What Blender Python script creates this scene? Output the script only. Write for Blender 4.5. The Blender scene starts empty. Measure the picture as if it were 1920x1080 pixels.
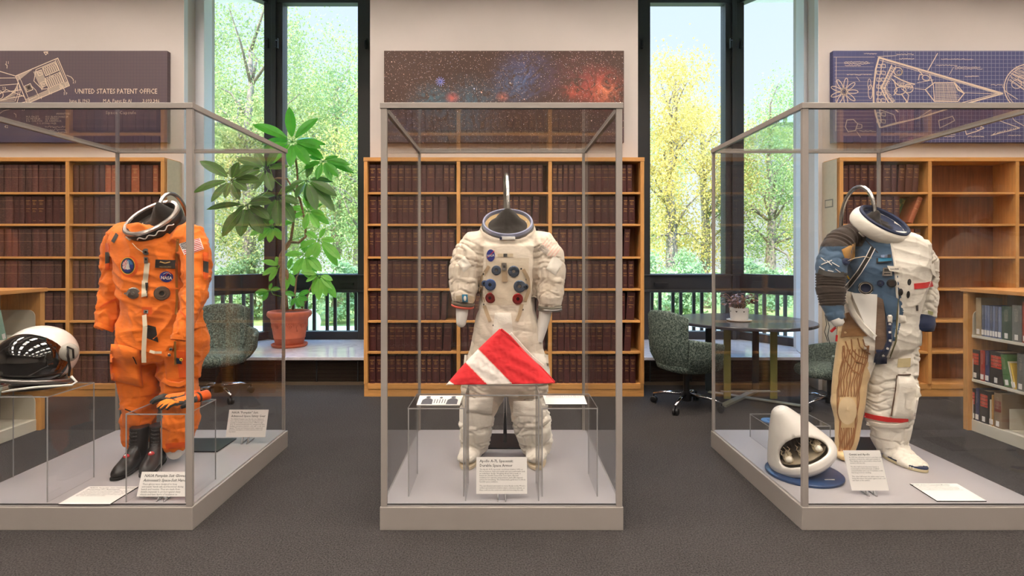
import bpy, bmesh, math, random
import numpy as np
from mathutils import Vector, Matrix, noise
from mathutils.bvhtree import BVHTree

# ---------------------------------------------------------------- camera, sky, sun, exposure
FPX = 1026.0            # focal length in pixels of the 1920 wide frame
CZ = 1.41               # camera height
VPU, VPV = 945.0, 480.0
SC = bpy.context.scene
COL = SC.collection
cam_data = bpy.data.cameras.new('camera')
cam_data.sensor_width = 36.0
cam_data.lens = FPX / 1920.0 * 36.0
cam_data.shift_x = (960.0 - VPU) / 1920.0
cam_data.shift_y = -(540.0 - VPV) / 1920.0
cam_data.clip_end = 300.0
cam_data.clip_start = 0.05
cam = bpy.data.objects.new('camera', cam_data)
COL.objects.link(cam)
cam.location = (0, 0, CZ)
cam.rotation_euler = (math.pi / 2, 0, 0)
SC.camera = cam

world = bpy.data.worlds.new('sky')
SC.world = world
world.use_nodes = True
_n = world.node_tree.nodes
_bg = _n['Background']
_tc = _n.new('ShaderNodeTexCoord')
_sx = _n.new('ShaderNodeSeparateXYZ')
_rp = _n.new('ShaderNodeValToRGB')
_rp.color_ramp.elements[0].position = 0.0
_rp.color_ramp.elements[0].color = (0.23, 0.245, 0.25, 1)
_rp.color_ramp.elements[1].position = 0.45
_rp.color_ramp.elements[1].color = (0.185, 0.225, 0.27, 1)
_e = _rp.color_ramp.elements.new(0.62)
_e.color = (0.85, 1.45, 2.4, 1)  # upper sky, out of view, brightened and blued to light the bays and room
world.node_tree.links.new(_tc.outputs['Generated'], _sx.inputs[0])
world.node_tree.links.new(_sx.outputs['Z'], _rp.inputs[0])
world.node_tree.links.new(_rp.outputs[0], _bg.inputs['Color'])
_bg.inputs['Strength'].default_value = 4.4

sun_d = bpy.data.lights.new('sun', 'SUN')
sun_d.energy = 9.5
sun_d.angle = 0.01
sun_d.color = (1.0, 0.96, 0.88)
sun = bpy.data.objects.new('sun', sun_d)
COL.objects.link(sun)
sun.rotation_euler = (math.radians(52), 0, math.radians(-28))   # from behind the building, over the roof

SC.view_settings.view_transform = 'Standard'
SC.view_settings.look = 'None'
SC.view_settings.gamma = 1.0
SC.view_settings.use_curve_mapping = False
SC.view_settings.exposure = 0.0
SC.cycles.transparent_max_bounces = 40
SC.cycles.max_bounces = 8
SC.cycles.diffuse_bounces = 3
SC.cycles.glossy_bounces = 4
SC.cycles.transmission_bounces = 6
SC.cycles.caustics_reflective = False
SC.cycles.caustics_refractive = False
SC.cycles.sample_clamp_indirect = 4.0
LAMP = 29.0             # radiance of the ceiling lamps' diffusers
R = random.Random(7)


def P(u, v, Y):
    """Point of the place seen at (u, v) of the photograph that stands Y metres from the camera."""
    return Vector(((u - VPU) / FPX * Y, Y, CZ - (v - VPV) / FPX * Y))


def PX(u, Y):
    return (u - VPU) / FPX * Y


def PZ(v, Y):
    return CZ - (v - VPV) / FPX * Y


# ---------------------------------------------------------------- mesh building
class MB:
    def __init__(s):
        s.v = []; s.f = []; s.m = []

    def add(s, vs, fs, m=0):
        o = len(s.v)
        s.v.extend([tuple(p) for p in vs])
        s.f.extend([tuple(i + o for i in f) for f in fs])
        s.m.extend([m] * len(fs))
        return s

    def box(s, x0, x1, y0, y1, z0, z1, m=0, M=None):
        vs = [(x, y, z) for x in (x0, x1) for y in (y0, y1) for z in (z0, z1)]
        if M is not None:
            vs = [M @ Vector(p) for p in vs]
        return s.add(vs, [(0, 1, 3, 2), (4, 6, 7, 5), (0, 4, 5, 1), (2, 3, 7, 6), (0, 2, 6, 4), (1, 5, 7, 3)], m)

    def bar(s, a, b, w, h, up=(0, 0, 1), m=0):
        a = Vector(a); b = Vector(b); d = (b - a)
        L = d.length; d.normalize()
        up = Vector(up)
        x = d.cross(up)
        if x.length < 1e-5: x = d.cross(Vector((0, 1, 0)))
        x.normalize(); z = x.cross(d).normalized()
        vs = []
        for p in (a, b):
            for i, j in ((-1, -1), (1, -1), (1, 1), (-1, 1)):
                vs.append(p + x * (i * w / 2) + z * (j * h / 2))
        return s.add(vs, [(3, 2, 1, 0), (4, 5, 6, 7), (0, 1, 5, 4), (1, 2, 6, 5), (2, 3, 7, 6), (3, 0, 4, 7)], m)

    def tube(s, pts, r, seg=10, m=0, cap=True, ry=None, up=None):
        pts = [Vector(p) for p in pts]
        n = len(pts)
        rs = r if isinstance(r, (list, tuple)) else [r] * n
        rys = ry if isinstance(ry, (list, tuple)) else ([ry] * n if ry else rs)
        prev = None; rings = []
        for i, p in enumerate(pts):
            d = (pts[min(i + 1, n - 1)] - pts[max(i - 1, 0)])
            if d.length < 1e-9: d = Vector((0, 0, 1))
            d.normalize()
            if prev is None:
                x = Vector(up) if up is not None else (Vector((1, 0, 0)) if abs(d.x) < 0.8 else Vector((0, 1, 0)))
            else:
                x = prev
            x = x - d * x.dot(d)
            if x.length < 1e-6: x = d.orthogonal()
            x.normalize(); y = d.cross(x); prev = x
            rings.append([p + x * (rs[i] * math.cos(2 * math.pi * k / seg)) + y * (rys[i] * math.sin(2 * math.pi * k / seg)) for k in range(seg)])
        return s.rings(rings, cap, m)

    def rings(s, rings, cap=True, m=0, closed=True):
        seg = len(rings[0]); vs = [p for r in rings for p in r]; fs = []
        for i in range(len(rings) - 1):
            for k in range(seg if closed else seg - 1):
                k2 = (k + 1) % seg
                fs.append((i * seg + k, i * seg + k2, (i + 1) * seg + k2, (i + 1) * seg + k))
        if cap:
            fs.append(tuple(range(seg - 1, -1, -1)))
            fs.append(tuple((len(rings) - 1) * seg + k for k in range(seg)))
        return s.add(vs, fs, m)

    def lathe(s, prof, c=(0, 0, 0), seg=32, M=None, m=0, cap=False):
        c = Vector(c); rings = []
        for r, z in prof:
            ring = []
            for k in range(seg):
                a = 2 * math.pi * k / seg
                p = Vector((r * math.cos(a), r * math.sin(a), z))
                if M is not None: p = M @ p
                ring.append(c + p)
            rings.append(ring)
        return s.rings(rings, cap, m)

    def prism(s, poly, a, b, M=None, m=0):
        """poly: 2-D points (x, z); extruded along y from a to b."""
        n = len(poly)
        vs = [Vector((x, y, z)) for y in (a, b) for x, z in poly]
        if M is not None: vs = [M @ p for p in vs]
        fs = [tuple(range(n)), tuple(range(2 * n - 1, n - 1, -1))]
        for k in range(n):
            k2 = (k + 1) % n
            fs.append((k, k + n, k2 + n, k2))
        return s.add(vs, fs, m)

    def slab(s, poly, z0, z1, m=0):
        """poly: plan points (x, y); extruded in z."""
        n = len(poly)
        vs = [(x, y, z) for z in (z0, z1) for x, y in poly]
        fs = [tuple(range(n - 1, -1, -1)), tuple(range(n, 2 * n))]
        for k in range(n):
            k2 = (k + 1) % n
            fs.append((k, k2, k2 + n, k + n))
        return s.add(vs, fs, m)

    def ball(s, c, r, nu=16, nv=10, M=None, m=0):
        c = Vector(c)
        rx, ry, rz = r if isinstance(r, (tuple, list)) else (r, r, r)
        rings = []
        for j in range(nv + 1):
            t = math.pi * (j / nv)
            t = min(max(t, 0.02), math.pi - 0.02)
            ring = []
            for k in range(nu):
                a = 2 * math.pi * k / nu
                p = Vector((rx * math.sin(t) * math.cos(a), ry * math.sin(t) * math.sin(a), -rz * math.cos(t)))
                if M is not None: p = M @ p
                ring.append(c + p)
            rings.append(ring)
        return s.rings(rings, True, m)

    def build(s, name, mats, parent=None, smooth=False, local=False, bevel=0, bseg=2, sub=0, fix=True, auto=None):
        off = Vector((0, 0, 0))
        if parent is not None and not local:
            q = parent
            while q is not None:
                off += q.location; q = q.parent
        me = bpy.data.meshes.new(name)
        me.from_pydata([(p[0] - off.x, p[1] - off.y, p[2] - off.z) for p in s.v], [], s.f)
        if not isinstance(mats, (list, tuple)): mats = [mats]
        for mm in mats: me.materials.append(mm)
        if len(mats) > 1: me.polygons.foreach_set('material_index', s.m)
        if fix:
            bm = bmesh.new(); bm.from_mesh(me)
            bmesh.ops.recalc_face_normals(bm, faces=bm.faces)
            bm.to_mesh(me); bm.free()
        if smooth:
            me.polygons.foreach_set('use_smooth', [True] * len(me.polygons))
            if auto:
                me.set_sharp_from_angle(angle=math.radians(auto))
        me.update()
        o = bpy.data.objects.new(name, me)
        COL.objects.link(o)
        if parent is not None: o.parent = parent
        if bevel:
            b = o.modifiers.new('bevel', 'BEVEL'); b.width = bevel; b.segments = bseg; b.limit_method = 'ANGLE'; b.angle_limit = math.radians(40)
        if sub:
            b = o.modifiers.new('sub', 'SUBSURF'); b.levels = sub; b.render_levels = sub
        return o


def tag(o, label, cat, group=None, kind=None):
    if label: o['label'] = label
    if cat: o['category'] = cat
    if group: o['group'] = group
    if kind: o['kind'] = kind
    return o


def thing(name, label, cat, loc=(0, 0, 0), rz=0.0, group=None):
    o = bpy.data.objects.new(name, None)
    o.empty_display_size = 0.1
    COL.objects.link(o)
    o.location = loc; o.rotation_euler = (0, 0, rz)
    return tag(o, label, cat, group)


def struct(o):
    o['kind'] = 'structure'
    return o


def copy_tree(o, parent=None):
    c = o.copy(); COL.objects.link(c)
    if parent is not None: c.parent = parent
    for ch in list(o.children): copy_tree(ch, c)
    return c


# ---------------------------------------------------------------- materials
def lin(c):
    """8-bit colour to scene-linear."""
    out = []
    for x in c[:3]:
        x = x / 255.0
        out.append(x / 12.92 if x <= 0.04045 else ((x + 0.055) / 1.055) ** 2.4)
    return (out[0], out[1], out[2], 1.0)


class NT:
    def __init__(s, name):
        s.mat = bpy.data.materials.new(name); s.mat.use_nodes = True
        s.t = s.mat.node_tree; s.n = s.t.nodes
        s.b = s.n['Principled BSDF']; s.out = s.n['Material Output']

    def new(s, t, **kw):
        n = s.n.new(t)
        for k, v in kw.items(): setattr(n, k, v)
        return n

    def put(s, sock, val):
        if isinstance(val, bpy.types.NodeSocket): s.t.links.new(val, sock)
        else: sock.default_value = val

    def math(s, op, a, b=0.0, c=0.0):
        n = s.new('ShaderNodeMath', operation=op)
        s.put(n.inputs[0], a); s.put(n.inputs[1], b); s.put(n.inputs[2], c)
        return n.outputs[0]

    def coord(s, kind='Object', scale=(1, 1, 1), loc=(0, 0, 0), rot=(0, 0, 0)):
        tc = s.new('ShaderNodeTexCoord'); mp = s.new('ShaderNodeMapping')
        s.t.links.new(tc.outputs[kind], mp.inputs[0])
        mp.inputs['Scale'].default_value = scale; mp.inputs['Location'].default_value = loc; mp.inputs['Rotation'].default_value = rot
        return mp.outputs[0]

    def xyz(s, vec):
        n = s.new('ShaderNodeSeparateXYZ'); s.t.links.new(vec, n.inputs[0]); return n.outputs

    def noise(s, vec, scale=5, detail=3, rough=0.5, dist=0.0, out='Fac'):
        n = s.new('ShaderNodeTexNoise'); s.t.links.new(vec, n.inputs['Vector'])
        n.inputs['Scale'].default_value = scale; n.inputs['Detail'].default_value = detail
        n.inputs['Roughness'].default_value = rough; n.inputs['Distortion'].default_value = dist
        return n.outputs[out]

    def vor(s, vec, scale=5, feature='F1', out='Distance', rand=1.0):
        n = s.new('ShaderNodeTexVoronoi', feature=feature); s.t.links.new(vec, n.inputs['Vector'])
        n.inputs['Scale'].default_value = scale; n.inputs['Randomness'].default_value = rand
        return n.outputs[out]

    def ramp(s, fac, stops, interp='LINEAR'):
        n = s.new('ShaderNodeValToRGB'); n.color_ramp.interpolation = interp
        e = n.color_ramp.elements
        while len(e) < len(stops): e.new(0.5)
        for el, (p, c) in zip(e, stops):
            el.position = p; el.color = c if len(c) == 4 else (*c, 1)
        s.put(n.inputs[0], fac)
        return n.outputs[0]

    def mix(s, fac, a, b, mode='MIX'):
        n = s.new('ShaderNodeMix', data_type='RGBA', blend_type=mode)
        s.put(n.inputs['Factor'], fac); s.put(n.inputs[6], a); s.put(n.inputs[7], b)
        return n.outputs[2]

    def bump(s, h, strength=0.3, dist=0.01):
        n = s.new('ShaderNodeBump'); n.inputs['Strength'].default_value = strength; n.inputs['Distance'].default_value = dist
        s.t.links.new(h, n.inputs['Height']); s.t.links.new(n.outputs[0], s.b.inputs['Normal'])

    def set(s, **kw):
        names = dict(color='Base Color', rough='Roughness', metal='Metallic', spec='Specular IOR Level', sheen='Sheen Weight', coat='Coat Weight', alpha='Alpha')
        for k, v in kw.items(): s.put(s.b.inputs[names[k]], v)
        return s


def plain(name, c, rough=0.5, metal=0.0, spec=0.5, coat=0.0, grain=0.0, gscale=60, bump=0.0, bscale=200):
    t = NT(name); t.set(rough=rough, metal=metal, spec=spec, coat=coat)
    col = lin(c)
    vec = t.coord('Object')
    if grain:
        f = t.noise(vec, gscale, 3)
        a = tuple(x * (1 - grain) for x in col[:3]) + (1,); b = tuple(min(1, x * (1 + grain)) for x in col[:3]) + (1,)
        t.set(color=t.ramp(f, [(0.3, a), (0.7, b)]))
    else:
        t.set(color=col)
    if bump: t.bump(t.noise(vec, bscale, 2), bump, 0.002)
    return t.mat


def wood(name, c, dark=0.75, axis=2, rough=0.38):
    t = NT(name)
    sc = [14, 14, 14]; sc[axis] = 0.9
    v = t.coord('Object', tuple(sc))
    g = t.noise(v, 3.0, 5, 0.6, 0.4)
    v2 = t.coord('Object', tuple(x * 6 for x in sc))
    g2 = t.noise(v2, 3.0, 2)
    f = t.math('ADD', t.math('MULTIPLY', g, 0.75), t.math('MULTIPLY', g2, 0.25))
    col = lin(c); d = tuple(x * dark for x in col[:3]) + (1,); l = tuple(min(1, x * 1.12) for x in col[:3]) + (1,)
    t.set(color=t.ramp(f, [(0.35, d), (0.62, l)]), rough=rough, spec=0.4)
    t.bump(g2, 0.05, 0.002)
    return t.mat


def glass(name, tint=(1, 1, 1), ior=1.5, rough=0.0, boost=1.0):
    """Clear pane: passes light straight through, mirrors by angle."""
    t = NT(name)
    tr = t.new('ShaderNodeBsdfTransparent'); tr.inputs[0].default_value = (*tint, 1)
    gl = t.new('ShaderNodeBsdfGlossy'); gl.inputs['Roughness'].default_value = rough
    fr = t.new('ShaderNodeFresnel'); fr.inputs['IOR'].default_value = ior
    mx = t.new('ShaderNodeMixShader')
    # the fresnel of a flat sheet is the same from both faces
    gi = t.new('ShaderNodeNewGeometry')
    lw = t.new('ShaderNodeLayerWeight'); lw.inputs['Blend'].default_value = 0.5
    x = t.math('POWER', lw.outputs['Facing'], 5.0)
    f0 = ((ior - 1) / (ior + 1)) ** 2
    fac = t.math('MULTIPLY', t.math('ADD', t.math('MULTIPLY', x, 1 - f0), f0), boost)
    t.t.links.new(fac, mx.inputs[0]); t.t.links.new(tr.outputs[0], mx.inputs[1]); t.t.links.new(gl.outputs[0], mx.inputs[2])
    t.t.links.new(mx.outputs[0], t.out.inputs[0])
    for n in (fr, gi): t.n.remove(n)
    t.n.remove(t.b)
    return t.mat


def emit(name, c, s):
    t = NT(name); e = t.new('ShaderNodeEmission'); e.inputs[0].default_value = (*c, 1); e.inputs[1].default_value = s
    t.t.links.new(e.outputs[0], t.out.inputs[0]); t.n.remove(t.b)
    return t.mat


def fabric(name, c, var=0.12, rough=0.9, wr=0.35, weave=900, dirt=None, dirt_amt=0.4):
    t = NT(name); v = t.coord('Object')
    col = lin(c)
    f = t.noise(v, 7, 4, 0.6)
    a = tuple(x * (1 - var) for x in col[:3]) + (1,); b = tuple(min(1, x * (1 + var)) for x in col[:3]) + (1,)
    cc = t.ramp(f, [(0.3, a), (0.7, b)])
    if dirt is not None:
        m = t.ramp(t.noise(v, 3.2, 5, 0.65, 0.6), [(0.5, (0, 0, 0)), (0.75, (dirt_amt,) * 3)])
        cc = t.mix(m, cc, lin(dirt))
    t.set(color=cc, rough=rough, spec=0.2, sheen=0.15)
    h1 = t.noise(t.coord('Object', (9, 9, 22)), 1.0, 3, 0.5, .3)
    h2 = t.noise(v, weave, 1)
    t.bump(t.math('ADD', h1, t.math('MULTIPLY', h2, 0.06)), wr, 0.012)
    return t.mat


M = {}
M['wall'] = plain('wall_paint', (212, 204, 199), 0.8, spec=0.2, grain=0.015, gscale=3, bump=0.05, bscale=300)
M['jamb'] = plain('jamb_paint', (232, 234, 240), 0.6, spec=0.3)
M['ceil'] = plain('ceiling_paint', (228, 224, 220), 0.9)
M['backwall'] = plain('far_wall_paint', (196, 186, 176), 0.85, grain=0.1, gscale=2)
M['oak'] = wood('honey_oak', (210, 154, 90), 0.8)
M['oakh'] = wood('honey_oak_flat', (210, 154, 90), 0.8, axis=0)
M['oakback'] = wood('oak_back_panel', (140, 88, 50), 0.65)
M['laminate'] = plain('beige_end_panel', (205, 190, 165), 0.5, grain=0.05, gscale=30)
M['black'] = plain('black_frame', (38, 37, 38), 0.45, metal=0.0, grain=0.08)
M['black_plastic'] = plain('black_plastic', (22, 22, 24), 0.4)
M['chrome'] = plain('chrome', (215, 215, 220), 0.08, metal=1.0)
M['steel'] = plain('brushed_steel', (195, 192, 188), 0.22, metal=1.0)
M['case'] = plain('satin_case_metal', (166, 159, 153), 0.36, metal=0.2, grain=0.03, gscale=4)
M['deck'] = plain('grey_case_deck', (178, 174, 177), 0.3, spec=0.5, grain=0.02, gscale=3)
M['pane'] = glass('case_glass', (0.99, 0.993, 0.99), 1.5, boost=.75)
M['winpane'] = glass('window_glass', (0.97, 0.985, 0.985), 1.45, boost=.4)
M['acrylic'] = glass('clear_acrylic', (0.99, 0.99, 0.99), 1.49, boost=.7)
t = NT('acrylic_polished_edge'); t.set(color=lin((205, 203, 203)), rough=0.12, spec=0.8); t.put(t.b.inputs['Transmission Weight'], 0.35)
M['acredge'] = t.mat
M['card'] = plain('card_white', (240, 236, 232), 0.7, spec=0.2)
M['cardedge'] = plain('card_black_core', (35, 32, 32), 0.8)
M['ink'] = plain('black_print', (42, 40, 40), 0.8)
M['inkgrey'] = plain('grey_print', (92, 90, 90), 0.8)
M['cream'] = plain('cream_line', (226, 206, 186), 0.8)
t = NT('marble_ledge'); v = t.coord('Object')
f = t.noise(v, 2.2, 6, 0.6, 1.6)
t.set(color=t.ramp(f, [(0.35, lin((196, 192, 196))), (0.5, lin((222, 218, 222))), (0.62, lin((206, 204, 210)))]), rough=0.12, spec=0.5)
M['marble'] = t.mat
# carpet
t = NT('grey_loop_carpet'); v = t.coord('Object')
f1 = t.noise(v, 125, 2, 0.6); f2 = t.noise(v, 2.0, 3); f3 = t.vor(v, 120)
t.set(color=t.mix(0.25, t.ramp(f1, [(0.3, lin((31, 30, 30))), (0.7, lin((84, 80, 79)))]), t.ramp(f2, [(0.3, lin((60, 58, 57))), (0.7, lin((74, 71, 70)))])), rough=0.97, spec=0.05)
t.bump(f3, 0.8, 0.006)
M['carpet'] = t.mat
# bound volumes: maroon cloth with gilt rules and lines of lettering on the spine
def book_mat(name, base, gold, amount):
    t = NT(name)
    co = t.coord('Object'); o = t.xyz(co)
    rnd = t.new('ShaderNodeObjectInfo').outputs['Random']
    z = o[2]
    def band(zc, w): return t.math('COMPARE', z, zc, w)
    rules = t.math('MAXIMUM', t.math('MAXIMUM', band(0.236, 0.0016), band(0.2325, 0.0008)), band(0.152, 0.0018))
    # lettering rows
    row = t.math('COMPARE', t.math('FRACT', t.math('MULTIPLY', z, 110.0)), 0.5, 0.22)
    zone = t.math('MAXIMUM', band(0.207, 0.017), t.math('MULTIPLY', band(0.128, 0.010), t.math('GREATER_THAN', rnd, 0.35)))
    zone = t.math('MAXIMUM', zone, t.math('MULTIPLY', band(0.035, 0.004), t.math('GREATER_THAN', rnd, 0.6)))
    nz = t.math('GREATER_THAN', t.noise(t.coord('Object', (260, 260, 110)), 1.0, 0), 0.47)
    mid = t.math('COMPARE', o[0], 0.0, 0.016)
    txt = t.math('MULTIPLY', t.math('MULTIPLY', row, zone), t.math('MULTIPLY', nz, mid))
    face = t.math('LESS_THAN', o[1], 0.004)
    g = t.math('MULTIPLY', t.math('MAXIMUM', rules, t.math('MULTIPLY', txt, 0.8)), face)
    g = t.math('MULTIPLY', g, t.math('ADD', t.math('MULTIPLY', rnd, 0.55 * amount), 0.45 * amount))
    f = t.noise(co, 40, 4)
    c0 = t.ramp(f, [(0.3, lin(base)), (0.75, lin(tuple(min(255, int(x * 1.22)) for x in base)))])
    c0 = t.mix(t.math('MULTIPLY', rnd, 0.35), c0, lin(tuple(int(x * 0.7) for x in base)))
    t.set(color=t.mix(g, c0, lin(gold)), rough=0.5, spec=0.35)
    return t.mat
M['maroon'] = book_mat('maroon_bookcloth', (68, 35, 34), (214, 168, 98), 0.95)
M['maroon_dull'] = book_mat('faded_maroon_bookcloth', (66, 37, 36), (176, 140, 112), 0.5)
M['tan_book'] = book_mat('brown_bookcloth', (140, 78, 52), (222, 190, 130), 0.9)
M['pages'] = plain('page_edges', (205, 190, 165), 0.9)
M['shelfmetal'] = plain('cream_shelf_metal', (214, 208, 192), 0.45, spec=0.4)
M['terracotta'] = plain('terracotta', (190, 98, 66), 0.75, grain=0.1, gscale=14, bump=0.15)
M['soil'] = plain('potting_soil', (60, 42, 32), 0.95, grain=0.3)
M['stem'] = plain('plant_stem', (150, 118, 88), 0.8, grain=0.25, gscale=40)
def leafmat(name, a, b):
    t = NT(name); v = t.coord('Object')
    rnd = t.new('ShaderNodeObjectInfo').outputs['Random']
    c = t.mix(t.noise(v, 12, 2), lin(a), lin(b))
    t.set(color=c, rough=0.38, spec=0.5)
    tr = t.new('ShaderNodeBsdfTranslucent'); t.t.links.new(c, tr.inputs[0])
    mx = t.new('ShaderNodeMixShader'); mx.inputs[0].default_value = 0.35
    t.t.links.new(t.b.outputs[0], mx.inputs[1]); t.t.links.new(tr.outputs[0], mx.inputs[2]); t.t.links.new(mx.outputs[0], t.out.inputs[0])
    return t.mat
M['leaf'] = leafmat('glossy_green_leaf', (62, 140, 36), (96, 182, 52))
M['leafdark'] = leafmat('dark_green_leaf', (64, 98, 40), (92, 124, 54))
M['leaflight'] = leafmat('light_green_leaf', (98, 178, 52), (150, 212, 84))
M['leafred'] = leafmat('bronze_leaf', (112, 70, 62), (146, 104, 84))
def treeleaf(name, cols):
    t = NT(name); v = t.coord('Object')
    f = t.noise(v, 0.55, 4, 0.6)
    c = t.ramp(f, cols)
    t.set(color=c, rough=0.7, spec=0.2)
    tr = t.new('ShaderNodeBsdfTranslucent'); t.t.links.new(c, tr.inputs[0])
    mx = t.new('ShaderNodeMixShader'); mx.inputs[0].default_value = 0.35
    t.t.links.new(t.b.outputs[0], mx.inputs[1]); t.t.links.new(tr.outputs[0], mx.inputs[2]); t.t.links.new(mx.outputs[0], t.out.inputs[0])
    return t.mat
M['treegreen'] = treeleaf('green_tree_leaves', [(0.3, lin((110, 136, 92))), (0.52, lin((172, 180, 112))), (0.75, lin((214, 188, 120)))])
M['treeyellow'] = treeleaf('yellow_tree_leaves', [(0.3, lin((190, 170, 96))), (0.55, lin((216, 188, 104))), (0.8, lin((136, 156, 96)))])
M['treemix'] = treeleaf('turning_tree_leaves', [(0.3, lin((108, 146, 104))), (0.5, lin((166, 182, 112))), (0.72, lin((214, 190, 104)))])
M['bark'] = plain('tree_bark', (140, 126, 112), 0.95, grain=0.3, gscale=6)
M['lawn'] = plain('lawn', (158, 172, 96), 0.95, grain=0.2, gscale=2)
M['path'] = plain('pale_paving', (226, 214, 196), 0.9, grain=0.06)
M['hedge'] = treeleaf('hedge_leaves', [(0.3, lin((128, 158, 112))), (0.6, lin((178, 198, 142))), (0.8, lin((210, 208, 150)))])
# ================================================================= THE SETTING
YW = 5.76               # room face of the wall piers
ZC = 5.0                # ceiling
YG = 7.25               # plane of the windows that run parallel to the wall
ZL = 0.314              # marble ledge

# ---- ceiling lamps (the room's own light)
M['diffuser'] = emit('lamp_diffuser', (1.0, 0.88, 0.77), LAMP)
M['lampframe'] = plain('lamp_trim', (225, 222, 216), 0.5)
def ceiling_lamp(x, y, label):
    t = thing('ceiling_light', label, 'ceiling light', (x, y, ZC), 0, 'ceiling lights over the exhibit')
    mb = MB()
    for a, b, c, d in ((-.33, -.29, -.63, .63), (.29, .33, -.63, .63), (-.29, .29, -.63, -.59), (-.29, .29, .59, .63), (-.015, .015, -.59, .59)):
        mb.box(a, b, c, d, -0.06, 0.0)
    mb.build('frame', M['lampframe'], t, local=True)
    MB().box(-.288, .288, -.588, .588, -0.035, -0.02).build('diffuser', M['diffuser'], t, local=True)
for iy, y in enumerate((-3.2, -1.3, 0.6, 2.5, 4.2)):
    for ix, x in enumerate((-5.6, -3.36, -1.12, 1.12, 3.36, 5.6)):
        ceiling_lamp(x, y, 'recessed ceiling light with twin bright diffusers above the display cases')

# ---- shell, with a waffle of deep ceiling beams between the lamps
mb = MB()
for x in (-6.72, -4.48, -2.24, 0.0, 2.24, 4.48, 6.72): mb.box(x - .14, x + .14, -4.98, 5.72, 4.42, ZC)
for y in (-4.15, -2.25, -.35, 1.55, 3.35, 5.25):
    for x in (-8.0, -5.6, -3.36, -1.12, 1.12, 3.36, 5.6, 8.0): mb.box(x - (.98 if abs(x) < 7 else 1.0), x + (.98 if abs(x) < 7 else 1.0), y - .14, y + .14, 4.42, ZC)
struct(mb.build('trim_3', M['ceil']))
struct(MB().box(-9, 9, -5, 6.5, -0.15, 0.0).build('floor', M['carpet']))
struct(MB().box(-9, 9, -5, YG + 0.5, ZC, ZC + 0.2).build('ceiling', M['ceil']))
struct(MB().box(-9.2, 9.2, -5.2, -5, -0.15, ZC + 0.2).build('wall_back', M['backwall']))
struct(MB().box(-9.2, -9, -5, 6.72, -0.15, ZC + 0.2).build('wall_left', M['backwall']))
struct(MB().box(9, 9.2, -5, 6.72, -0.15, ZC + 0.2).build('wall_right', M['backwall']))
struct(MB().box(-1.41, 1.41, YW, YG + 0.4, 0, ZC).build('wall_center', M['wall']))
for s, nm in ((-1, 'left'), (1, 'right')):
    e = 3.37 if s < 0 else 3.31
    struct(MB().slab([(s * x, y) for x, y in ((e, YW), (9, YW), (9, 6.72), (3.63, 6.72), (3.50, 6.62), (e + 0.02, 5.99))], 0, ZC).build('wall_front_' + nm, M['wall']))
    # white splayed jamb with its stepped column beside the glass
    struct(MB().slab([(s * x, y) for x, y in ((e - 0.004, YW - 0.002), (e + 0.03, 6.02), (3.30, 6.02), (3.39, 6.34), (3.52, 6.60), (3.60, 6.66), (3.66, 5.9))], ZL + 0.005, ZC).build('trim_1' if s < 0 else 'trim_2', M['jamb']))

def window(s, name):
    w = struct(thing(name, None, None, (s * 3.0, 7.0, 0)))
    def q(x, y, z=0): return (s * x, y, z)
    fr = MB()
    # parallel sash
    fr.bar(q(1.36, YG, 4.87), q(3.16, YG, 4.87), .12, .26)
    fr.bar(q(1.36, YG, 1.053), q(3.16, YG, 1.053), .13, .247)
    fr.bar(q(1.36, YG, 0.36), q(3.16, YG, 0.36), .12, .115)
    fr.box(min(s * 1.40, s * 1.92), max(s * 1.40, s * 1.92), YG - .07, YG + .07, .3, ZC)
    fr.bar(q(1.36, YG - .085, .955), q(3.10, YG - .085, .955), .04, .03)
    fr.bar(q(1.36, YG - .085, 1.16), q(3.10, YG - .085, 1.16), .04, .02)
    # corner post
    fr.box(min(s * 2.915, s * 3.16), max(s * 2.915, s * 3.16), YG - .05, YG + .12, .3, ZC)
    fr.box(min(s * 2.99, s * 3.05), max(s * 2.99, s * 3.05), YG - .09, YG, .3, ZC)
    # angled sash
    a, b = (3.13, YG), (3.60, 6.57)
    for z, h, d in ((4.87, .26, .12), (1.053, .247, .13), (.36, .115, .12)):
        fr.bar(q(*a, z), q(*b, z), d, h)
    fr.build('window_frame', M['black'], w, bevel=.006)
    for (x0, y0), (x1, y1) in (((1.92, YG), (2.915, YG)), ((3.16, YG - .045), (3.575, 6.607))):
        for z0, z1 in ((1.17, 4.75), (.41, .935)):
            MB().bar(q(x0, y0, (z0 + z1) / 2), q(x1, y1, (z0 + z1) / 2), .008, z1 - z0).build('window_pane', M['winpane'], w)
    for x in (3.085, 2.96, 1.80):
        h = MB()
        h.box(s * x - .012, s * x + .012, YG - .13, YG - .09, 4.12, 4.25)
        h.tube([(s * x, YG - .12, 4.22), (s * x, YG - .17, 4.20), (s * x, YG - .17, 4.12)], .008, 8)
        h.build('window_latch', M['black_plastic'], w)
    h = MB(); h.box(min(s * 1.97, s * 2.14), max(s * 1.97, s * 2.14), YG - .12, YG - .07, 1.03, 1.06)
    h.build('window_handle', M['black_plastic'], w)
    return w
window(-1, 'window_1'); window(1, 'window_2')

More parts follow.
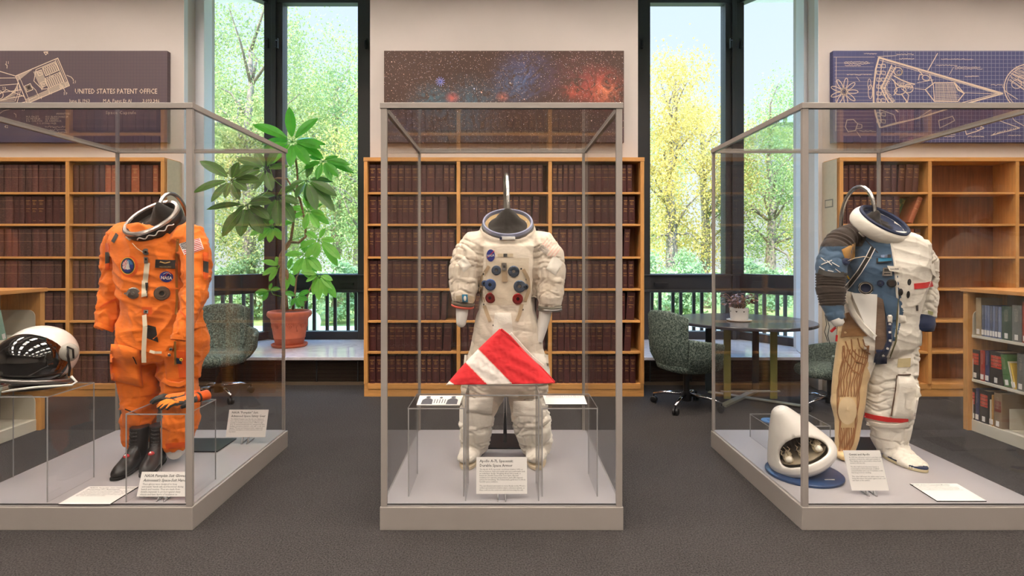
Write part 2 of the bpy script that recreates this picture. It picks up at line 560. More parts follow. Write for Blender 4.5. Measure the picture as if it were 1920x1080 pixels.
# ---- marble ledge on a heater cabinet in each bay
for s in (-1, 1):
    side = 'under the big potted plant' if s < 0 else 'behind the round table and green chair'
    t = thing('window_ledge', 'white marble window ledge over a dark slatted heater, ' + side, 'ledge', (s * 2.4, 6.4, 0))
    MB().slab([(s * x, y) for x, y in ((1.412, 5.93), (3.385, 5.93), (3.30, 6.02), (3.39, 6.34), (3.56, 6.60), (3.12, 7.20), (1.412, 7.20))], ZL - .035, ZL).build('marble_top', M['marble'], t, bevel=.004)
    MB().box(min(s * 1.412, s * 3.36), max(s * 1.412, s * 3.36), 6.03, 6.5, 0, ZL - .035).build('cabinet', M['black_plastic'], t)
    g = MB(); z = .045
    while z < ZL - .05:
        g.box(min(s * 1.412, s * 3.36), max(s * 1.412, s * 3.36), 5.99, 6.03, z, z + .006); z += .0135
    g.build('grille_slats', plain('grille_bronze', (78, 66, 56), .4, metal=.6), t)
    for x in (1.6, 2.05, 2.5, 2.95):
        MB().box(s * x - .006, s * x + .006, 5.983, 6.03, .02, ZL - .036).build('grille_mullion', M['black'], t)
    MB().box(min(s * 1.412, s * 3.36), max(s * 1.412, s * 3.36), 5.975, 6.03, 0, .035).build('kick_strip', plain('kick_bronze', (96, 82, 68), .5), t)

# ================================================================= OUTSIDE
ZG = -0.3
struct(MB().box(-40, 40, YG + .45, 70, ZG - .2, ZG).build('ground', M['lawn']))
struct(MB().box(-30, 30, 9.2, 13.2, ZG, ZG + .02).build('path', M['path']))
rail = thing('balcony_railing', 'black metal railing with paired upright bars just outside the windows', 'railing', (0, 7.75, ZG))
mb = MB(); mb.box(-4.6, 4.6, 7.73, 7.78, 1.06, 1.11); mb.box(-4.6, 4.6, 7.73, 7.78, -.2, -.15); mb.build('top_rail', M['black'], rail)
for s in (-1, 1):
    for k in range(9):
        for d in (0, .112):
            x = s * (1.80 + k * .296 + d)
            MB().box(x - .022, x + .022, 7.74, 7.77, ZG, 1.07).build('baluster', M['black'], rail)

def crown_mesh(seed, n, rad, h, leaf, fill=1.0):
    r = np.random.default_rng(seed)
    nc = 44
    cl = []
    while len(cl) < nc:
        p = r.uniform(-1, 1, 3)
        if np.linalg.norm(p) < 1.0:
            cl.append((p[0] * rad * .82, p[1] * rad * .82, p[2] * h * .45))
    cl = np.array(cl)
    which = r.integers(0, nc, n)
    off = r.normal(0, 1, (n, 3)) * np.array([rad * .135, rad * .135, h * .045])
    c = cl[which] + off
    u = r.normal(0, 1, (n, 3)); u /= np.linalg.norm(u, axis=1)[:, None]
    w = r.normal(0, 1, (n, 3)); w = np.cross(u, w); w /= np.linalg.norm(w, axis=1)[:, None]
    sz = leaf * r.uniform(.55, 1.25, (n, 1))
    v = np.stack([c - u * sz, c + w * sz * .45, c + u * sz, c - w * sz * .45], 1).reshape(-1, 3)
    me = bpy.data.meshes.new('crown')
    me.vertices.add(4 * n); me.loops.add(4 * n); me.polygons.add(n)
    me.vertices.foreach_set('co', v.ravel()); me.loops.foreach_set('vertex_index', np.arange(4 * n))
    me.polygons.foreach_set('loop_start', np.arange(0, 4 * n, 4)); me.polygons.foreach_set('loop_total', np.full(n, 4))
    me.update(); me.validate()
    return me, cl

def trunk_mesh(seed, h, rad, cl, zc):
    r = random.Random(seed); mb = MB()
    n = 8; pts = [(0.12 * math.sin(k * .9 + seed) * k / n, .1 * math.cos(k * 1.3) * k / n, zc * 1.35 * k / n) for k in range(n + 1)]
    mb.tube(pts, [.2 * (1 - .8 * k / n) + .02 for k in range(n + 1)], 8)
    for i in range(0, len(cl), 2):
        p = cl[i]; tip = Vector((p[0], p[1], zc + p[2]))
        b = Vector(pts[min(n, max(3, int((tip.z - .9) / (zc * 1.35) * n)))])
        mid = (b + tip) / 2 + Vector((r.uniform(-.2, .2), r.uniform(-.2, .2), .15))
        mb.tube([b, mid, tip], [.05, .03, .01], 5)
    return mb
crowns = []
for sd, n, rad, h, lf in ((1, 23000, 2.5, 9.5, .050), (2, 15000, 2.1, 7.0, .050), (3, 16000, 2.4, 8.0, .052)):
    crowns.append((crown_mesh(sd, n, rad, h, lf), sd, rad, h))
trunks = {}
def tree(x, y, kind, zc, mat, label, rz, sc=1.0):
    (me, cl), sd, rad, h = crowns[kind]
    t = thing('tree', label, 'tree', (x, y, ZG), rz, 'trees outside the windows')
    t.scale = (sc, sc, sc)
    key = (kind, mat)
    if key not in trunks:
        m2 = me.copy(); m2.materials.append(M[mat])
        tm = trunk_mesh(sd, h, rad, cl, zc).build('trunk', M['bark'], t, local=True, smooth=True)
        trunks[key] = (m2, tm.data)
    else:
        o = bpy.data.objects.new('trunk', trunks[key][1]); COL.objects.link(o); o.parent = t
    o = bpy.data.objects.new('crown', trunks[key][0]); COL.objects.link(o); o.parent = t
    o.location = (0, 0, zc)
tree(-9.4, 17.0, 0, 5.6, 'treegreen', 'tall pale green tree in the left window, nearest the white jamb', .4)
tree(-7.1, 15.2, 0, 5.6, 'treegreen', 'tall green tree behind the dark corner post of the left window', 2.1, .98)
tree(-5.3, 17.4, 0, 5.6, 'treegreen', 'tall green tree behind the upper leaves of the potted plant', 3.7, .90)
tree(-3.9, 15.6, 2, 4.6, 'treemix', 'shorter green tree at the inner edge of the left window', 5.0, .92)
tree(-12.4, 21.0, 0, 5.6, 'treegreen', 'distant tall green tree behind the left white jamb', 1.2, 1.15)
tree(-9.0, 23.5, 0, 5.6, 'treegreen', 'distant green tree showing through gaps in the left window trees', 4.4, 1.15)
tree(-6.4, 24.0, 2, 4.6, 'treemix', 'distant lower green tree at the middle of the left window', .9, 1.1)
tree(4.95, 16.2, 1, 4.6, 'treeyellow', 'golden yellow tree nearest the bookcase in the right window', 1.0)
tree(6.6, 18.0, 1, 4.4, 'treeyellow', 'yellow tree just left of the right window corner post', 2.6, .92)
tree(8.3, 17.0, 2, 4.2, 'treemix', 'green and yellow tree right of the right window corner post', 4.0, .88)
tree(10.6, 19.0, 2, 4.2, 'treemix', 'green tree half hidden by the right white jamb', 5.4, 1.0)
tree(6.2, 24.5, 2, 4.2, 'treemix', 'distant low tree between the two yellow trees', 3.3, 1.0)
tree(3.6, 21.0, 1, 4.4, 'treeyellow', 'distant yellow tree at the inner edge of the right window', 4.9, 1.0)

bush_me, _cl = crown_mesh(9, 6500, .95, 1.9, .055)
bush_me.materials.append(M['hedge'])
bl = [(-8.6, 14.0, 'clipped green bush outside behind the grey office chair'), (-7.0, 14.6, 'green bush outside left of the potted plant trunk'), (-5.5, 14.2, 'green bush outside behind the pot rim'),
      (-4.1, 13.9, 'green bush outside right of the pale urn'), (3.4, 13.9, 'green bush outside next to the central bookcase'), (4.9, 14.4, 'green bush outside left of the bronze leaved plant'),
      (6.5, 14.2, 'green bush outside right of the bronze leaved plant'), (8.3, 14.5, 'green bush outside beside the right white jamb'), (9.9, 14.0, 'green bush outside, last one behind the right jamb')]
for k, (x, y, lb) in enumerate(bl):
    t = tag(bpy.data.objects.new('bush', bush_me), lb, 'bush', 'bushes along the paved path')
    COL.objects.link(t); t.location = (x, y, ZG + .85); t.rotation_euler = (0, 0, k * 1.7); t.scale = (1, 1, .9 + .1 * (k % 3))
t = thing('garden_urn', 'pale round urn standing outside behind the terracotta pot', 'urn', (PX(585, 11.6), 11.6, ZG + .02))
MB().lathe([(.09, 0), (.10, .03), (.16, .16), (.185, .3), (.16, .42), (.08, .5), (.075, .52), (.10, .55), (.085, .55), (.06, .5)], seg=24).build('body', plain('pale_urn_glaze', (214, 208, 168), .5), t, smooth=True, local=True)
MB().lathe([(.0, .0), (.13, 0), (.13, .03), (.0, .03)], seg=24).build('foot', plain('urn_foot', (120, 118, 110), .7), t, smooth=False, local=True)
# ================================================================= BOOKCASES AND BOUND VOLUMES
YB = 5.48               # front edges of the bookcases
SHELF_V = [360.0, 419.5, 481.0, 541.0, 601.0, 659.5, 720.5]
ROW = [PZ(v, YB) for v in SHELF_V]      # height of the shelf tops
TOPZ = PZ(295, YB)
def bookcase(x0, x1, ups, label, side=None, toe=0.128):
    t = thing('bookcase', label, 'bookcase', ((x0 + x1) / 2, 5.6, 0))
    w = .037
    for u in ups:
        MB().box(u - w / 2, u + w / 2, YB, 5.75, toe, TOPZ - .041).build('upright', M['oak'], t, bevel=.002)
    MB().box(x0, x1, YB - .003, 5.755, TOPZ - .04, TOPZ).build('top_board', M['oakh'], t, bevel=.002)
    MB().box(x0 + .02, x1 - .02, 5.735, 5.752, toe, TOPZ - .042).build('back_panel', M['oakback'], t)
    MB().box(x0 + .004, x1 - .004, YB + .012, 5.75, 0, toe).build('plinth', M['oakh'], t)
    for a, b in zip(ups[:-1], ups[1:]):
        for z in ROW:
            th = .022 if z is not ROW[-1] else .05
            MB().box(a + w / 2 + .0005, b - w / 2 - .0005, YB + .006, 5.734, z - th, z).build('shelf', M['oakh'], t, bevel=.0015)
    if side is not None:
        xs = side
        MB().box(min(xs, xs + (.006 if xs > 0 else -.006) * -1), max(xs, xs + (.006 if xs > 0 else -.006) * -1), YB + .03, 5.755, 0.0, TOPZ - .01).build('end_panel', M['laminate'], t)
    return t
CU = [PX(u, YB) for u in (685.5, 859.5, 1031.5, 1204.5)]
bookcase(PX(681.5, YB), PX(1208.5, YB), CU, 'honey oak bookcase of three bays behind the white spacesuit')
LU = [PX(u, YB) for u in (-232, -54, 126, 304.5)]
bookcase(PX(-237, YB), PX(308.5, YB), LU, 'honey oak bookcase full of maroon volumes behind the orange suit', PX(308.5, YB) + .0062)
RU = [PX(u, YB) for u in (1578, 1744, 1908, 2072)]
bookcase(PX(1574, YB), PX(2076, YB), RU, 'honey oak bookcase with mostly bare shelves behind the half cut suit', PX(1574, YB) - .0062)
# light switch plate on the beige end of the right bookcase
tag(MB().box(-.006, 0, -.075, .075, -.045, .045).build('wall_switch', plain('switch_frame_grey', (118, 112, 104), .5), local=True, bevel=.003), 'small square switch plate on the beige bookcase end by the right jamb', 'switch')
sw = bpy.data.objects['wall_switch']; sw.location = (PX(1574, YB) - .0063, PX(1574, YB) * FPX / (1556.5 - VPU), PZ(381.5, 5.63))
MB().box(-.009, -.005, -.055, .055, -.03, .03).build('rocker', M['laminate'], sw, local=True)

# ---- one volume of each width: cloth case, rounded spine, page block
WID = (.054, .061, .068, .075, .083)
VOL = {}
def volume(w, mat):
    key = (w, mat)
    if key in VOL: return VOL[key]
    h, d = .278, .2
    mb = MB()
    sp = [(-w / 2 + .002 + (w - .004) * k / 6, .001 - .007 * math.sin(math.pi * k / 6)) for k in range(7)]
    poly = sp + [(w / 2 - .0015, .004), (w / 2 - .001, d), (-w / 2 + .001, d), (-w / 2 + .0015, .004)]
    mb.slab([(x, y + .006) for x, y in poly], 0, h)
    # raised head and tail caps of the spine
    for z in (.004, h - .006):
        mb.tube([(x, y + .0065, z) for x, y in sp], .0022, 5)
    a = mb.build('bound_volume', M[mat], None, local=True)
    p = MB().box(-w / 2 + .005, w / 2 - .005, .02, d - .004, h - .002, h + .0015).build('page_block', M['pages'], a, local=True)
    for o in (p, a): COL.objects.unlink(o)
    VOL[key] = (a, p); return VOL[key]
ORD = ['first', 'second', 'third', 'fourth', 'fifth', 'sixth', 'seventh', 'eighth', 'ninth', 'tenth', 'eleventh', 'twelfth', 'thirteenth', 'fourteenth', 'fifteenth', 'sixteenth', 'seventeenth']
def place_volume(x, z, w, mat, tilt, label, group):
    a, p = volume(w, mat)
    o = a.copy(); COL.objects.link(o); o.location = (x, YB + .028 + R.uniform(0, .012), z + .0005 + w / 2 * math.sin(abs(tilt)))
    o.rotation_euler = (0, tilt, 0)
    c = p.copy(); COL.objects.link(c); c.parent = o
    return tag(o, label, 'book', group)
def fill(a, b, rnd, gap=.02):
    """Widths of a row of volumes between two uprights."""
    x = a + .004; out = []
    while True:
        w = rnd.choice(WID)
        if x + w > b - gap: break
        out.append((x + w / 2, w)); x += w + .0012
    return out
rb = random.Random(21)
BAYN = ['left', 'middle', 'right']
count = 0
for bay in range(3):
    a, b = CU[bay] + .019, CU[bay + 1] - .019
    for r, z in enumerate(ROW):
        row = fill(a, b, rb, rb.choice((.01, .03, .05)))
        g = 'maroon volumes, %s shelf, %s bay of the centre bookcase' % (ORD[r], BAYN[bay])
        for k, (x, w) in enumerate(row):
            tilt = 0.0
            if k == len(row) - 1 and b - x - w / 2 > .045 and rb.random() < .7: tilt = rb.uniform(.03, .075)
            lb = 'maroon gilt-lettered volume, %s from left, %s shelf down, %s bay of centre bookcase' % (ORD[k], ORD[r], BAYN[bay])
            place_volume(x + (.004 if tilt else 0), z, w, 'maroon' if rb.random() < .85 else 'maroon_dull', tilt, lb, g)
            count += 1
# right bookcase, first bay: two rows, the last volume of the second row leaning
a, b = RU[0] + .019, RU[1] - .019
for r in (0, 1):
    row = fill(a, b if r == 0 else PX(1702, YB), rb, .06 if r == 0 else .0)
    for k, (x, w) in enumerate(row):
        tilt = .05 if (r == 0 and k > len(row) - 4) else 0
        lb = 'maroon gilt-lettered volume, %s from left on the %s shelf of the right bookcase' % (ORD[k], ('top', 'second')[r])
        place_volume(x + (.012 if tilt else 0), ROW[r], w, 'maroon', tilt, lb, 'maroon volumes on the %s shelf of the right bookcase' % ('top', 'second')[r])
        count += 1
place_volume(PX(1712, YB), ROW[1], .054, 'tan_book', .38, 'brown volume leaning far over at the end of the second shelf, right bookcase', 'leaning volume in the right bookcase')
mg = thing('magazine', 'green and yellow patterned magazine standing behind the leaning brown volume', 'magazine', (PX(1713, YB), YB + .2, ROW[1]))
t = NT('magazine_cover'); v = t.coord('Object')
t.set(color=t.ramp(t.noise(v, 11, 3), [(.3, lin((36, 92, 78))), (.5, lin((70, 130, 84))), (.62, lin((196, 190, 110))), (.75, lin((60, 110, 130)))]), rough=.35)
MB().box(-.075, .075, 0, .006, 0.001, .275).build('cover', t.mat, mg, local=True)
MB().box(-.073, .073, .006, .012, .003, .272).build('pages', M['pages'], mg, local=True)
for k, (dx, w, m) in enumerate(((-.085, .075, 'tan_book'), (-.008, .068, 'tan_book'), (.062, .061, 'maroon'))):
    place_volume(PX(1715, YB) + dx, ROW[2], w, m, 0, ('red-brown volume, leftmost of three on the third shelf of the right bookcase', 'red-brown volume, middle of three on the third shelf of the right bookcase', 'maroon volume, last of three on the third shelf of the right bookcase')[k], 'three volumes on the third shelf of the right bookcase')
    count += 1
# left bookcase: the volumes that show largest one by one, the remainder of the run as a mass
mass = MB()
LBAY = {2: 'right', 1: 'left'}
for bay in (2, 1, 0):
    a, b = LU[bay] + .019, LU[bay + 1] - .019
    for r, z in enumerate(ROW):
        row = fill(a, b, rb, .008)
        for k, (x, w) in enumerate(row):
            is_brown = bay == 2 and r == 0 and k in (5, 6, 9, len(row) - 1)  # a few top-shelf volumes take the brown cloth
            if bay == 2 and r < 2 or bay == 1 and r == 1 and k > 4:
                lb = '%s volume, %s from left, %s shelf down, %s bay behind orange suit' % ('tan-banded brown' if is_brown else 'dull maroon', ORD[k], ORD[r], LBAY[bay])
                place_volume(x, z, w, 'tan_book' if is_brown else ('maroon' if bay == 1 and 6 < k < 10 else 'maroon_dull'), 0, lb, 'dull maroon volumes, %s shelf, %s bay of the left bookcase' % (ORD[r], LBAY[bay]))
                count += 1
            elif bay > 0:
                o, p = volume(w, 'maroon_dull')
                y0 = YB + .028 + rb.uniform(0, .012)
                vs = [(q.co.x + x, q.co.y + y0, q.co.z + z + .0005) for q in o.data.vertices]
                mass.add(vs, [tuple(f.vertices) for f in o.data.polygons])
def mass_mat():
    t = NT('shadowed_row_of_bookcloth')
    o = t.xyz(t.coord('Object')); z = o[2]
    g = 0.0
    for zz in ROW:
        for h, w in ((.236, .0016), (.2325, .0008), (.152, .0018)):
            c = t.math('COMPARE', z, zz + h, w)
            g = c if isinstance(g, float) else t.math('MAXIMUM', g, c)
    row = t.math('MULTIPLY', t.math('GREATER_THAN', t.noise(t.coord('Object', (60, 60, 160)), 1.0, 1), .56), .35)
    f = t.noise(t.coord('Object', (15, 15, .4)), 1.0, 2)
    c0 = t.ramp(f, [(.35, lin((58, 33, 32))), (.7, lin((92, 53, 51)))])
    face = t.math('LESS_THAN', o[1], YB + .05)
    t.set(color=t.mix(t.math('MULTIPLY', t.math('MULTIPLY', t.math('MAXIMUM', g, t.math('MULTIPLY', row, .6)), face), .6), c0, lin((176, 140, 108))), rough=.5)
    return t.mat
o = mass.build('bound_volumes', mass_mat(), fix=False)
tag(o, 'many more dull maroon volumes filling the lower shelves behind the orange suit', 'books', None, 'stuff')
print('volumes', count)
# ================================================================= LETTERING
CAMP = Vector((0, 0, CZ))
def text_mesh(body, size, align='LEFT', bold=0.0, shear=0.0, space=1.0, line=1.0, narrow=1.0, width=0.0):
    cu = bpy.data.curves.new('t', 'FONT'); cu.body = body; cu.size = size; cu.align_x = align; cu.resolution_u = 1
    cu.offset = bold; cu.shear = shear; cu.space_character = space; cu.space_line = line
    if width: cu.text_boxes[0].width = width
    o = bpy.data.objects.new('t', cu)
    me = bpy.data.meshes.new_from_object(o)
    vs = [(v.co.x * narrow, v.co.y) for v in me.vertices]; fs = [tuple(p.vertices) for p in me.polygons]
    bpy.data.objects.remove(o); bpy.data.curves.remove(cu); bpy.data.meshes.remove(me)
    return vs, fs
def text_on(name, parent, body, org, xd, yd, size, mat, lift=.0006, **kw):
    """Lettering laid on the plane through ORG spanned by XD, YD."""
    vs, fs = text_mesh(body, size, **kw)
    org = Vector(org); xd = Vector(xd).normalized(); yd = Vector(yd); yd = (yd - xd * yd.dot(xd)).normalized()
    n = xd.cross(yd)
    mb = MB(); mb.add([org + xd * x + yd * y + n * lift for x, y in vs], fs)
    return mb.build(name, mat, parent, fix=False)

# ================================================================= DISPLAY CASES
DECK = 0.128
YF, YK = 2.81, 4.05
CASES = {}
def case(key, x0, x1, label):
    t = thing('display_case', label, 'display case', ((x0 + x1) / 2, (YF + YK) / 2, 0), 0, 'glass display cases')
    zt = 2.199
    MB().box(x0, x1, YF, YK, 0, .119).build('plinth', M['case'], t, bevel=.003)
    MB().box(x0 + .012, x1 - .012, YF + .012, YK - .012, .1195, DECK).build('deck', M['deck'], t, bevel=.002)
    w = .032
    for x in (x0 + .004, x1 - .004 - w):
        MB().box(x, x + w, YF + .004, YF + .004 + .02, .119, zt - .03).build('post', M['case'], t, bevel=.002)
        MB().box(x, x + .02, YK - .024, YK - .004, .119, zt - .03).build('post', M['case'], t, bevel=.002)
    f = MB()
    z0, z1 = zt - .03, zt
    f.box(x0, x1, YF, YF + .022, z0, z1); f.box(x0, x1, YK - .022, YK, z0, z1)
    f.box(x0, x0 + .022, YF + .022, YK - .022, z0, z1); f.box(x1 - .022, x1, YF + .022, YK - .022, z0, z1)
    f.build('top_frame', M['case'], t, bevel=.002)
    g = MB(); b = .004
    g.box(x0 + .006, x1 - .006, YF + .006, YF + .006 + b, z0 - b, z0); g.box(x0 + .006, x1 - .006, YF + .01, YF + .01 + b, .1285, .1285 + b)
    g.build('gasket', M['black'], t)
    e = .006
    for a in ((x0 + .037, x1 - .037, YF + .012, YF + .012 + e), (x0 + .026, x1 - .026, YK - .018, YK - .018 + e), (x0 + .010, x0 + .010 + e, YF + .026, YK - .026), (x1 - .010 - e, x1 - .010, YF + .026, YK - .026)):
        MB().box(*a, DECK + .001, zt - .031).build('glass_pane', M['pane'], t)
    MB().box(x0 + .023, x1 - .023, YF + .023, YK - .023, zt - .022, zt - .016).build('glass_lid', M['pane'], t)
    CASES[key] = t
case('o', -2.865, -1.600, 'glass display case holding the orange suit, grey metal plinth')
case('w', -.638, .613, 'glass display case in the centre holding the white suit with folded flag')
case('c', 1.531, 2.790, 'glass display case holding the half blue half white cutaway suit')

def riser(x0, x1, y0, y1, h, label, e=.006):
    """Clear acrylic bridge: top sheet and two side sheets, bright where the edges are polished."""
    t = thing('acrylic_riser', label, 'display riser', ((x0 + x1) / 2, (y0 + y1) / 2, DECK), 0, 'clear acrylic risers in the cases')
    z = DECK + .0006; zt = DECK + h
    MB().box(x0 + e, x1 - e, y0 + .002, y1 - .002, zt - e, zt).build('top_sheet', M['acrylic'], t)
    for x in (x0, x1 - e):
        MB().box(x, x + e, y0 + .002, y1 - .002, z, zt).build('side_sheet', M['acrylic'], t)
    k = MB()
    for y in (y0, y1 - .002):
        k.box(x0 + e, x1 - e, y, y + .002, zt - e, zt)
        for x in (x0, x1 - e): k.box(x, x + e, y, y + .002, z, zt)
    for x in (x0 - .0012, x1): k.box(x, x + .0012, y0 + .002, y1 - .002, zt - e, zt)
    k.build('polished_edges', M['acredge'], t)
    return t

LOREM = {}
def card(name, label, corners, head, body, easel=True, hs=.017, bs=.0085, group='exhibit label cards', thick=.004, italic=0.0):
    """corners: TL, TR, BR, BL of the printed face."""
    tl, tr, br, bl = [Vector(c) for c in corners]
    t = thing(name, label, 'label card', bl, 0, group)
    xd = (tr - tl).normalized(); yd = (tl - bl); yd = (yd - xd * yd.dot(xd)).normalized(); n = xd.cross(yd)
    mb = MB()
    f = [tl, tr, br, bl]; bk = [p - n * thick for p in f]
    mb.add(f + bk, [(3, 2, 1, 0)], 0); mb.add(f + bk, [(4, 5, 6, 7), (0, 1, 5, 4), (1, 2, 6, 5), (2, 3, 7, 6), (3, 0, 4, 7)], 1)
    mb.build('board', [M['card'], M['cardedge'] if not easel else M['card']], t, fix=True)
    w = (tr - tl).length; h = (tl - bl).length
    y = h - .026
    for ln in head.split('\n'):
        text_on('heading', t, ln, bl + xd * (w * .06) + yd * y, xd, yd, hs, M['ink'], bold=.0002, shear=italic); y -= hs * 1.15
    if body:
        text_on('body_text', t, body, bl + xd * (w * .06) + yd * (y + hs * .3), xd, yd, bs, M['inkgrey'], width=w * .9)
    if easel:
        c = (bl + br) / 2
        k = MB()
        fw = Vector((n.x, n.y, 0)).normalized()
        for s in (-.02, .02):
            p = c + xd * s; z0 = DECK + .0045
            k.tube([Vector((p.x, p.y, z0)) + fw * .022, Vector((p.x, p.y, z0)) - fw * .002, p - n * .009 + yd * .03, p - n * .009 + yd * min(.10, h * .7)], .0035, 6)
            k.tube([Vector((p.x, p.y, z0)) - fw * .002, Vector((p.x, p.y, z0)) - fw * .09], .0035, 6)
            k.tube([p + n * .002, Vector((p.x, p.y, z0)) + fw * .012], .0035, 6)
        k.build('easel', M['acredge'], t, smooth=True)
    return t
# ================================================================= SPACESUITS
class Suit:
    pass
def frame_of(nrm, roll_x=(1, 0, 0)):
    z = Vector(nrm).normalized(); x = Vector(roll_x); x = (x - z * x.dot(z)).normalized(); y = z.cross(x)
    return Matrix((x, y, z)).transposed()

def remesh_body(mb, voxel, smooth):
    me = bpy.data.meshes.new('tmp'); me.from_pydata([tuple(p) for p in mb.v], [], mb.f)
    bm = bmesh.new(); bm.from_mesh(me); bmesh.ops.recalc_face_normals(bm, faces=bm.faces); bm.to_mesh(me); bm.free()
    o = bpy.data.objects.new('tmp', me); COL.objects.link(o)
    r = o.modifiers.new('r', 'REMESH'); r.mode = 'VOXEL'; r.voxel_size = voxel
    s = o.modifiers.new('s', 'SMOOTH'); s.factor = .5; s.iterations = smooth
    dg = bpy.context.evaluated_depsgraph_get()
    ev = o.evaluated_get(dg)
    out = bpy.data.meshes.new_from_object(ev, depsgraph=dg)
    bpy.data.objects.remove(o); bpy.data.meshes.remove(me)
    return out

def make_suit(name, label, group, Y, torso, limbs, mats, matfn, folds, voxel=.010, smooth=4, part='suit_body', tori=()):
    """torso: (v, uL, uR, half depth, dy); limbs: {name: [(u, v, dy, r)]}; folds: {name: (amp, freq, sharp)}."""
    S = Suit(); S.Y = Y
    k = Y / FPX
    mb = MB()
    rings = []
    for v, uL, uR, hd, dy in torso:
        c = P((uL + uR) / 2, v, Y) + Vector((0, dy, 0)); rx = (uR - uL) / 2 * k
        ring = []
        for i in range(24):
            a = 2 * math.pi * i / 24; ca, sa = math.cos(a), math.sin(a); e = .8
            ring.append(c + Vector((rx * math.copysign(abs(ca) ** e, ca), hd * math.copysign(abs(sa) ** e, sa), 0)))
        rings.append(ring)
    mb.rings(rings)
    for c, nrm, R1, rx, rz in tori:
        A = frame_of(nrm)
        rg = [[Vector(c) + A @ Vector(((R1 + rx * math.cos(2 * math.pi * j / 12)) * math.cos(a), (R1 + rx * math.cos(2 * math.pi * j / 12)) * math.sin(a), rz * math.sin(2 * math.pi * j / 12))) for j in range(12)] for a in [2 * math.pi * q / 40 for q in range(41)]]
        mb.rings(rg, False)
        mb.lathe([(0.001, -rz), (R1, -rz), (R1, rz * .3), (0.001, rz * .3)], Vector(c), 24, A.to_4x4())
    segs = []   # (name, a, b, t0)
    tc = [P((a[1] + a[2]) / 2, a[0], Y) for a in torso]
    cx0 = tc[0].x
    L = 0
    for a, b in zip(tc[:-1], tc[1:]):
        segs.append(('torso', a, b, L, .18)); L += (b - a).length
    for nm, pts in limbs.items():
        ps = [P(p[0], p[1], Y + p[2]) for p in pts]
        rs = [p[3] * (Y + p[2]) / FPX for p in pts]
        ry = [r * (p[4] if len(p) > 4 else 1.0) for r, p in zip(rs, pts)]
        # rounded ends
        d0 = (ps[0] - ps[1]).normalized(); d1 = (ps[-1] - ps[-2]).normalized()
        q = [ps[0] + d0 * rs[0] * .6] + ps + [ps[-1] + d1 * ry[-1] * (.55 if 'foot' in nm else .12)]
        mb.tube(q, [rs[0] * .6] + rs + [rs[-1] * (.7 if 'foot' in nm else .9)], 20, ry=[ry[0] * .6] + ry + [ry[-1] * (.7 if 'foot' in nm else .9)], up=(1, 0, 0))
        L = 0
        for i in range(len(ps) - 1):
            segs.append((nm, ps[i], ps[i + 1], L, (rs[i] + rs[i + 1]) / 2)); L += (ps[i + 1] - ps[i]).length
    me = remesh_body(mb, voxel, smooth)
    n = len(me.vertices)
    co = np.empty(n * 3); me.vertices.foreach_get('co', co); co = co.reshape(-1, 3)
    no = np.empty(n * 3); me.vertices.foreach_get('normal', no); no = no.reshape(-1, 3)
    best = np.full(n, 1e9); who = np.zeros(n, int); tt = np.zeros(n); rad = np.zeros((n, 3))
    for i, (nm, a, b, L, r) in enumerate(segs):
        a = np.array(a); b = np.array(b); d = b - a; ln = np.linalg.norm(d); d = d / ln
        t = np.clip((co - a) @ d, 0, ln)
        off = co - a - t[:, None] * d
        dist = np.linalg.norm(off, axis=1) / max(r, .02)
        m = dist < best
        best[m] = dist[m]; who[m] = i; tt[m] = t[m] + L; rad[m] = off[m] / np.maximum(np.linalg.norm(off[m], axis=1), 1e-6)[:, None]
    names = [s[0] for s in segs]
    # distance outside the trunk and outside each arm, to sink the seam where they meet
    zs = np.array([P(0, a[0], Y).z for a in torso]); o_ = np.argsort(zs)
    ip = lambda f: np.interp(co[:, 2], zs[o_], np.array([f(a) for a in torso])[o_])
    tx = ip(lambda a: PX((a[1] + a[2]) / 2, Y)); trx = ip(lambda a: (a[2] - a[1]) / 2 * k); thd = ip(lambda a: a[3]); tdy = ip(lambda a: a[4])
    qd = np.sqrt(((co[:, 0] - tx) / trx) ** 2 + ((co[:, 1] - Y - tdy) / thd) ** 2)
    sd_t = (qd - 1) * np.minimum(trx, thd)
    crease = np.zeros(n)
    for grp in ('arm_l', 'arm_r'):
        sd = np.full(n, 1e9); ta = np.zeros(n)
        for nm, a, b, L, r in segs:
            if nm != grp: continue
            a = np.array(a); b = np.array(b); d = b - a; ln = np.linalg.norm(d); d = d / ln
            t = np.clip((co - a) @ d, 0, ln); e = np.linalg.norm(co - a - t[:, None] * d, axis=1) - r
            m = e < sd; sd[m] = e[m]; ta[m] = t[m] + L
        crease += np.exp(-((sd - sd_t) / .016) ** 2) * np.clip((ta - .07) / .06, 0, 1) * (sd < .05)
    disp = -.030 * np.clip(crease, 0, 1)
    pl = folds.get('pleats', {})
    for i in range(n):
        nm = names[who[i]]; amp, freq, sharp = folds.get(nm, folds['torso'])
        p = co[i]; w = rad[i]
        if nm == 'torso':
            q = Vector((p[0] * 7 + p[2] * 2.5, p[1] * 7, p[2] * freq - abs(p[0] - cx0) * 5))
            a = noise.noise(q + Vector((3, 1, 9)))
            b = noise.noise(Vector((p[0] * 4 + p[2] * 9, p[1] * 5, p[2] * 7)))
            d = (abs(a) ** .55 - .45) + (abs(b) ** .55 - .45) * .8
        else:
            wob = noise.noise(Vector((w[0] * 1.3, w[1] * 1.3, tt[i] * 5))) * .6
            a = noise.noise(Vector((w[0] * .6 + sum(map(ord, nm)) % 7, w[1] * .6, tt[i] * freq + wob)))
            b = noise.noise(Vector((w[0] * 1.2, w[1] * 1.2 + 4, tt[i] * freq * 1.9 + wob * 2)))
            d = (abs(a) ** .55 - .45) + (abs(b) ** .55 - .45) * .55
        disp[i] += amp * d * sharp
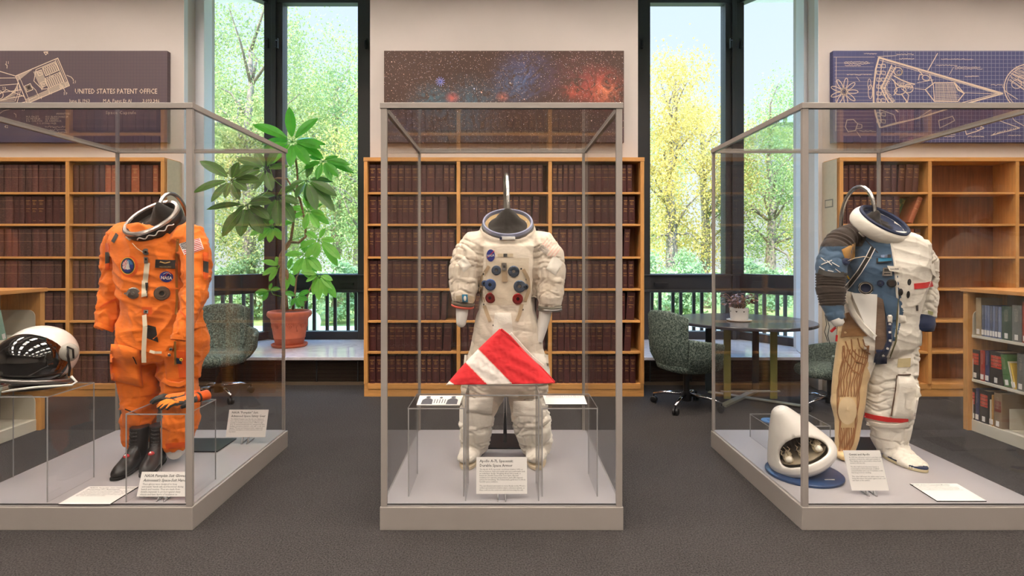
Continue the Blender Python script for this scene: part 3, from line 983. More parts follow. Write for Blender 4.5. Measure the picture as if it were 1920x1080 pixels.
        if nm in pl:
            pitch, pa = pl[nm]
            ph = tt[i] / pitch + .9 * noise.noise(Vector((w[0] * 1.1, w[1] * 1.1, tt[i] * 4 + len(nm))))
            on = max(0.0, min(1.0, .65 + 1.6 * noise.noise(Vector((w[0] * 1.5 + 7, w[1] * 1.5, tt[i] * 6)))))
            disp[i] -= pa * on * max(0.0, 1 - abs(math.sin(math.pi * ph)) * 2.2) ** 1.5
    if 'ribs' in folds:
        for nm, t0, t1, amp, pitch in folds['ribs']:
            for i in range(n):
                if names[who[i]] == nm and t0 < tt[i] < t1:
                    disp[i] = amp * math.sin(2 * math.pi * tt[i] / pitch)
    co = co + no * disp[:, None]
    co[:, 2] = np.maximum(co[:, 2], DECK + .0012 + .012 * ('sole' in folds))
    me.vertices.foreach_set('co', co.ravel()); me.update()
    cx = P((torso[0][1] + torso[0][2]) / 2, 0, Y).x
    root = thing(name, label, 'spacesuit', (cx, Y, DECK), 0, group)
    for mt in mats: me.materials.append(mt)
    nf = len(me.polygons)
    fc = np.empty(nf * 3); me.polygons.foreach_get('center', fc); fc = fc.reshape(-1, 3)
    if matfn:
        mi = np.zeros(nf, int)
        for i, f in enumerate(me.polygons):
            c = fc[i]; u = VPU + c[0] / c[1] * FPX; v = VPV + (CZ - c[2]) / c[1] * FPX
            k0 = f.vertices[0]
            mi[i] = matfn(names[who[k0]], u, v, tt[k0], c)
        me.polygons.foreach_set('material_index', mi)
    me.polygons.foreach_set('use_smooth', [True] * nf)
    S.bvh = BVHTree.FromPolygons([tuple(p) for p in co], [tuple(f.vertices) for f in me.polygons])
    me.transform(Matrix.Translation(-root.location))
    me.name = part
    body = bpy.data.objects.new(part, me); COL.objects.link(body); body.parent = root
    S.root = root; S.body = body
    return S

def hit(S, u, v):
    d = (P(u, v, 1.0) - CAMP).normalized()
    loc, nrm, idx, dist = S.bvh.ray_cast(CAMP, d)
    return (loc, nrm, d)

def drape(name, S, fmap, ns, nt, mats, cell=None, thick=.004, off=.001, smooth=2, parent=None, closed=False, round_=False):
    """A patch of cloth or metal that lies on the suit; fmap(s, t) gives the point of the front view it covers."""
    dist = np.full((ns + 1, nt + 1), np.nan); dirs = {}
    for i in range(ns + 1):
        for j in range(nt + 1):
            u, v = fmap(i / ns, j / nt)
            loc, nrm, d = hit(S, u, v)
            dirs[i, j] = d
            if loc is not None: dist[i, j] = (loc - CAMP).length
    med = np.nanmedian(dist)
    dist = np.where(np.isnan(dist), med, dist)
    dist = np.clip(dist, med - .12, med + .12)
    raw = dist.copy()
    for _ in range(smooth):
        pd = np.pad(dist, 1, mode='edge')
        if closed: pd[:, 0] = pd[:, -3]; pd[:, -1] = pd[:, 2]
        dist = (pd[:-2, 1:-1] + pd[2:, 1:-1] + pd[1:-1, :-2] + pd[1:-1, 2:] + dist * 2) / 6
    dist = np.minimum(dist, raw + .004)
    mb = MB(); top = {}; bot = {}
    for i in range(ns + 1):
        for j in range(nt + 1):
            e = 1.0
            if round_:
                ei = 1 if closed else min(1, min(i, ns - i) / (ns * .18)); ej = 1 if closed else min(1, min(j, nt - j) / (nt * .18))
                if closed: ei = min(1, (ns - i) / (ns * .35))
                e = .25 + .75 * math.sin(min(ei, ej) * math.pi / 2)
            top[i, j] = CAMP + dirs[i, j] * (dist[i, j] - off - thick * e)
            bot[i, j] = CAMP + dirs[i, j] * (raw[i, j] + .004)
    idx = {}; vs = []
    for key, p in top.items(): idx['t', key] = len(vs); vs.append(p)
    border = [(i, j) for i in range(ns + 1) for j in range(nt + 1) if i in (0, ns) or (j in (0, nt) and not closed)]
    for key in border: idx['b', key] = len(vs); vs.append(bot[key])
    fs = []; ms = []
    for i in range(ns):
        for j in range(nt):
            fs.append((idx['t', (i, j)], idx['t', (i + 1, j)], idx['t', (i + 1, j + 1)], idx['t', (i, j + 1)]))
            ms.append(cell((i + .5) / ns, (j + .5) / nt) if cell else 0)
    def skirt(a, b, m):
        fs.append((idx['t', a], idx['t', b], idx['b', b], idx['b', a])); ms.append(m)
    m = 0
    for i in range(ns):
        if not closed: skirt((i, 0), (i + 1, 0), m); skirt((i, nt), (i + 1, nt), m)
    for j in range(nt):
        skirt((ns, j), (ns, j + 1), m)
        if not closed: skirt((0, j), (0, j + 1), m)
    mb.v = vs; mb.f = fs; mb.m = ms
    return mb.build(name, mats, parent or S.root, smooth=True, auto=50)

def rect(u, v, w, h, rot=0.0, sk=0.0):
    c, s = math.cos(rot), math.sin(rot)
    def f(a, b):
        x = (a - .5) * w; y = (b - .5) * h; x += sk * (b - .5) * h
        return u + x * c - y * s, v + x * s + y * c
    return f
def oval(u, v, rx, ry, rot=0.0):
    c, s = math.cos(rot), math.sin(rot)
    def f(a, b):
        a = .02 + .98 * a
        x = rx * a * math.cos(2 * math.pi * b); y = ry * a * math.sin(2 * math.pi * b)
        return u + x * c - y * s, v + x * s + y * c
    return f
def quad(p0, p1, p2, p3):
    """TL, TR, BR, BL; s across, t down."""
    def f(a, b):
        return tuple((p0[i] * (1 - a) + p1[i] * a) * (1 - b) + (p3[i] * (1 - a) + p2[i] * a) * b for i in (0, 1))
    return f
def strip(pts, w):
    pts = [Vector(p) for p in pts]
    ln = [0]
    for a, b in zip(pts[:-1], pts[1:]): ln.append(ln[-1] + (b - a).length)
    def f(a, b):
        x = b * ln[-1]
        k = max(i for i in range(len(ln)) if ln[i] <= x + 1e-9); k = min(k, len(pts) - 2)
        q = (x - ln[k]) / (ln[k + 1] - ln[k]); p = pts[k].lerp(pts[k + 1], q)
        d = (pts[k + 1] - pts[k]).normalized(); nn = Vector((-d.y, d.x))
        p = p - nn * (a - .5) * w
        return p.x, p.y
    return f

def knob(S, name, u, v, r_px, mats, prof, parent=None, seg=22, lift=0.0, smooth=True):
    """A round metal fitting that stands on the suit at (u, v). prof: (radius share, height share, material)."""
    loc, nrm, d = hit(S, u, v)
    if loc is None: loc = P(u, v, S.Y - .15); nrm = -d
    # average normal towards the viewer so that the fitting sits square on the chest
    nrm = (nrm * .5 - d * .8).normalized()
    A = frame_of(nrm); r = r_px * loc.y / FPX
    mb = MB()
    for a, b in zip(prof[:-1], prof[1:]):
        if b[2] is None: continue
        rings = []
        for q in (a, b):
            rings.append([loc + nrm * lift + A @ Vector((q[0] * r * math.cos(2 * math.pi * k / seg), q[0] * r * math.sin(2 * math.pi * k / seg), q[1] * r)) for k in range(seg)])
        mb.rings(rings, False, b[2])
    return mb.build(name, mats, parent or S.root, smooth=smooth, auto=35)

def ring_tube(name, root, c, nrm, R1, r, mat, sq=1.0, rz=None, seg=40, prof=None):
    """A metal ring round centre C facing NRM."""
    A = frame_of(nrm); mb = MB(); n = len(prof) if prof else 10
    rings = []
    for k in range(seg + 1):
        a = 2 * math.pi * k / seg; dx = Vector((math.cos(a), math.sin(a) * sq, 0))
        ring = []
        for j in range(n):
            if prof: pr, pz = prof[j]
            else: pr, pz = r * math.cos(2 * math.pi * j / n), r * math.sin(2 * math.pi * j / n)
            ring.append(Vector(c) + A @ (dx * (R1 + pr) + Vector((0, 0, pz))))
        rings.append(ring)
    mb.rings(rings, False)
    return mb.build(name, mat, root, smooth=True, auto=40)

def dome(name, root, c, nrm, R1, depth, mat, sq=1.0, hump=None, seg=32, nr=9, wr=.0):
    """Cloth liner stretched inside a neck ring; HUMP raises it (a draped neck form)."""
    A = frame_of(nrm); mb = MB(); rings = []
    for i in range(nr + 1):
        q = 1 - i / nr; ring = []
        for k in range(seg):
            a = 2 * math.pi * k / seg
            x, y = math.cos(a) * R1 * q, math.sin(a) * R1 * q * sq
            z = -depth * (1 - q ** 2)
            if hump:
                for hx, hy, hr, hh in hump: z += hh * math.exp(-((x - hx) ** 2 + (y - hy) ** 2) / hr ** 2) * min(1, (1 - q) * 4)
            z += wr * noise.noise(Vector((x * 30, y * 30, 2))) * min(1, (1 - q) * 4)
            ring.append(Vector(c) + A @ Vector((x, y, z)))
        rings.append(ring)
    mb.rings(rings[:-1], False); mb.f.append(tuple(range((nr - 1) * seg, nr * seg))); mb.m.append(0)
    return mb.build(name, mat, root, smooth=True)

def lettering_at(S, name, u, v, body, px, mat, parent, rot=0.0, lift=.006, **kw):
    loc, nrm, d = hit(S, u, v)
    k = loc.y / FPX
    x = Vector((math.cos(rot), 0, -math.sin(rot))); y = Vector((math.sin(rot), 0, math.cos(rot)))
    vs, fs = text_mesh(body, px * k, align='CENTER', **kw)
    mb = MB()
    base = CAMP + d * ((loc - CAMP).length)
    out = []
    for a, b in vs:
        p = base + x * a + y * (b - px * k * .35)
        dd = (p - CAMP).normalized()
        l2, n2, _ = S.bvh.ray_cast(CAMP, dd)[:3]
        dist = (l2 - CAMP).length if l2 is not None else (base - CAMP).length
        dist = min(dist, (base - CAMP).length + .004)
        out.append(CAMP + dd * (dist - lift))
    mb.add(out, fs)
    return mb.build(name, mat, parent, fix=False)

F = {}
F['beta'] = fabric('cream_beta_cloth', (226, 213, 196), .06, .85, .6, 1200, dirt=(192, 168, 136), dirt_amt=.6)
F['beta2'] = fabric('white_beta_cloth', (236, 229, 217), .05, .8, .55, 1200, dirt=(206, 190, 164), dirt_amt=.4)
F['tape'] = fabric('tan_webbing', (198, 178, 150), .08, .9, .2)
F['tape2'] = fabric('brown_webbing', (176, 152, 122), .1, .9, .2)
F['orange'] = fabric('orange_flight_cloth', (238, 122, 38), .12, .75, .75, 1500)
F['orange2'] = fabric('deep_orange_cloth', (226, 92, 30), .08, .8, .3)
F['webbing'] = fabric('cream_webbing', (226, 212, 186), .05, .9, .15)
F['black'] = fabric('black_cloth', (44, 40, 37), .25, .85, .5)
F['velcro'] = fabric('grey_hook_tape', (70, 68, 66), .15, .95, .2)
F['blue'] = fabric('faded_blue_nylon', (70, 95, 120), .2, .6, .5)
F['navy'] = fabric('navy_cloth', (30, 42, 72), .25, .6, .4)
F['dark'] = fabric('dark_corded_sleeve', (62, 52, 46), .35, .7, .4)
F['tan'] = fabric('ochre_cloth', (190, 142, 82), .12, .85, .4)
F['foam'] = plain('white_mannequin_foam', (236, 232, 226), .75)
F['gold'] = plain('gold_thread', (188, 158, 92), .6)
F['patchblue'] = fabric('patch_blue', (38, 48, 124), .1, .8, .1)
F['patchred'] = fabric('patch_red', (196, 40, 40), .08, .8, .1)
F['patchwhite'] = fabric('patch_white', (234, 230, 224), .04, .8, .1)
F['patchyellow'] = fabric('patch_yellow', (240, 196, 52), .05, .8, .1)
F['bluemetal'] = plain('blue_anodised_metal', (84, 108, 156), .25, metal=.9)
F['ringblue'] = plain('pale_blue_ring_metal', (178, 184, 214), .28, metal=.5)
F['gaugeblue'] = plain('blue_gauge', (38, 122, 160), .35)
F['redmetal'] = plain('red_anodised_metal', (150, 22, 24), .22, metal=.85)
F['slate'] = plain('slate_blue_metal', (92, 106, 128), .22, metal=.9)
F['greymetal'] = plain('grey_alloy', (150, 146, 142), .3, metal=.9)
F['darkmetal'] = plain('dark_ring_metal', (58, 54, 52), .3, metal=.8)
F['rubber'] = plain('black_rubber', (26, 24, 24), .6)

# ------------------------------------------------ stands: steel goose-neck on a dark plate
def stand(label, base, plate, neck, pts, yaw=0):
    t = thing('mannequin_stand', label, 'stand', base, 0, 'steel suit stands')
    b = MB(); w, d = plate
    Mz = Matrix.Rotation(yaw, 4, 'Z')
    b.box(-w / 2, w / 2, -d / 2, d / 2, .0006, .009, M=Matrix.Translation(base) @ Mz)
    b.build('base_plate', plain('dark_stand_plate', (46, 46, 50), .3, metal=.4), t, bevel=.002)
    k = MB(); k.tube(pts, .0125, 14)
    k.tube([pts[0] , (pts[0][0] + .018, pts[0][1] - .004, .95)], .009, 10) if yaw == 0 else None
    k.build('goose_neck', M['steel'], t, smooth=True)
    return t
def arch(a, b, rise, n=14):
    """Half-round hoop from A (front, down in the neck) to B (back), RISE above the mean."""
    a = Vector(a); b = Vector(b); out = []
    for i in range(n + 1):
        q = math.pi * i / n
        p = a.lerp(b, (1 - math.cos(q)) / 2); p.z += rise * math.sin(q); out.append(p)
    return out

# ================================================================= WHITE SUIT, CENTRE
YC = 3.5
W = make_suit('white_spacesuit', 'cream white moonwalk spacesuit with red and blue chest connectors, central case', None, YC,
    [(431, 906, 998, .07, .06), (441, 892, 1012, .125, .035), (462, 886, 1020, .17, 0), (500, 890, 1014, .175, -.01), (540, 900, 1003, .17, -.02), (580, 897, 1003, .17, -.02), (610, 889, 1010, .172, -.02),
     (650, 881, 1019, .175, 0), (690, 873, 1030, .175, 0), (718, 868, 1031, .16, 0), (736, 874, 1022, .12, 0)],
    {'arm_l': [(916, 458, 0, 28), (893, 463, -.01, 33), (880, 483, -.03, 34), (872, 509, -.06, 30.5), (870, 535, -.07, 27.5), (870, 556, -.09, 24.5), (869, 568, -.1, 21)],
     'arm_r': [(990, 458, 0, 28), (1014, 463, -.01, 33), (1026, 483, -.03, 33.5), (1031, 509, -.06, 29.5), (1031, 537, -.07, 26.5), (1031, 558, -.08, 26), (1031, 573, -.08, 21)],
     'leg_l': [(910, 705, 0, 44), (903, 745, 0, 40), (894, 775, -.02, 33), (892, 805, -.02, 31), (890, 830, 0, 27), (889, 842, .01, 25)],
     'leg_r': [(990, 705, 0, 42), (990, 745, 0, 36), (993, 775, -.02, 36.5), (1000, 805, -.02, 35.5), (1005, 830, 0, 30), (1006, 840, .01, 27)],
     'foot_l': [(889, 840, .05, 22, .8), (883, 847, -.04, 21, .75), (876, 857, -.14, 19, .62), (873, 861, -.2, 16, .5)],
     'foot_r': [(1007, 840, .05, 23, .8), (1007, 847, -.04, 21, .75), (1004, 857, -.14, 19, .62), (1003, 861, -.2, 16, .5)]},
    [F['beta'], F['beta2']], lambda nm, u, v, t, c: 1 if 'leg' in nm and v > 745 or 'foot' in nm else 0,
    {'torso': (.010, 7, 1), 'arm_l': (.012, 17, 1), 'arm_r': (.012, 17, 1), 'leg_l': (.021, 21, 1), 'leg_r': (.021, 21, 1), 'foot_l': (.010, 9, 1), 'foot_r': (.010, 9, 1), 'pleats': {'arm_l': (.034, .016), 'arm_r': (.034, .016), 'leg_l': (.045, .022), 'leg_r': (.045, .022), 'foot_l': (.05, .012), 'foot_r': (.05, .012)}}, voxel=.007,
    tori=[(P(952, 417, 3.47) + Vector((0, .02, -.045)), (0, -.57, .82), .150, .030, .034)])
# overshoe soles
for uu, nm in ((876, 'l'), (1004, 'r')):
    mb = MB(); x0 = PX(uu, 3.36); x1 = PX(889 if nm == 'l' else 1007, 3.55)
    pl = []
    for k in range(28):
        a = 2 * math.pi * k / 28; y = 3.43 + .165 * math.sin(a); q = (y - 3.27) / .33
        pl.append((x0 + (x1 - x0) * q + (.066 - .012 * q) * math.cos(a), y))
    mb.slab(pl, DECK + .0008, DECK + .022)
    mb.build('boot_sole', plain('cream_rubber_sole', (214, 196, 168), .7), W.root, bevel=.004)
# neck ring
cN = P(952, 417, 3.47); nN = (0.0, -.57, .82)
ring_tube('neck_ring', W.root, cN, nN, .152, .012, F['ringblue'], prof=[(.008, -.02), (.010, .0), (.006, .010), (-.003, .010), (-.006, .003), (-.006, -.02)])
ring_tube('neck_ring_lip', W.root, cN + Vector((0, .006, -.016)), nN, .158, .01, F['greymetal'], prof=[(.006, -.018), (.010, -.006), (.006, .006), (-.004, .006), (-.004, -.018)])
dome('neck_liner', W.root, cN + Vector((0, .005, -.008)), nN, .142, .07, fabric('tan_liner_cloth', (206, 176, 130), .12, .9, .4), wr=.01)
dome('neck_form_cloth', W.root, cN + Vector((0, .004, -.02)), nN, .124, .02, F['black'], hump=[(0, .045, .075, .11)], wr=.014)
lk = MB()
lk.box(-.045, .045, -.012, .012, -.010, .010, M=Matrix.Translation(cN + Matrix.Rotation(0, 3, 'X') @ Vector((0.0, -.128, -.105))))
lk.build('ring_latch', F['patchwhite'], W.root, bevel=.003)
MB().box(-.020, -.006, -.0135, .0, -.0085, .0085, M=Matrix.Translation(cN + Vector((-.03, -.128, -.105)))).build('latch_button', F['navy'], W.root)
# wrists: cuff rings and foam hand stubs
def stub(S, name, pts, rs, mat):
    mb = MB(); mb.tube(pts, rs, 18)
    return mb.build(name, mat, S.root, smooth=True, auto=60)
ring_tube('wrist_ring', W.root, P(867.5, 574, 3.40), (.12, -.12, 1), .064, .008, plain('red_wrist_ring', (196, 84, 66), .4, metal=.3), sq=.85)
ring_tube('wrist_ring', W.root, P(1031, 580, 3.42), (.02, -.06, 1), .068, .009, F['greymetal'], sq=.85)
ring_tube('wrist_cuff', W.root, P(868.5, 569, 3.40), (.12, -.12, 1), .060, .013, fabric('olive_cuff', (104, 92, 78), .1), sq=.88)
ring_tube('wrist_cuff', W.root, P(1031, 575, 3.42), (.02, -.06, 1), .064, .012, fabric('grey_cuff', (136, 130, 118), .1), sq=.88)
stub(W, 'foam_hand', [P(867, 572, 3.40), P(866, 590, 3.39), P(864.5, 608, 3.38), P(864.5, 613, 3.38)], [.040, .037, .029, .016], F['foam'])
stub(W, 'foam_hand', [P(1024, 574, 3.42), P(1021, 595, 3.42), P(1016, 615, 3.42), P(1009, 640, 3.42)], [.042, .038, .034, .028], F['foam'])
# chest panel stains, straps, connectors
drape('chest_panel', W, quad((906, 484), (992, 484), (988, 572), (903, 572)), 16, 16, [fabric('stained_chest_cloth', (214, 199, 177), .08, .85, .4, dirt=(186, 162, 132), dirt_amt=.6)], thick=.0008, off=.0004, smooth=0)
P6 = [(0, .30, 0), (.30, .30, 1), (.34, .62, 1), (.55, .62, 0), (.62, .42, 0), (.78, .38, 0), (.92, .30, 0), (1.0, .16, 0), (1.02, -.25, 0)]
PB = [(0, .15, 1), (.26, .15, 1), (.30, .55, 0), (.52, .58, 0), (.58, .40, 0), (.80, .42, 0), (.86, .24, 0), (1.0, .2, 0), (1.0, -.25, 0)]
for u, v, r, mt, nm in ((930.7, 507, 9.2, 'slate', 'grey-blue chest connector'), (963, 509, 10.8, 'slate', 'grey chest connector'), (919.5, 534, 11, 'bluemetal', 'blue chest connector'), (974, 537, 11.5, 'slate', 'grey side connector'), (920, 558.5, 10, 'redmetal', 'red chest connector'), (970.5, 560.5, 10.2, 'redmetal', 'red chest connector')):
    o = knob(W, 'chest_connector', u, v, r, [F[mt], F['rubber'] if mt != 'slate' else F['greymetal']], PB)
    o['label'] = nm
knob(W, 'connector_elbow', 910, 531, 5.5, [F['bluemetal'], F['rubber']], [(0, .9, 1), (.4, .9, 1), (.5, 1.4, 0), (1, 1.3, 0), (1.05, -.4, 0)])
knob(W, 'connector_elbow', 984, 537, 5.5, [F['slate'], F['rubber']], [(0, .9, 1), (.4, .9, 1), (.5, 1.4, 0), (1, 1.3, 0), (1.05, -.4, 0)])
for pts in ([(917, 499), (904, 520), (901, 545), (907, 567)], [(908, 573), (914, 590), (919, 603)], [(981, 505), (990, 522), (992, 545), (984, 565)], [(979, 570), (974, 590), (969, 602)]):
    drape('webbing_strap', W, strip(pts, 6.5), 3, 16, F['tape2'], thick=.006)
drape('zip_flap', W, quad((940, 493), (950, 493), (952, 528), (941, 528)), 4, 12, [F['tape2']], thick=.008)
k = drape('zip_buckle', W, quad((940.5, 493), (949.5, 493), (950.5, 507), (941, 507)), 4, 6, [F['greymetal'], F['rubber']], lambda a, b: 1 if .25 < a < .75 and .25 < b < .6 else 0, thick=.014)
drape('name_strip', W, quad((933, 475.5), (962, 475.5), (962, 482), (933, 482)), 8, 3, [F['tape'], F['velcro']], lambda a, b: 1 if .36 < a < .68 else 0, thick=.003)
drape('crotch_flap', W, quad((928, 586), (958, 586), (964, 640), (921, 640)), 10, 16, [F['beta2']], thick=.006, round_=True)
for u, v in ((931, 591), (952, 593), (925.5, 610), (957, 613.5), (927.5, 618), (954, 619.5), (907.5, 571), (980, 580.5), (901, 532), (907, 514), (977, 504), (987, 524)):
    knob(W, 'snap', u, v, 2.0, [F['darkmetal']], [(0, .5, 0), (.6, .5, 0), (1, .2, 0), (1, -.5, 0)], seg=10)
# shoulder pockets, knee patches
drape('arm_pocket', W, quad((857, 492), (871, 480), (884, 498), (869, 511)), 8, 8, [F['beta2']], thick=.007, round_=True)
drape('arm_pocket', W, quad((1038, 477), (1056, 492), (1042, 517), (1024, 504)), 8, 8, [F['beta2']], thick=.007, round_=True)
drape('thigh_pocket', W, quad((871, 665), (897, 668), (893, 722), (866, 716)), 8, 10, [F['beta2']], thick=.012, round_=True)
drape('thigh_pocket', W, quad((1000, 662), (1028, 665), (1030, 718), (1004, 724)), 8, 10, [F['beta2']], thick=.012, round_=True)
drape('knee_patch', W, quad((972, 734), (1001, 734), (1001, 748), (972, 748)), 6, 4, [fabric('grey_knee_patch', (166, 152, 134), .08)], thick=.003)
for q in (((873, 745), (925, 745), (922, 776), (868, 772)), ((962, 752), (1015, 752), (1020, 782), (962, 780))):
    drape('knee_pad', W, quad(*q), 8, 8, [F['beta2']], thick=.01, round_=True)
# round blue agency patch, faded flag
k = drape('chest_patch', W, oval(920, 479, 8, 11.5), 6, 22, [F['patchblue'], F['patchwhite']], lambda a, b: 0, thick=.003, closed=True)
lettering_at(W, 'patch_lettering', 920, 479, 'NASA', 6.2, F['patchwhite'], k, rot=-.08, lift=.0075, narrow=.85)
drape('patch_swoosh', W, strip([(914, 483), (920, 477), (927, 470)], 1.2), 1, 6, [F['patchred']], thick=.006, parent=k)
fm = [fabric('faded_flag_white', (222, 208, 192), .04), fabric('faded_flag_red', (222, 184, 168), .05), fabric('faded_flag_blue', (120, 112, 112), .1)]
def flagcell(a, b, st=13):
    if a < .42 and b < .54:
        i, j = int(a / .42 * 10), int(b / .54 * 7)
        return 2 if (i + j) % 2 == 0 else 0
    return 1 if int(b * 13) % 2 == 0 else 0
drape('flag_patch', W, quad((1009, 467), (1026, 446), (1052, 466), (1037, 486)), 24, 13, fm, flagcell, thick=.002)
# wrist gauge
k = drape('wrist_gauge', W, quad((866, 552), (876.5, 552), (877.5, 567), (867, 567)), 5, 5, [F['gaugeblue'], F['patchwhite']], thick=.012)
drape('gauge_dial', W, oval(871.8, 559.5, 2.6, 5), 3, 12, [F['patchwhite']], thick=.016, closed=True, parent=k)
drape('wrist_strap', W, quad((849, 556), (866, 553), (866, 569), (852, 569)), 6, 4, [F['tape']], thick=.004)
drape('wrist_strap', W, quad((877, 553), (890, 557), (889, 569), (877.5, 569)), 6, 4, [F['tape']], thick=.004)
stand('steel goose-neck stand rising behind the white suit in the central case', (PX(949, 3.78), 3.78, DECK), (.25, .30), None,
      [(PX(947, 3.75), 3.75, DECK + .005), (PX(947, 3.75), 3.75, 1.0), (PX(947, 3.75), 3.75, 1.6)] + arch((PX(947, 3.75), 3.75, 1.75), P(952.5, 400, 3.47), .235) + [P(951, 412, 3.47)])
# ================================================================= ORANGE SUIT
YO = 3.45
O = make_suit('orange_spacesuit', 'bright orange launch and entry suit without helmet, case by the potted plant', None, YO,
    [(424, 244, 340, .12, 0), (436, 222, 366, .15, 0), (455, 214, 376, .17, 0), (490, 222, 374, .18, 0), (540, 232, 370, .17, 0), (580, 236, 366, .17, 0), (610, 232, 374, .18, 0),
     (640, 226, 383, .19, 0), (663, 228, 379, .18, 0), (676, 238, 368, .14, 0)],
    {'arm_l': [(240, 442, .05, 30), (219, 466, .06, 25), (217, 500, .06, 23.5), (214, 540, .04, 23.5), (209, 572, .02, 21), (199, 603, -.02, 17), (195, 615, -.03, 15)],
     'arm_r': [(350, 444, -.05, 32), (368, 476, -.09, 25), (369, 515, -.12, 24), (365, 552, -.17, 24), (352, 592, -.24, 18.5), (340, 620, -.29, 14.5), (336.5, 633, -.31, 13)],
     'leg_l': [(262, 650, 0, 42), (259, 690, 0, 37), (261, 722, -.02, 32), (262, 752, -.02, 28), (261, 785, 0, 30), (262, 812, .06, 27), (262, 838, .08, 21)],
     'leg_r': [(335, 650, 0, 44), (336, 690, 0, 36), (336, 718, -.02, 31.5), (339, 750, -.03, 31), (338, 785, -.03, 31), (334, 815, -.03, 26), (332, 838, -.03, 22)]},
    [F['orange'], F['orange2']], None,
    {'torso': (.030, 7, -1), 'arm_l': (.026, 12, -1), 'arm_r': (.026, 12, -1), 'leg_l': (.032, 9, -1), 'leg_r': (.032, 9, -1)}, voxel=.008,
    tori=[(P(288, 440, 3.44), (-.16, -.35, .92), .146, .032, .026)])
stub(O, 'foam_foot', [P(330, 832, 3.42), P(329, 845, 3.40), P(327, 851, 3.37)], [.062, .058, .04], F['foam'])
stub(O, 'foam_foot', [P(262, 830, 3.48), P(261, 845, 3.47), P(260, 850, 3.45)], [.062, .058, .04], F['foam'])
# neck ring leaning to one side
cO = P(285, 409, 3.37); nO = (-.20, -.64, .74)
ring_tube('neck_ring', O.root, cO, nO, .160, .01, plain('bright_ring_metal', (206, 196, 190), .25, metal=.85), prof=[(.012, -.004), (.013, .008), (.004, .014), (-.012, .012), (-.014, .004)])
ring_tube('ring_channel', O.root, cO + Vector(nO) * -.024, nO, .150, .02, F['darkmetal'], prof=[(.018, -.02), (.020, .012), (.014, .022), (-.008, .026), (-.012, .0), (-.008, -.024), (.010, -.034)])
ring_tube('neck_seal', O.root, cO + Vector(nO) * -.058, nO, .140, .02, F['black'], prof=[(.018, -.035), (.024, .014), (-.006, .022), (-.012, -.03)])
dome('neck_form_cloth', O.root, cO + Vector(nO) * -.03, nO, .142, .05, F['black'], hump=[(.045, .055, .055, .13), (-.03, .02, .06, .05)], wr=.018)
dome('neck_liner', O.root, cO + Vector(nO) * -.036, nO, .146, .02, fabric('pale_liner_cloth', (206, 200, 180), .08))
lw = MB()
A = frame_of(nO)
for a0, a1 in ((3.5, 4.3), (4.6, 5.9)):
    lw.tube([cO + A @ Vector((.177 * math.cos(a), .177 * math.sin(a), -.022 + .008 * math.sin(a * 19))) for a in np.linspace(a0, a1, 24)], .0035, 6)
lw.build('lacing_cord', F['patchwhite'], O.root, smooth=True)
# collar folds of the suit below the ring
# patches
def mission(a, b):
    if a > .9: return 1
    if a > .72: return 2
    th = b * 2 * math.pi
    x, y = a / .72 * math.cos(th), a / .72 * math.sin(th)
    if -.75 < y < .55 and abs(x - .05) < .05 + .24 * max(0, y + .75) ** 1.4: return 3
    if y >= .55: return 0
    if x < -.1: return 4 if int((x + y * .5 + 2) * 7) % 2 else 3
    return 0 if y > -.2 else 5
drape('mission_patch_backing', O, oval(241.5, 500, 17.5, 20), 4, 26, [F['orange2']], thick=.003, closed=True)
drape('mission_patch', O, oval(239.5, 498.5, 13.8, 16.2), 14, 44, [F['patchblue'], F['patchyellow'], F['navy'], F['patchwhite'], F['patchred'], fabric('patch_teal', (60, 110, 150), .1)], mission, thick=.007, closed=True)
nt = drape('name_tag', O, quad((291.5, 486.5), (329, 487.5), (328.5, 504), (290.5, 502)), 8, 4, [F['rubber']], thick=.005, smooth=6)
lettering_at(O, 'name_lettering', 310, 500.5, 'MISSION SPEC', 3.6, F['gold'], nt, lift=.010)
drape('tag_wings', O, strip([(300, 490.5), (309.5, 493.5), (319, 491)], 2.0), 1, 8, [F['gold']], thick=.008, parent=nt)
k = drape('round_patch', O, oval(312, 519, 12.8, 10.2, .05), 6, 26, [F['patchblue']], thick=.004, closed=True)
lettering_at(O, 'patch_lettering', 312, 521, 'NASA', 8.2, F['patchwhite'], k, rot=.06, lift=.011, bold=.0006)
drape('patch_swoosh', O, strip([(303, 523), (311, 516), (316, 511), (322, 513)], 1.0), 1, 8, [F['patchred']], thick=.008, parent=k)
drape('patch_orbit', O, strip([(306, 514), (311, 511.5), (317, 512), (321, 516)], .8), 1, 8, [F['patchwhite']], thick=.008, parent=k)
fo = [F['patchwhite'], F['patchred'], fabric('flag_navy', (40, 42, 66), .1)]
def flagcell2(a, b):
    if a < .05 or a > .96 or b < .05 or b > .95: return 0
    a = (a - .05) / .91; b = (b - .05) / .9
    if a < .42 and b < .54:
        i, j = int(a / .42 * 9), int(b / .54 * 7)
        return 0 if (i % 2 == 0 and j % 2 == 0) or (i % 2 and j % 2) else 2
    return 1 if int(b * 13) % 2 == 0 else 0
drape('flag_patch', O, quad((335.5, 457), (375, 446), (382.5, 467), (346, 479.5)), 28, 28, fo, flagcell2, thick=.004, smooth=5)
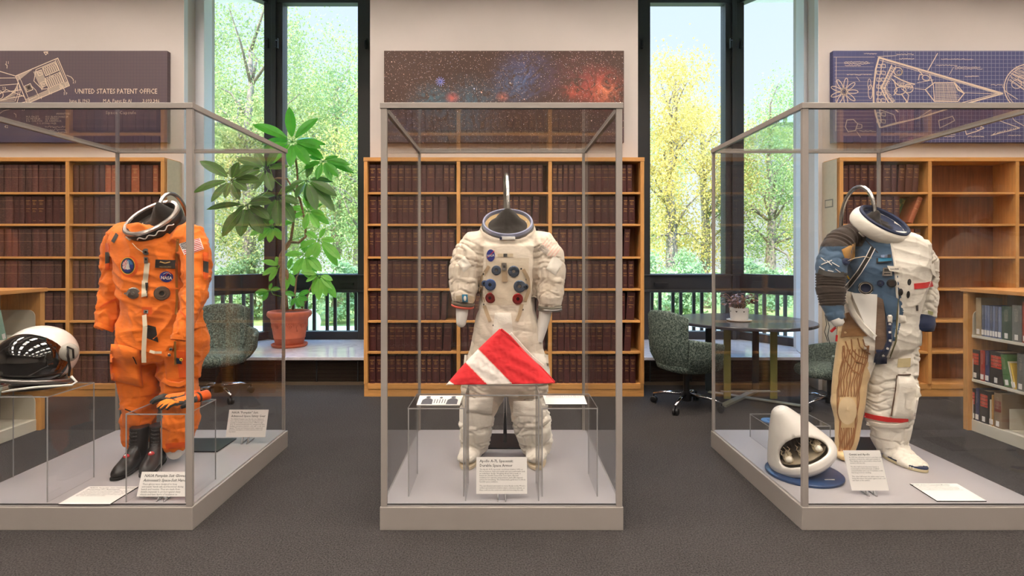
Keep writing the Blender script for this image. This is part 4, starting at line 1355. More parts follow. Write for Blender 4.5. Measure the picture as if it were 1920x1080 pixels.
# chest hardware
PV = [(0, .5, 1), (.25, .5, 1), (.28, .2, 0), (.9, .12, 0), (1, 0, 0), (1, -.9, 0)]
knob(O, 'pressure_controller', 250.5, 549.5, 10.8, [F['greymetal'], M['steel']], PV, lift=.008)
hl = MB(); lc, _n1, dl = hit(O, 247, 549)
hl.bar(lc + Vector((-.022, -.03, -.004)), lc + Vector((.012, -.03, .008)), .012, .010); hl.bar(lc + Vector((-.004, -.04, -.016)), lc + Vector((.004, -.03, .016)), .009, .009)
hl.build('controller_lever', M['chrome'], O.root, bevel=.002)
knob(O, 'hose_port', 304, 550, 13.5, [plain('port_bronze', (112, 96, 84), .35, metal=.7), F['rubber']], [(0, .1, 1), (.25, .1, 1), (.32, .4, 0), (.52, .4, 0), (.56, .22, 0), (.88, .22, 0), (1, .05, 0), (1, -.9, 0)], lift=.009)
drape('port_ring_cloth', O, oval(304, 550, 16, 13.5), 3, 26, [F['orange2']], thick=.001, smooth=8, closed=True)
# neck tie-down strap, buckles
k = knob(O, 'tie_down_disc', 274, 472, 6.0, [F['greymetal'], F['darkmetal']], [(0, .6, 1), (.35, .6, 1), (.4, .35, 0), (1, .25, 0), (1, -.3, 0)])
tie = MB()
tl = [P(u, v, hit(O, u, v)[0].y - .03 if hit(O, u, v)[0] else 3.3) for u, v in ((248, 456), (257, 466), (268, 473))]
tie.tube(tl, .0022, 6); tie.build('tie_down_cable', F['tape'], O.root)
drape('tie_down_buckle', O, quad((269.5, 482), (277, 482.5), (277.5, 494), (270, 494)), 4, 6, [F['greymetal'], F['rubber']], lambda a, b: 1 if .25 < a < .75 and .2 < b < .5 else 0, thick=.012)
drape('tie_down_strap', O, quad((271, 493), (281, 493), (277, 530), (267, 530)), 4, 14, [F['webbing']], thick=.006)
drape('tie_down_strap', O, quad((266, 526), (274.5, 526), (275.5, 555), (265, 557)), 4, 12, [F['webbing']], thick=.009)
drape('strap_tip', O, quad((272, 530), (278, 530), (276.5, 545), (273.5, 545)), 3, 6, [F['darkmetal']], thick=.014)
drape('strap_tip', O, quad((274.5, 544), (276.5, 544), (276.5, 558), (274.5, 558)), 2, 5, [F['black']], thick=.008)
drape('waist_buckle', O, quad((269.5, 581), (278, 581), (277.5, 588), (269, 588)), 4, 4, [M['steel'], F['rubber']], lambda a, b: 1 if .2 < a < .8 and .3 < b < .75 else 0, thick=.010)
drape('waist_strap_patch', O, quad((266, 576), (285, 576), (285, 590), (266, 590)), 6, 4, [F['orange2']], thick=.003)
# the long webbing strap hanging clear of the thighs
st = MB(); pts = [hit(O, 273, 590)[0] + Vector((0, -.012, 0))]
for u, v in ((272, 612), (270.5, 640), (269.5, 660), (270, 680)):
    pts.append(P(u, v, pts[0].y - .02))
for a, b in zip(pts[:-1], pts[1:]): st.bar(a, b, .026, .003, up=(0, -1, 0))
st.build('hanging_strap', F['webbing'], O.root)
# zip running up the left of the chest, pockets
drape('zip_tape', O, strip([(333.5, 448), (331, 480), (331, 520), (332, 560), (330, 590)], 5.0), 3, 24, [fabric('ochre_zip', (168, 108, 40), .1)], thick=.003)
drape('crotch_gusset', O, quad((276, 609), (292, 613), (297, 642), (275, 634)), 6, 8, [F['black']], thick=.004)
def pocket_map(a, b):
    b2 = b; top = (1 - a) * 0 + a * 12 * a
    u = 208 + (262 - 208) * a + 7 * a * b2 - 2 * math.sin(math.pi * b2) * (1 - a)
    v = 645 + top * (1 - b) + (727 - 645) * b - (1 - a) * 14 * b
    return u, v
drape('thigh_pocket', O, pocket_map, 16, 18, [F['orange']], thick=.045, off=.0, round_=True, smooth=8)
drape('pocket_zip', O, strip([(249, 669), (253, 676), (256, 684)], 2), 2, 6, [F['black']], thick=.05)
drape('leg_pocket', O, quad((306, 660), (346, 656), (352, 716), (312, 716)), 10, 12, [F['orange']], thick=.014, round_=True, smooth=5)
drape('pocket_panel', O, quad((330, 658), (353, 660), (353, 708), (336, 708)), 6, 8, [F['orange2']], thick=.018)
drape('knee_cord_casing', O, strip([(305, 712), (318, 720), (336, 722), (352, 716), (358, 708)], 11), 5, 20, [F['orange']], thick=.022, round_=True)
knob(O, 'elastic_gather', 345, 721, 5, [F['orange']], [(0, 1.0, 0), (.6, .9, 0), (1, .3, 0), (1, -.5, 0)], seg=12)
drape('shin_pocket', O, quad((229, 760), (262, 766), (262, 800), (229, 800)), 8, 8, [F['orange']], thick=.012, round_=True)
drape('pocket_zip', O, strip([(234, 767), (262, 778)], 2.2), 2, 8, [F['black']], thick=.016)
drape('hem_band', O, quad((310, 832), (354, 828), (354, 838), (311, 843)), 10, 4, [F['orange2']], thick=.006)
drape('knife_pouch', O, quad((328, 668), (342, 672), (342, 684), (329, 684)), 6, 5, [F['navy']], thick=.022, round_=True)
knob(O, 'pouch_button', 338.5, 672.5, 2.6, [F['patchyellow'], F['rubber']], [(0, .4, 1), (.45, .4, 1), (.5, .7, 0), (1, .5, 0), (1, -.8, 0)], seg=12, lift=.03)
drape('pouch_cord', O, strip([(328, 640), (328.5, 660), (329, 684)], 4), 2, 10, [fabric('ochre_cord', (150, 110, 50), .1)], thick=.02)
for u, v in ((317, 666), (321, 654)):
    knob(O, 'pocket_snap', u, v, 2.8, [M['steel'], F['rubber']], [(0, .3, 1), (.5, .3, 1), (.55, .6, 0), (1, .5, 0), (1, -.6, 0)], seg=14, lift=.015)
ws = MB(); q0 = hit(O, 306, 662)[0]
ws.bar(P(281, 658.5, q0.y - .04), P(290, 661, q0.y - .045), .016, .004, up=(0, -1, .3)); ws.bar(P(290, 661, q0.y - .045), P(303, 661, q0.y - .02), .014, .004, up=(0, -1, .2))
ws.build('pull_tab', F['webbing'], O.root)
# sleeves: pockets, hook tape, cuff openings
drape('arm_pocket', O, quad((343, 478), (380, 476), (381, 520), (345, 522)), 10, 12, [F['orange']], thick=.014, round_=True)
drape('shoulder_tape', O, quad((208, 452), (217, 436), (222, 441), (214, 456)), 4, 5, [F['velcro']], thick=.006)
for q, in ((((381, 472), (391, 474), (391, 525), (381, 522)),), (((197, 456), (206, 456), (206, 505), (197, 507)),)):
    drape('pencil_pocket', O, quad(*q), 5, 12, [F['orange2'], F['velcro']], lambda a, b: 1 if .3 < b < .78 else 0, thick=.012, round_=True)
for q in ([(187, 577), (197, 570), (207, 565), (218, 561)], [(335, 582), (345, 590), (352, 600)]):
    drape('sleeve_zip', O, strip(q, 3), 2, 10, [F['orange2']], thick=.006)
for (u, v, Y, n, r) in ((195.5, 615, 3.415, (-.35, -.35, -.85), .047), (336, 636, 3.14, (-.05, -.3, -.95), .038)):
    ring_tube('cuff_hem', O.root, P(u, v, Y), n, r, .004, F['orange'], prof=[(.006, -.02), (.006, .006), (-.003, .006), (-.003, -.02)])
    dome('cuff_lining', O.root, P(u, v, Y), n, r, .03, F['black'])
stand('steel goose-neck stand with dark plate behind the orange suit', (PX(368, 3.70), 3.70, DECK), (.42, .26),
      None, [(PX(352, 3.66), 3.66, DECK + .005), (PX(352, 3.66), 3.66, .9), (PX(352, 3.66), 3.66, 1.5)] + arch((PX(352, 3.66), 3.66, 1.62), P(297, 402, 3.43), .165) + [P(296, 412, 3.42)])

# ================================================================= CUTAWAY SUIT
YR = 3.5
F['under'] = fabric('pale_tan_undersuit', (214, 184, 138), .08, .85, .4)
def cut_mat(nm, u, v, t, c):
    # 0 white 1 blue 2 dark cords 3 tan undergarment 4 navy
    if nm == 'arm_l':
        if v < 462: return 2
        if v < 512: return 1
        if v < 573: return 2
        return 1
    if nm in ('leg_l', 'foot_l'): return 3
    if nm == 'torso':
        edge = 1668 + (v - 430) * .16 + 1.5 * math.sin(v * .5)
        if v > 585: edge = 1694 - (v - 585) * .25
        low = 556 + max(0, (u - 1640)) * .4 if u < 1652 else 640
        if u < edge and v < low: return 1
        if u < edge - 2 and v >= low: return 5 if u < 1600 else 0
    return 0
C = make_suit('cutaway_spacesuit', 'half cut suit, blue tan inner layers one side, white outer cloth other side', None, YR,
    [(437, 1616, 1704, .13, 0), (447, 1604, 1716, .165, 0), (462, 1598, 1730, .18, 0), (500, 1590, 1726, .19, -.02), (545, 1588, 1718, .18, -.02), (590, 1585, 1712, .175, 0), (625, 1580, 1712, .175, 0), (648, 1580, 1711, .165, 0), (664, 1590, 1705, .12, 0)],
    {'arm_l': [(1616, 442, 0, 17), (1599, 440, -.01, 21), (1577, 449, -.03, 24), (1566, 468, -.05, 26), (1558, 500, -.08, 25.5), (1557.5, 540, -.1, 24.5), (1561, 573, -.12, 20.5), (1569, 598, -.14, 15)],
     'arm_r': [(1702, 466, 0, 22), (1718, 470, 0, 28), (1734, 495, 0, 22.5), (1735, 530, -.02, 19), (1732.5, 562, -.05, 22.5), (1732, 586, -.06, 19), (1732, 596, -.07, 18)],
     'leg_l': [(1609, 625, 0, 33), (1604, 669, 0, 33), (1593, 713, 0, 28.5), (1589, 758, 0, 28), (1590, 787, 0, 22.5), (1588, 818, 0, 20), (1583, 848, .01, 16)],
     'foot_l': [(1583, 843, .03, 15), (1581, 853, -.04, 14, .7), (1584, 858, -.09, 11, .6)],
     'leg_r': [(1681, 630, 0, 36), (1673, 690, 0, 41), (1666, 740, 0, 42), (1663, 772, 0, 41), (1669, 800, 0, 33.5), (1668, 825, 0, 30), (1674, 842, -.02, 26)],
     'foot_r': [(1672, 838, .03, 22, .8), (1684, 851, -.06, 24, .8), (1706, 866, -.15, 24, .6), (1724, 876, -.22, 20, .42)]},
    [F['beta2'], F['blue'], F['dark'], F['under'], F['navy'], F['beta']], cut_mat,
    {'torso': (.013, 7, -1), 'arm_l': (.012, 14, 1), 'arm_r': (.020, 12, 1), 'leg_l': (.004, 8, 1), 'foot_l': (.003, 8, 1), 'leg_r': (.020, 12, 1), 'foot_r': (.016, 12, 1),
     'ribs': [('arm_l', .42, .635, .005, .0165), ('arm_l', .03, .235, .004, .028)],
     'pleats': {'arm_r': (.036, .014), 'leg_r': (.05, .016), 'foot_r': (.05, .010)}}, voxel=.0056, smooth=6)

cC = P(1655, 417, 3.44); nC = (.26, -.60, .75)
ring_tube('collar_roll', C.root, cC + Vector(nC) * -.03, nC, .155, .03, F['beta2'], prof=[(.026 * math.cos(a), .046 * math.sin(a)) for a in [2 * math.pi * k / 12 for k in range(12)]], sq=.95)
ring_tube('neck_binding', C.root, cC + Vector(nC) * .012, nC, .150, .01, F['navy'], prof=[(.010, -.012), (.010, .012), (0, .018), (-.010, .010), (-.014, -.02)], sq=.95)
dome('neck_liner', C.root, cC + Vector(nC) * .004, nC, .142, .05, F['navy'], wr=.02, sq=.95)
dome('neck_form_cloth', C.root, cC + Vector(nC) * -.018, nC, .115, .02, F['black'], hump=[(-.04, .05, .06, .07)], wr=.02, sq=.9)
ob = MB(); ob.ball(cC + Vector((0, .085, .125)), (.018, .012, .010)); ob.build('brass_fitting', plain('ochre_fitting', (176, 126, 54), .4), C.root, smooth=True)
ring_tube('arm_bearing', C.root, P(1559, 482, 3.46), (-.42, .1, .9), .088, .006, M['chrome'], sq=.85)
ring_tube('arm_bearing_cover', C.root, P(1560.5, 488, 3.455), (-.42, .1, .9), .088, .02, F['blue'], prof=[(.012, -.03), (.010, .012), (0, .016), (-.004, -.03)], sq=.85)
drape('shoulder_web', C, quad((1578, 468), (1604, 455), (1603, 484), (1588, 496)), 8, 8, [fabric('ochre_web', (196, 148, 84), .1)], thick=.010, round_=True)
knob(C, 'relief_cup', 1585, 491, 7, [F['navy'], F['slate']], [(0, .9, 1), (.5, .95, 0), (.9, .7, 0), (1, .2, 0), (1, -.8, 0)])
cb = MB(); cb.tube([P(1590, 489, 3.28), P(1603, 484, 3.27), P(1620, 481, 3.27), P(1634, 484, 3.29)], .0022, 6); cb.build('thin_cable', F['tape'], C.root, smooth=True)
drape('harness_strap', C, strip([(1637, 464), (1628, 482), (1611, 510), (1594, 532), (1582, 545)], 10), 6, 30, [F['black'], F['patchwhite']], lambda a, b: 1 if a < .12 or a > .88 else 0, thick=.005)
drape('harness_tab', C, quad((1586, 516), (1589, 515), (1594, 523), (1591, 524)), 2, 3, [F['patchyellow']], thick=.006)
drape('restraint_cord', C, strip([(1610, 437), (1628, 455), (1646, 474)], 1.6), 1, 14, [F['dark']], thick=.004)
drape('collar_snap_tab', C, quad((1609, 436), (1617, 444), (1622, 444), (1612, 434)), 3, 3, [F['beta2']], thick=.012)
ds = drape('chest_rail', C, quad((1643, 484), (1672, 484), (1672, 491), (1643, 493)), 8, 4, [F['gaugeblue'], F['rubber']], lambda a, b: 1 if b > .7 or a < .08 else 0, thick=.016)
drape('chest_rail', C, quad((1651, 478), (1671, 477), (1671, 483), (1651, 483)), 6, 3, [F['slate'], F['rubber']], lambda a, b: 1 if a > .6 else 0, thick=.012)
drape('clip_frame', C, quad((1656, 502), (1672, 501), (1673, 517), (1654, 517)), 6, 6, [M['steel'], F['rubber']], lambda a, b: 1 if .15 < a < .85 and (.2 < b < .45 or .6 < b < .85) else 0, thick=.018)
tgp = drape('name_tag', C, quad((1663, 498), (1688, 500), (1687, 511), (1668, 508)), 6, 4, [F['beta2']], thick=.024, smooth=6)
lettering_at(C, 'name_lettering', 1677, 504.5, 'YOUNG', 4.4, F['darkmetal'], tgp, rot=-.06, lift=.034, bold=.0006)
knob(C, 'suit_port', 1624, 540, 12.6, [M['steel'], F['navy'], F['rubber']], [(0, .10, 1), (.62, .14, 1), (.66, .5, 0), (.78, .5, 0), (.8, .3, 2), (.9, .36, 0), (1.0, .2, 0), (1.0, -.3, 0)])
knob(C, 'vent_valve', 1651, 531, 6, [F['slate'], F['navy']], [(0, .5, 0), (.2, .5, 0), (.25, .3, 1), (.8, .3, 1), (.85, .45, 0), (1, .2, 0), (1, -.4, 0)], seg=12)
knob(C, 'rubber_port', 1671.5, 531, 8, [F['rubber'], F['dark']], [(0, .3, 1), (.6, .3, 1), (.65, .5, 0), (1, .3, 0), (1, -.4, 0)])
for u, v, a, b in ((1705, 529, 3.7, 6.2), (1688.5, 548, 4.8, 7), (1703, 552.5, 3.3, 7)):
    drape('port_hole', C, oval(u, v, a, b, .1), 3, 18, [F['rubber']], thick=.002, closed=True)
drape('sleeve_band', C, strip([(1714, 537), (1724, 536), (1736, 535), (1749, 532)], 10.5), 5, 14, [F['patchred']], thick=.006, smooth=4)
drape('sleeve_flap', C, quad((1743, 497), (1751, 493), (1755, 519), (1748, 514)), 4, 6, [F['beta2']], thick=.02, smooth=6)
drape('cuff_tape', C, quad((1740, 582), (1750, 585), (1749, 591), (1740, 588)), 3, 3, [fabric('olive_tape', (150, 150, 104), .1)], thick=.006)
drape('elbow_slit', C, quad((1717, 573), (1722, 572), (1722, 583), (1718, 583)), 3, 4, [F['dark']], thick=.002)
stub(C, 'glove_cuff', [P(1731, 594, 3.42), P(1730, 606, 3.41), P(1728, 616, 3.40), P(1728, 619, 3.40)], [.060, .066, .064, .05], F['navy'])
stub(C, 'foam_wrist', [P(1568, 598, 3.35), P(1573, 607, 3.34), P(1574, 610, 3.34)], [.036, .033, .02], F['foam'])
wl = MB()
for pts in ([(1547, 590), (1550, 608), (1546, 622), (1552, 640)], [(1549, 592), (1555, 612), (1552, 630), (1556, 645)], [(1572, 606), (1563, 617), (1559, 621)]):
    wl.tube([P(u, v, 3.36) for u, v in pts], .0022, 6)
wl.build('hanging_wires', F['rubber'], C.root, smooth=True)
cp = MB(); cp.bar(P(1558, 622, 3.36), P(1566, 614, 3.36), .012, .012); cp.bar(P(1569, 628, 3.36), P(1568, 640, 3.36), .012, .006)
cp.build('cable_plug', F['patchred'], C.root)
# laces and the tape belt on the ribbed sleeve
for a, b in (((1539, 483), (1548, 490)), ((1550, 488), (1560, 497)), ((1560, 492), (1574, 500)), ((1536, 500), (1546, 506)), ((1552, 507), (1563, 509)), ((1566, 504), (1576, 511)), ((1540, 496), (1560, 488))):
    drape('sleeve_lace', C, strip([a, ((a[0] + b[0]) / 2, (a[1] + b[1]) / 2), b], 1.6), 1, 6, [F['patchwhite']], thick=.008)
drape('sleeve_belt', C, strip([(1534, 508), (1548, 513), (1564, 516), (1583, 514)], 9), 4, 16, [F['velcro']], thick=.006, smooth=3)
# opened front: smooth inner panel, rolled edge, fleece, hoses
drape('inner_panel', C, quad((1596, 549), (1645, 552), (1641, 640), (1622, 610)), 8, 12, [F['foam']], thick=.016, smooth=10)
drape('rolled_edge', C, strip([(1594, 547), (1590, 562), (1600, 588), (1618, 612), (1640, 634)], 13), 6, 24, [F['beta2']], thick=.034, round_=True, smooth=4)
drape('fleece', C, quad((1583, 588), (1596, 584), (1632, 630), (1576, 632)), 8, 8, [fabric('brown_fleece', (150, 112, 76), .35, .95, .9)], thick=.004)
drape('fleece', C, quad((1645, 556), (1657, 562), (1664, 650), (1640, 664)), 6, 12, [fabric('grey_brown_fleece', (120, 98, 82), .35, .95, .9)], thick=.006)
drape('blue_tongue', C, quad((1652, 545), (1684, 560), (1680, 600), (1664, 600)), 6, 8, [F['blue']], thick=.012)
drape('blue_hose', C, strip([(1668, 590), (1667, 615), (1668, 640), (1660, 662), (1646, 676)], 12), 5, 24, [F['navy'], F['patchwhite']], lambda a, b: 1 if .3 < a < .8 and int(b * 18) % 3 == 0 else 0, thick=.03, round_=True)
drape('hose_boot', C, quad((1663, 590), (1674, 590), (1673, 606), (1663, 606)), 4, 5, [F['beta2']], thick=.045, round_=True)
drape('belly_pouch', C, quad((1642, 656), (1664, 652), (1663, 682), (1637, 684)), 6, 6, [F['navy']], thick=.02, round_=True)
drape('suit_edge_binding', C, strip([(1684, 560), (1682, 600), (1680, 640), (1668, 672)], 3), 2, 20, [fabric('olive_binding', (110, 104, 70), .2)], thick=.006)
drape('hip_tab', C, quad((1684, 590), (1698, 592), (1700, 604), (1686, 606)), 4, 4, [F['beta2']], thick=.012, round_=True)
# corded undersuit leg
cordm = fabric('brown_cord', (150, 104, 68), .15, .9, .2)
def leg_edge(v):
    for (v0, a0, b0), (v1, a1, b1) in zip(LE[:-1], LE[1:]):
        if v0 <= v <= v1:
            q = (v - v0) / (v1 - v0); return a0 + (a1 - a0) * q, b0 + (b1 - b0) * q
    return LE[-1][1:]
LE = [(640, 1574, 1638), (669, 1573, 1634), (713, 1566, 1620), (758, 1562.5, 1615.5), (787, 1569, 1611), (820, 1570, 1607), (846, 1570, 1596)]
for k in range(11):
    f = .05 + .09 * k
    for v0, v1 in (((655, 744), (802, 846)) if 2 <= k <= 8 else ((648, 846),)):
        pts = []
        n = 14
        for i in range(n + 1):
            v = v0 + (v1 - v0) * i / n; a, b = leg_edge(v)
            w = .5 + .42 * math.sin((f - .5) * 2.6)
            pts.append((a + (b - a) * w + 1.1 * math.sin(v * .16 + k * 1.3), v))
        drape('sewn_cord', C, strip(pts, 2.1), 1, 28, [cordm], thick=.0025, smooth=0)
for k, pts in enumerate(([(1585, 640), (1592, 660), (1604, 676), (1620, 684)], [(1596, 636), (1598, 656), (1610, 668), (1626, 672)], [(1608, 634), (1612, 650), (1622, 660), (1632, 664)], [(1580, 650), (1586, 676), (1598, 694), (1612, 702)], [(1618, 636), (1621, 648), (1628, 652)])):
    drape('sewn_cord', C, strip(pts, 2.4), 1, 20, [cordm], thick=.004, smooth=0)
drape('knee_cloth', C, oval(1589, 770, 17.5, 26), 5, 24, [fabric('pale_tan_knee', (214, 190, 152), .06, .85, .2)], thick=.003, closed=True, smooth=3)
# outer trouser leg: pocket with open zip, tape, red band, boot sole
drape('leg_pocket', C, quad((1681, 702), (1712, 703), (1728, 742), (1672, 784)), 4, 4, [F['beta2']], thick=.005)
def pk(a, b):
    l = Vector((1682, 703)).lerp(Vector((1672, 784)), b)
    r = Vector((1709, 703)).lerp(Vector((1726, 728)), min(1, b / .3)) if b < .3 else Vector((1726, 728)).lerp(Vector((1716, 786)), (b - .3) / .7)
    p = l.lerp(r, a); return p.x, p.y
drape('leg_pocket_bellows', C, pk, 12, 14, [F['beta2']], thick=.038, round_=True, smooth=6)
drape('pocket_zip', C, strip([(1682, 704), (1679, 735), (1675, 755), (1671, 780)], 3), 2, 16, [fabric('brown_zip', (90, 66, 52), .2)], thick=.014)
drape('pocket_zip', C, strip([(1683, 703), (1696, 703), (1708, 702)], 2), 2, 8, [fabric('brown_zip_top', (90, 66, 52), .2)], thick=.02)
drape('pocket_patch', C, quad((1697, 736), (1722, 730), (1718, 764), (1700, 768)), 6, 6, [F['beta2']], thick=.048, smooth=6)
drape('thigh_tape', C, quad((1684, 673), (1708, 671), (1707, 688), (1682, 689)), 5, 4, [fabric('khaki_tape', (196, 180, 140), .06)], thick=.004)
drape('leg_band', C, strip([(1621, 778), (1640, 783), (1665, 787), (1690, 788), (1703, 786)], 9), 5, 26, [F['patchred']], thick=.006, smooth=4)
drape('leg_fold', C, strip([(1625, 792), (1650, 798), (1680, 800), (1703, 796)], 10), 5, 20, [F['beta2']], thick=.016, round_=True)
mb = MB(); hl = P(1660, 860, 3.5); tp = P(1734, 882, 3.24)
hl.z = tp.z = DECK + .001; dr = (tp - hl).normalized(); sd = Vector((dr.y, -dr.x, 0)); pl = []
for k in range(32):
    a = 2 * math.pi * k / 32; q = .5 + .55 * math.cos(a)
    p = hl + (tp - hl) * q + sd * (.052 + .012 * q) * math.sin(a); pl.append((p.x, p.y))
mb.slab(pl, DECK + .001, DECK + .02); mb.build('boot_sole', plain('yellowed_sole', (214, 198, 160), .7), C.root, bevel=.004)
mb = MB(); mb.slab([(x, y) for x, y in pl], DECK + .0205, DECK + .028); mb.build('sole_shadow_slab', F['navy'], C.root)  # solid navy slab stands in for the shadow between boot and sole
stand('tall steel goose-neck stand with dark plate behind the cutaway suit', (PX(1608, 3.72), 3.72, DECK), (.42, .26), None,
      [(PX(1577, 3.70), 3.70, DECK + .005), (PX(1577, 3.70), 3.70, .9), (PX(1577, 3.70), 3.70, 1.6)] + arch((PX(1577, 3.70), 3.70, 1.63), P(1640, 400, 3.46), .205) + [P(1641, 412, 3.45)])

drape('cut_cloth_edge', C, strip([(1669, 444), (1674, 470), (1678, 497), (1680, 525), (1682, 552), (1684, 580), (1683, 605), (1679, 632)], 4.5), 3, 40, [F['beta2']], thick=.004, round_=True)
# ================================================================= THINGS IN THE CASES
def gp(u, v, z=DECK):
    """Point at height z seen at (u, v)."""
    Y = (CZ - z) * FPX / (v - VPV)
    return Vector((PX(u, Y), Y, z))
# ---- orange case
riser(-2.845, -2.372, 2.845, 3.17, .552, 'tall clear acrylic riser carrying the black and white helmet')
riser(-1.968, -1.652, 2.845, 3.14, .462, 'clear acrylic riser carrying the orange gloves in front of the orange suit')
# helmet
hc = Vector((-2.60, 3.042, .846))
h = thing('helmet', 'white helmet with glossy black visor lying on the left acrylic riser', 'helmet', (hc.x, hc.y, DECK + .553))
A = Matrix.Rotation(math.radians(-22), 3, 'Z') @ Matrix.Rotation(math.radians(-10), 3, 'X')
A4 = A.to_4x4()
mb = MB(); mb.ball(hc + Vector((-.002, .034, .012)), (.172, .172, .160), 36, 22, M=A4); mb.build('shell', plain('white_helmet_shell', (236, 232, 224), .3, coat=.4), h, smooth=True)
mb = MB(); mb.ball(hc + Vector((.000, -.030, -.006)), (.176, .166, .150), 40, 26, M=A4); mb.build('visor', plain('black_visor', (6, 6, 7), .03, spec=.8, coat=1.0), h, smooth=True)
mb = MB()
pc = P(131, 661, 2.93)
An = frame_of((.8, -.6, 0))
mb.rings([[pc + An @ Vector((r * math.cos(2 * math.pi * k / 20), r * 1.2 * math.sin(2 * math.pi * k / 20), z)) for k in range(20)] for r, z in ((.040, -.03), (.040, .004), (.034, .012), (.026, .014), (.024, .022), (.004, .024))], True)
mb.build('visor_pivot', plain('grey_pivot', (176, 170, 160), .4), h, smooth=True, auto=40)
mb = MB(); mb.tube([pc + Vector((.006, -.02, .03)), pc + Vector((.010, -.026, -.01)), P(131, 690, 2.90), P(129, 705, 2.90)], .006, 8); mb.tube([P(126, 650, 2.9), P(137, 655, 2.9), P(138, 672, 2.9)], .005, 8)
mb.build('pivot_lever', F['darkmetal'], h, smooth=True)
mb = MB(); mb.tube([P(133, 705, 2.92), P(143, 716, 2.93), P(135, 722, 2.90), P(100, 724, 2.87), P(60, 727, 2.86), P(20, 732, 2.86), P(5, 735, 2.87)], .0062, 10); mb.build('white_tube', F['foam'], h, smooth=True)
mb = MB(); mb.tube([hc + A @ Vector((.172 * math.cos(a), .172 * math.sin(a), -.118)) * 1.0 for a in np.linspace(-3.0, 1.2, 30)], .012, 10)
mb.build('neck_ring', F['greymetal'], h, smooth=True)
mb = MB(); mb.lathe([(.10, 0), (.125, .0), (.13, .02), (.12, .05)], (hc.x, hc.y + .02, DECK + .553), 32); mb.build('neck_base', F['darkmetal'], h, smooth=True)

def glove(label, wrist, aim, tilt, spread, group, s=1.0, palm_up=False):
    """Flight glove: skinned hand of five fingers, orange back panels, dark cuff."""
    t = thing('glove', label, 'glove', wrist, 0, group)
    d = Vector(aim).normalized(); up = Vector((0, 0, 1)); sd = d.cross(up).normalized(); up = sd.cross(d)
    w = Vector(wrist)
    def L(x, y, z): return w + d * (x * s) + sd * (y * s) + up * (z * s)
    pal = MB()
    rings = []
    for x, hw, hh, z in ((-.005, .034, .024, .026), (.03, .042, .021, .026), (.065, .048, .019, .027), (.095, .046, .016, .026), (.108, .040, .011, .024)):
        rings.append([L(x, hw * math.cos(2 * math.pi * k / 16), z + hh * math.sin(2 * math.pi * k / 16)) for k in range(16)])
    pal.rings(rings); pal.build('palm', F['velcro'], t, smooth=True)
    bk = MB()
    bk.rings([[L(x, hw * math.cos(math.pi * k / 8), z + hh * math.sin(math.pi * k / 8)) for k in range(9)] for x, hw, hh, z in ((.0, .032, .026, .026), (.04, .041, .0225, .027), (.07, .046, .021, .027), (.098, .042, .017, .026))], False, closed=False)
    bk.build('back_panel', F['orange'], t, smooth=True)
    fm = plain('orange_finger_cloth', (238, 136, 36), .7)
    for y, ln, a in ((-.036, .062, -.16), (-.012, .078, -.04), (.013, .080, .06), (.037, .070, .18)):
        a *= spread
        ps = []
        for q, dz in ((0, 0), (.35, .006), (.7, .0), (1.0, -.014)):
            ps.append(L(.098 + ln * q * math.cos(a), y + ln * q * math.sin(a), .025 + dz))
        mb = MB(); mb.tube(ps, [.0118 * s, .0115 * s, .0105 * s, .0075 * s], 12); mb.build('finger', F['black'] if palm_up else F['velcro'], t, smooth=True)
        mb = MB(); mb.tube([p + up * .0045 * s for p in ps[:3]] + [ps[3] + up * .003], [.0100 * s, .0100 * s, .0090 * s, .006 * s], 12); mb.build('finger_back', fm if not palm_up else F['velcro'], t, smooth=True)
    ps = [L(.03, -.036, .02), L(.055, -.062, .018), L(.082, -.074, .016), L(.10, -.078, .013)]
    mb = MB(); mb.tube(ps, [.014 * s, .0135 * s, .012 * s, .009 * s], 12); mb.build('thumb', F['black'], t, smooth=True)
    cf = MB(); cf.tube([L(-.005, 0, .026), L(-.04, 0, .028), L(-.075, 0, .030)], [.036 * s, .040 * s, .043 * s], 18, ry=[.025 * s, .027 * s, .028 * s], up=sd); cf.build('cuff', F['orange2'], t, smooth=True)
    cf = MB(); cf.tube([L(-.018, 0, .027), L(-.028, 0, .0275)], [.0395 * s, .0405 * s], 18, ry=[.0275 * s, .028 * s], up=sd); cf.build('wrist_strap', F['black'], t, smooth=True)
    return t
zr = DECK + .463
glove('near flight glove with bright orange finger backs lying on the clear riser', (-1.725, 3.045, zr + .001), (-.55, -.75, -.02), 0, 1.0, 'pair of flight gloves', 1.0)
glove('far flight glove with dark grey fingers lying on the clear riser', (-1.80, 3.09, zr + .0015), (-1.0, -.32, -.02), 0, 1.0, 'pair of flight gloves', .95, True)

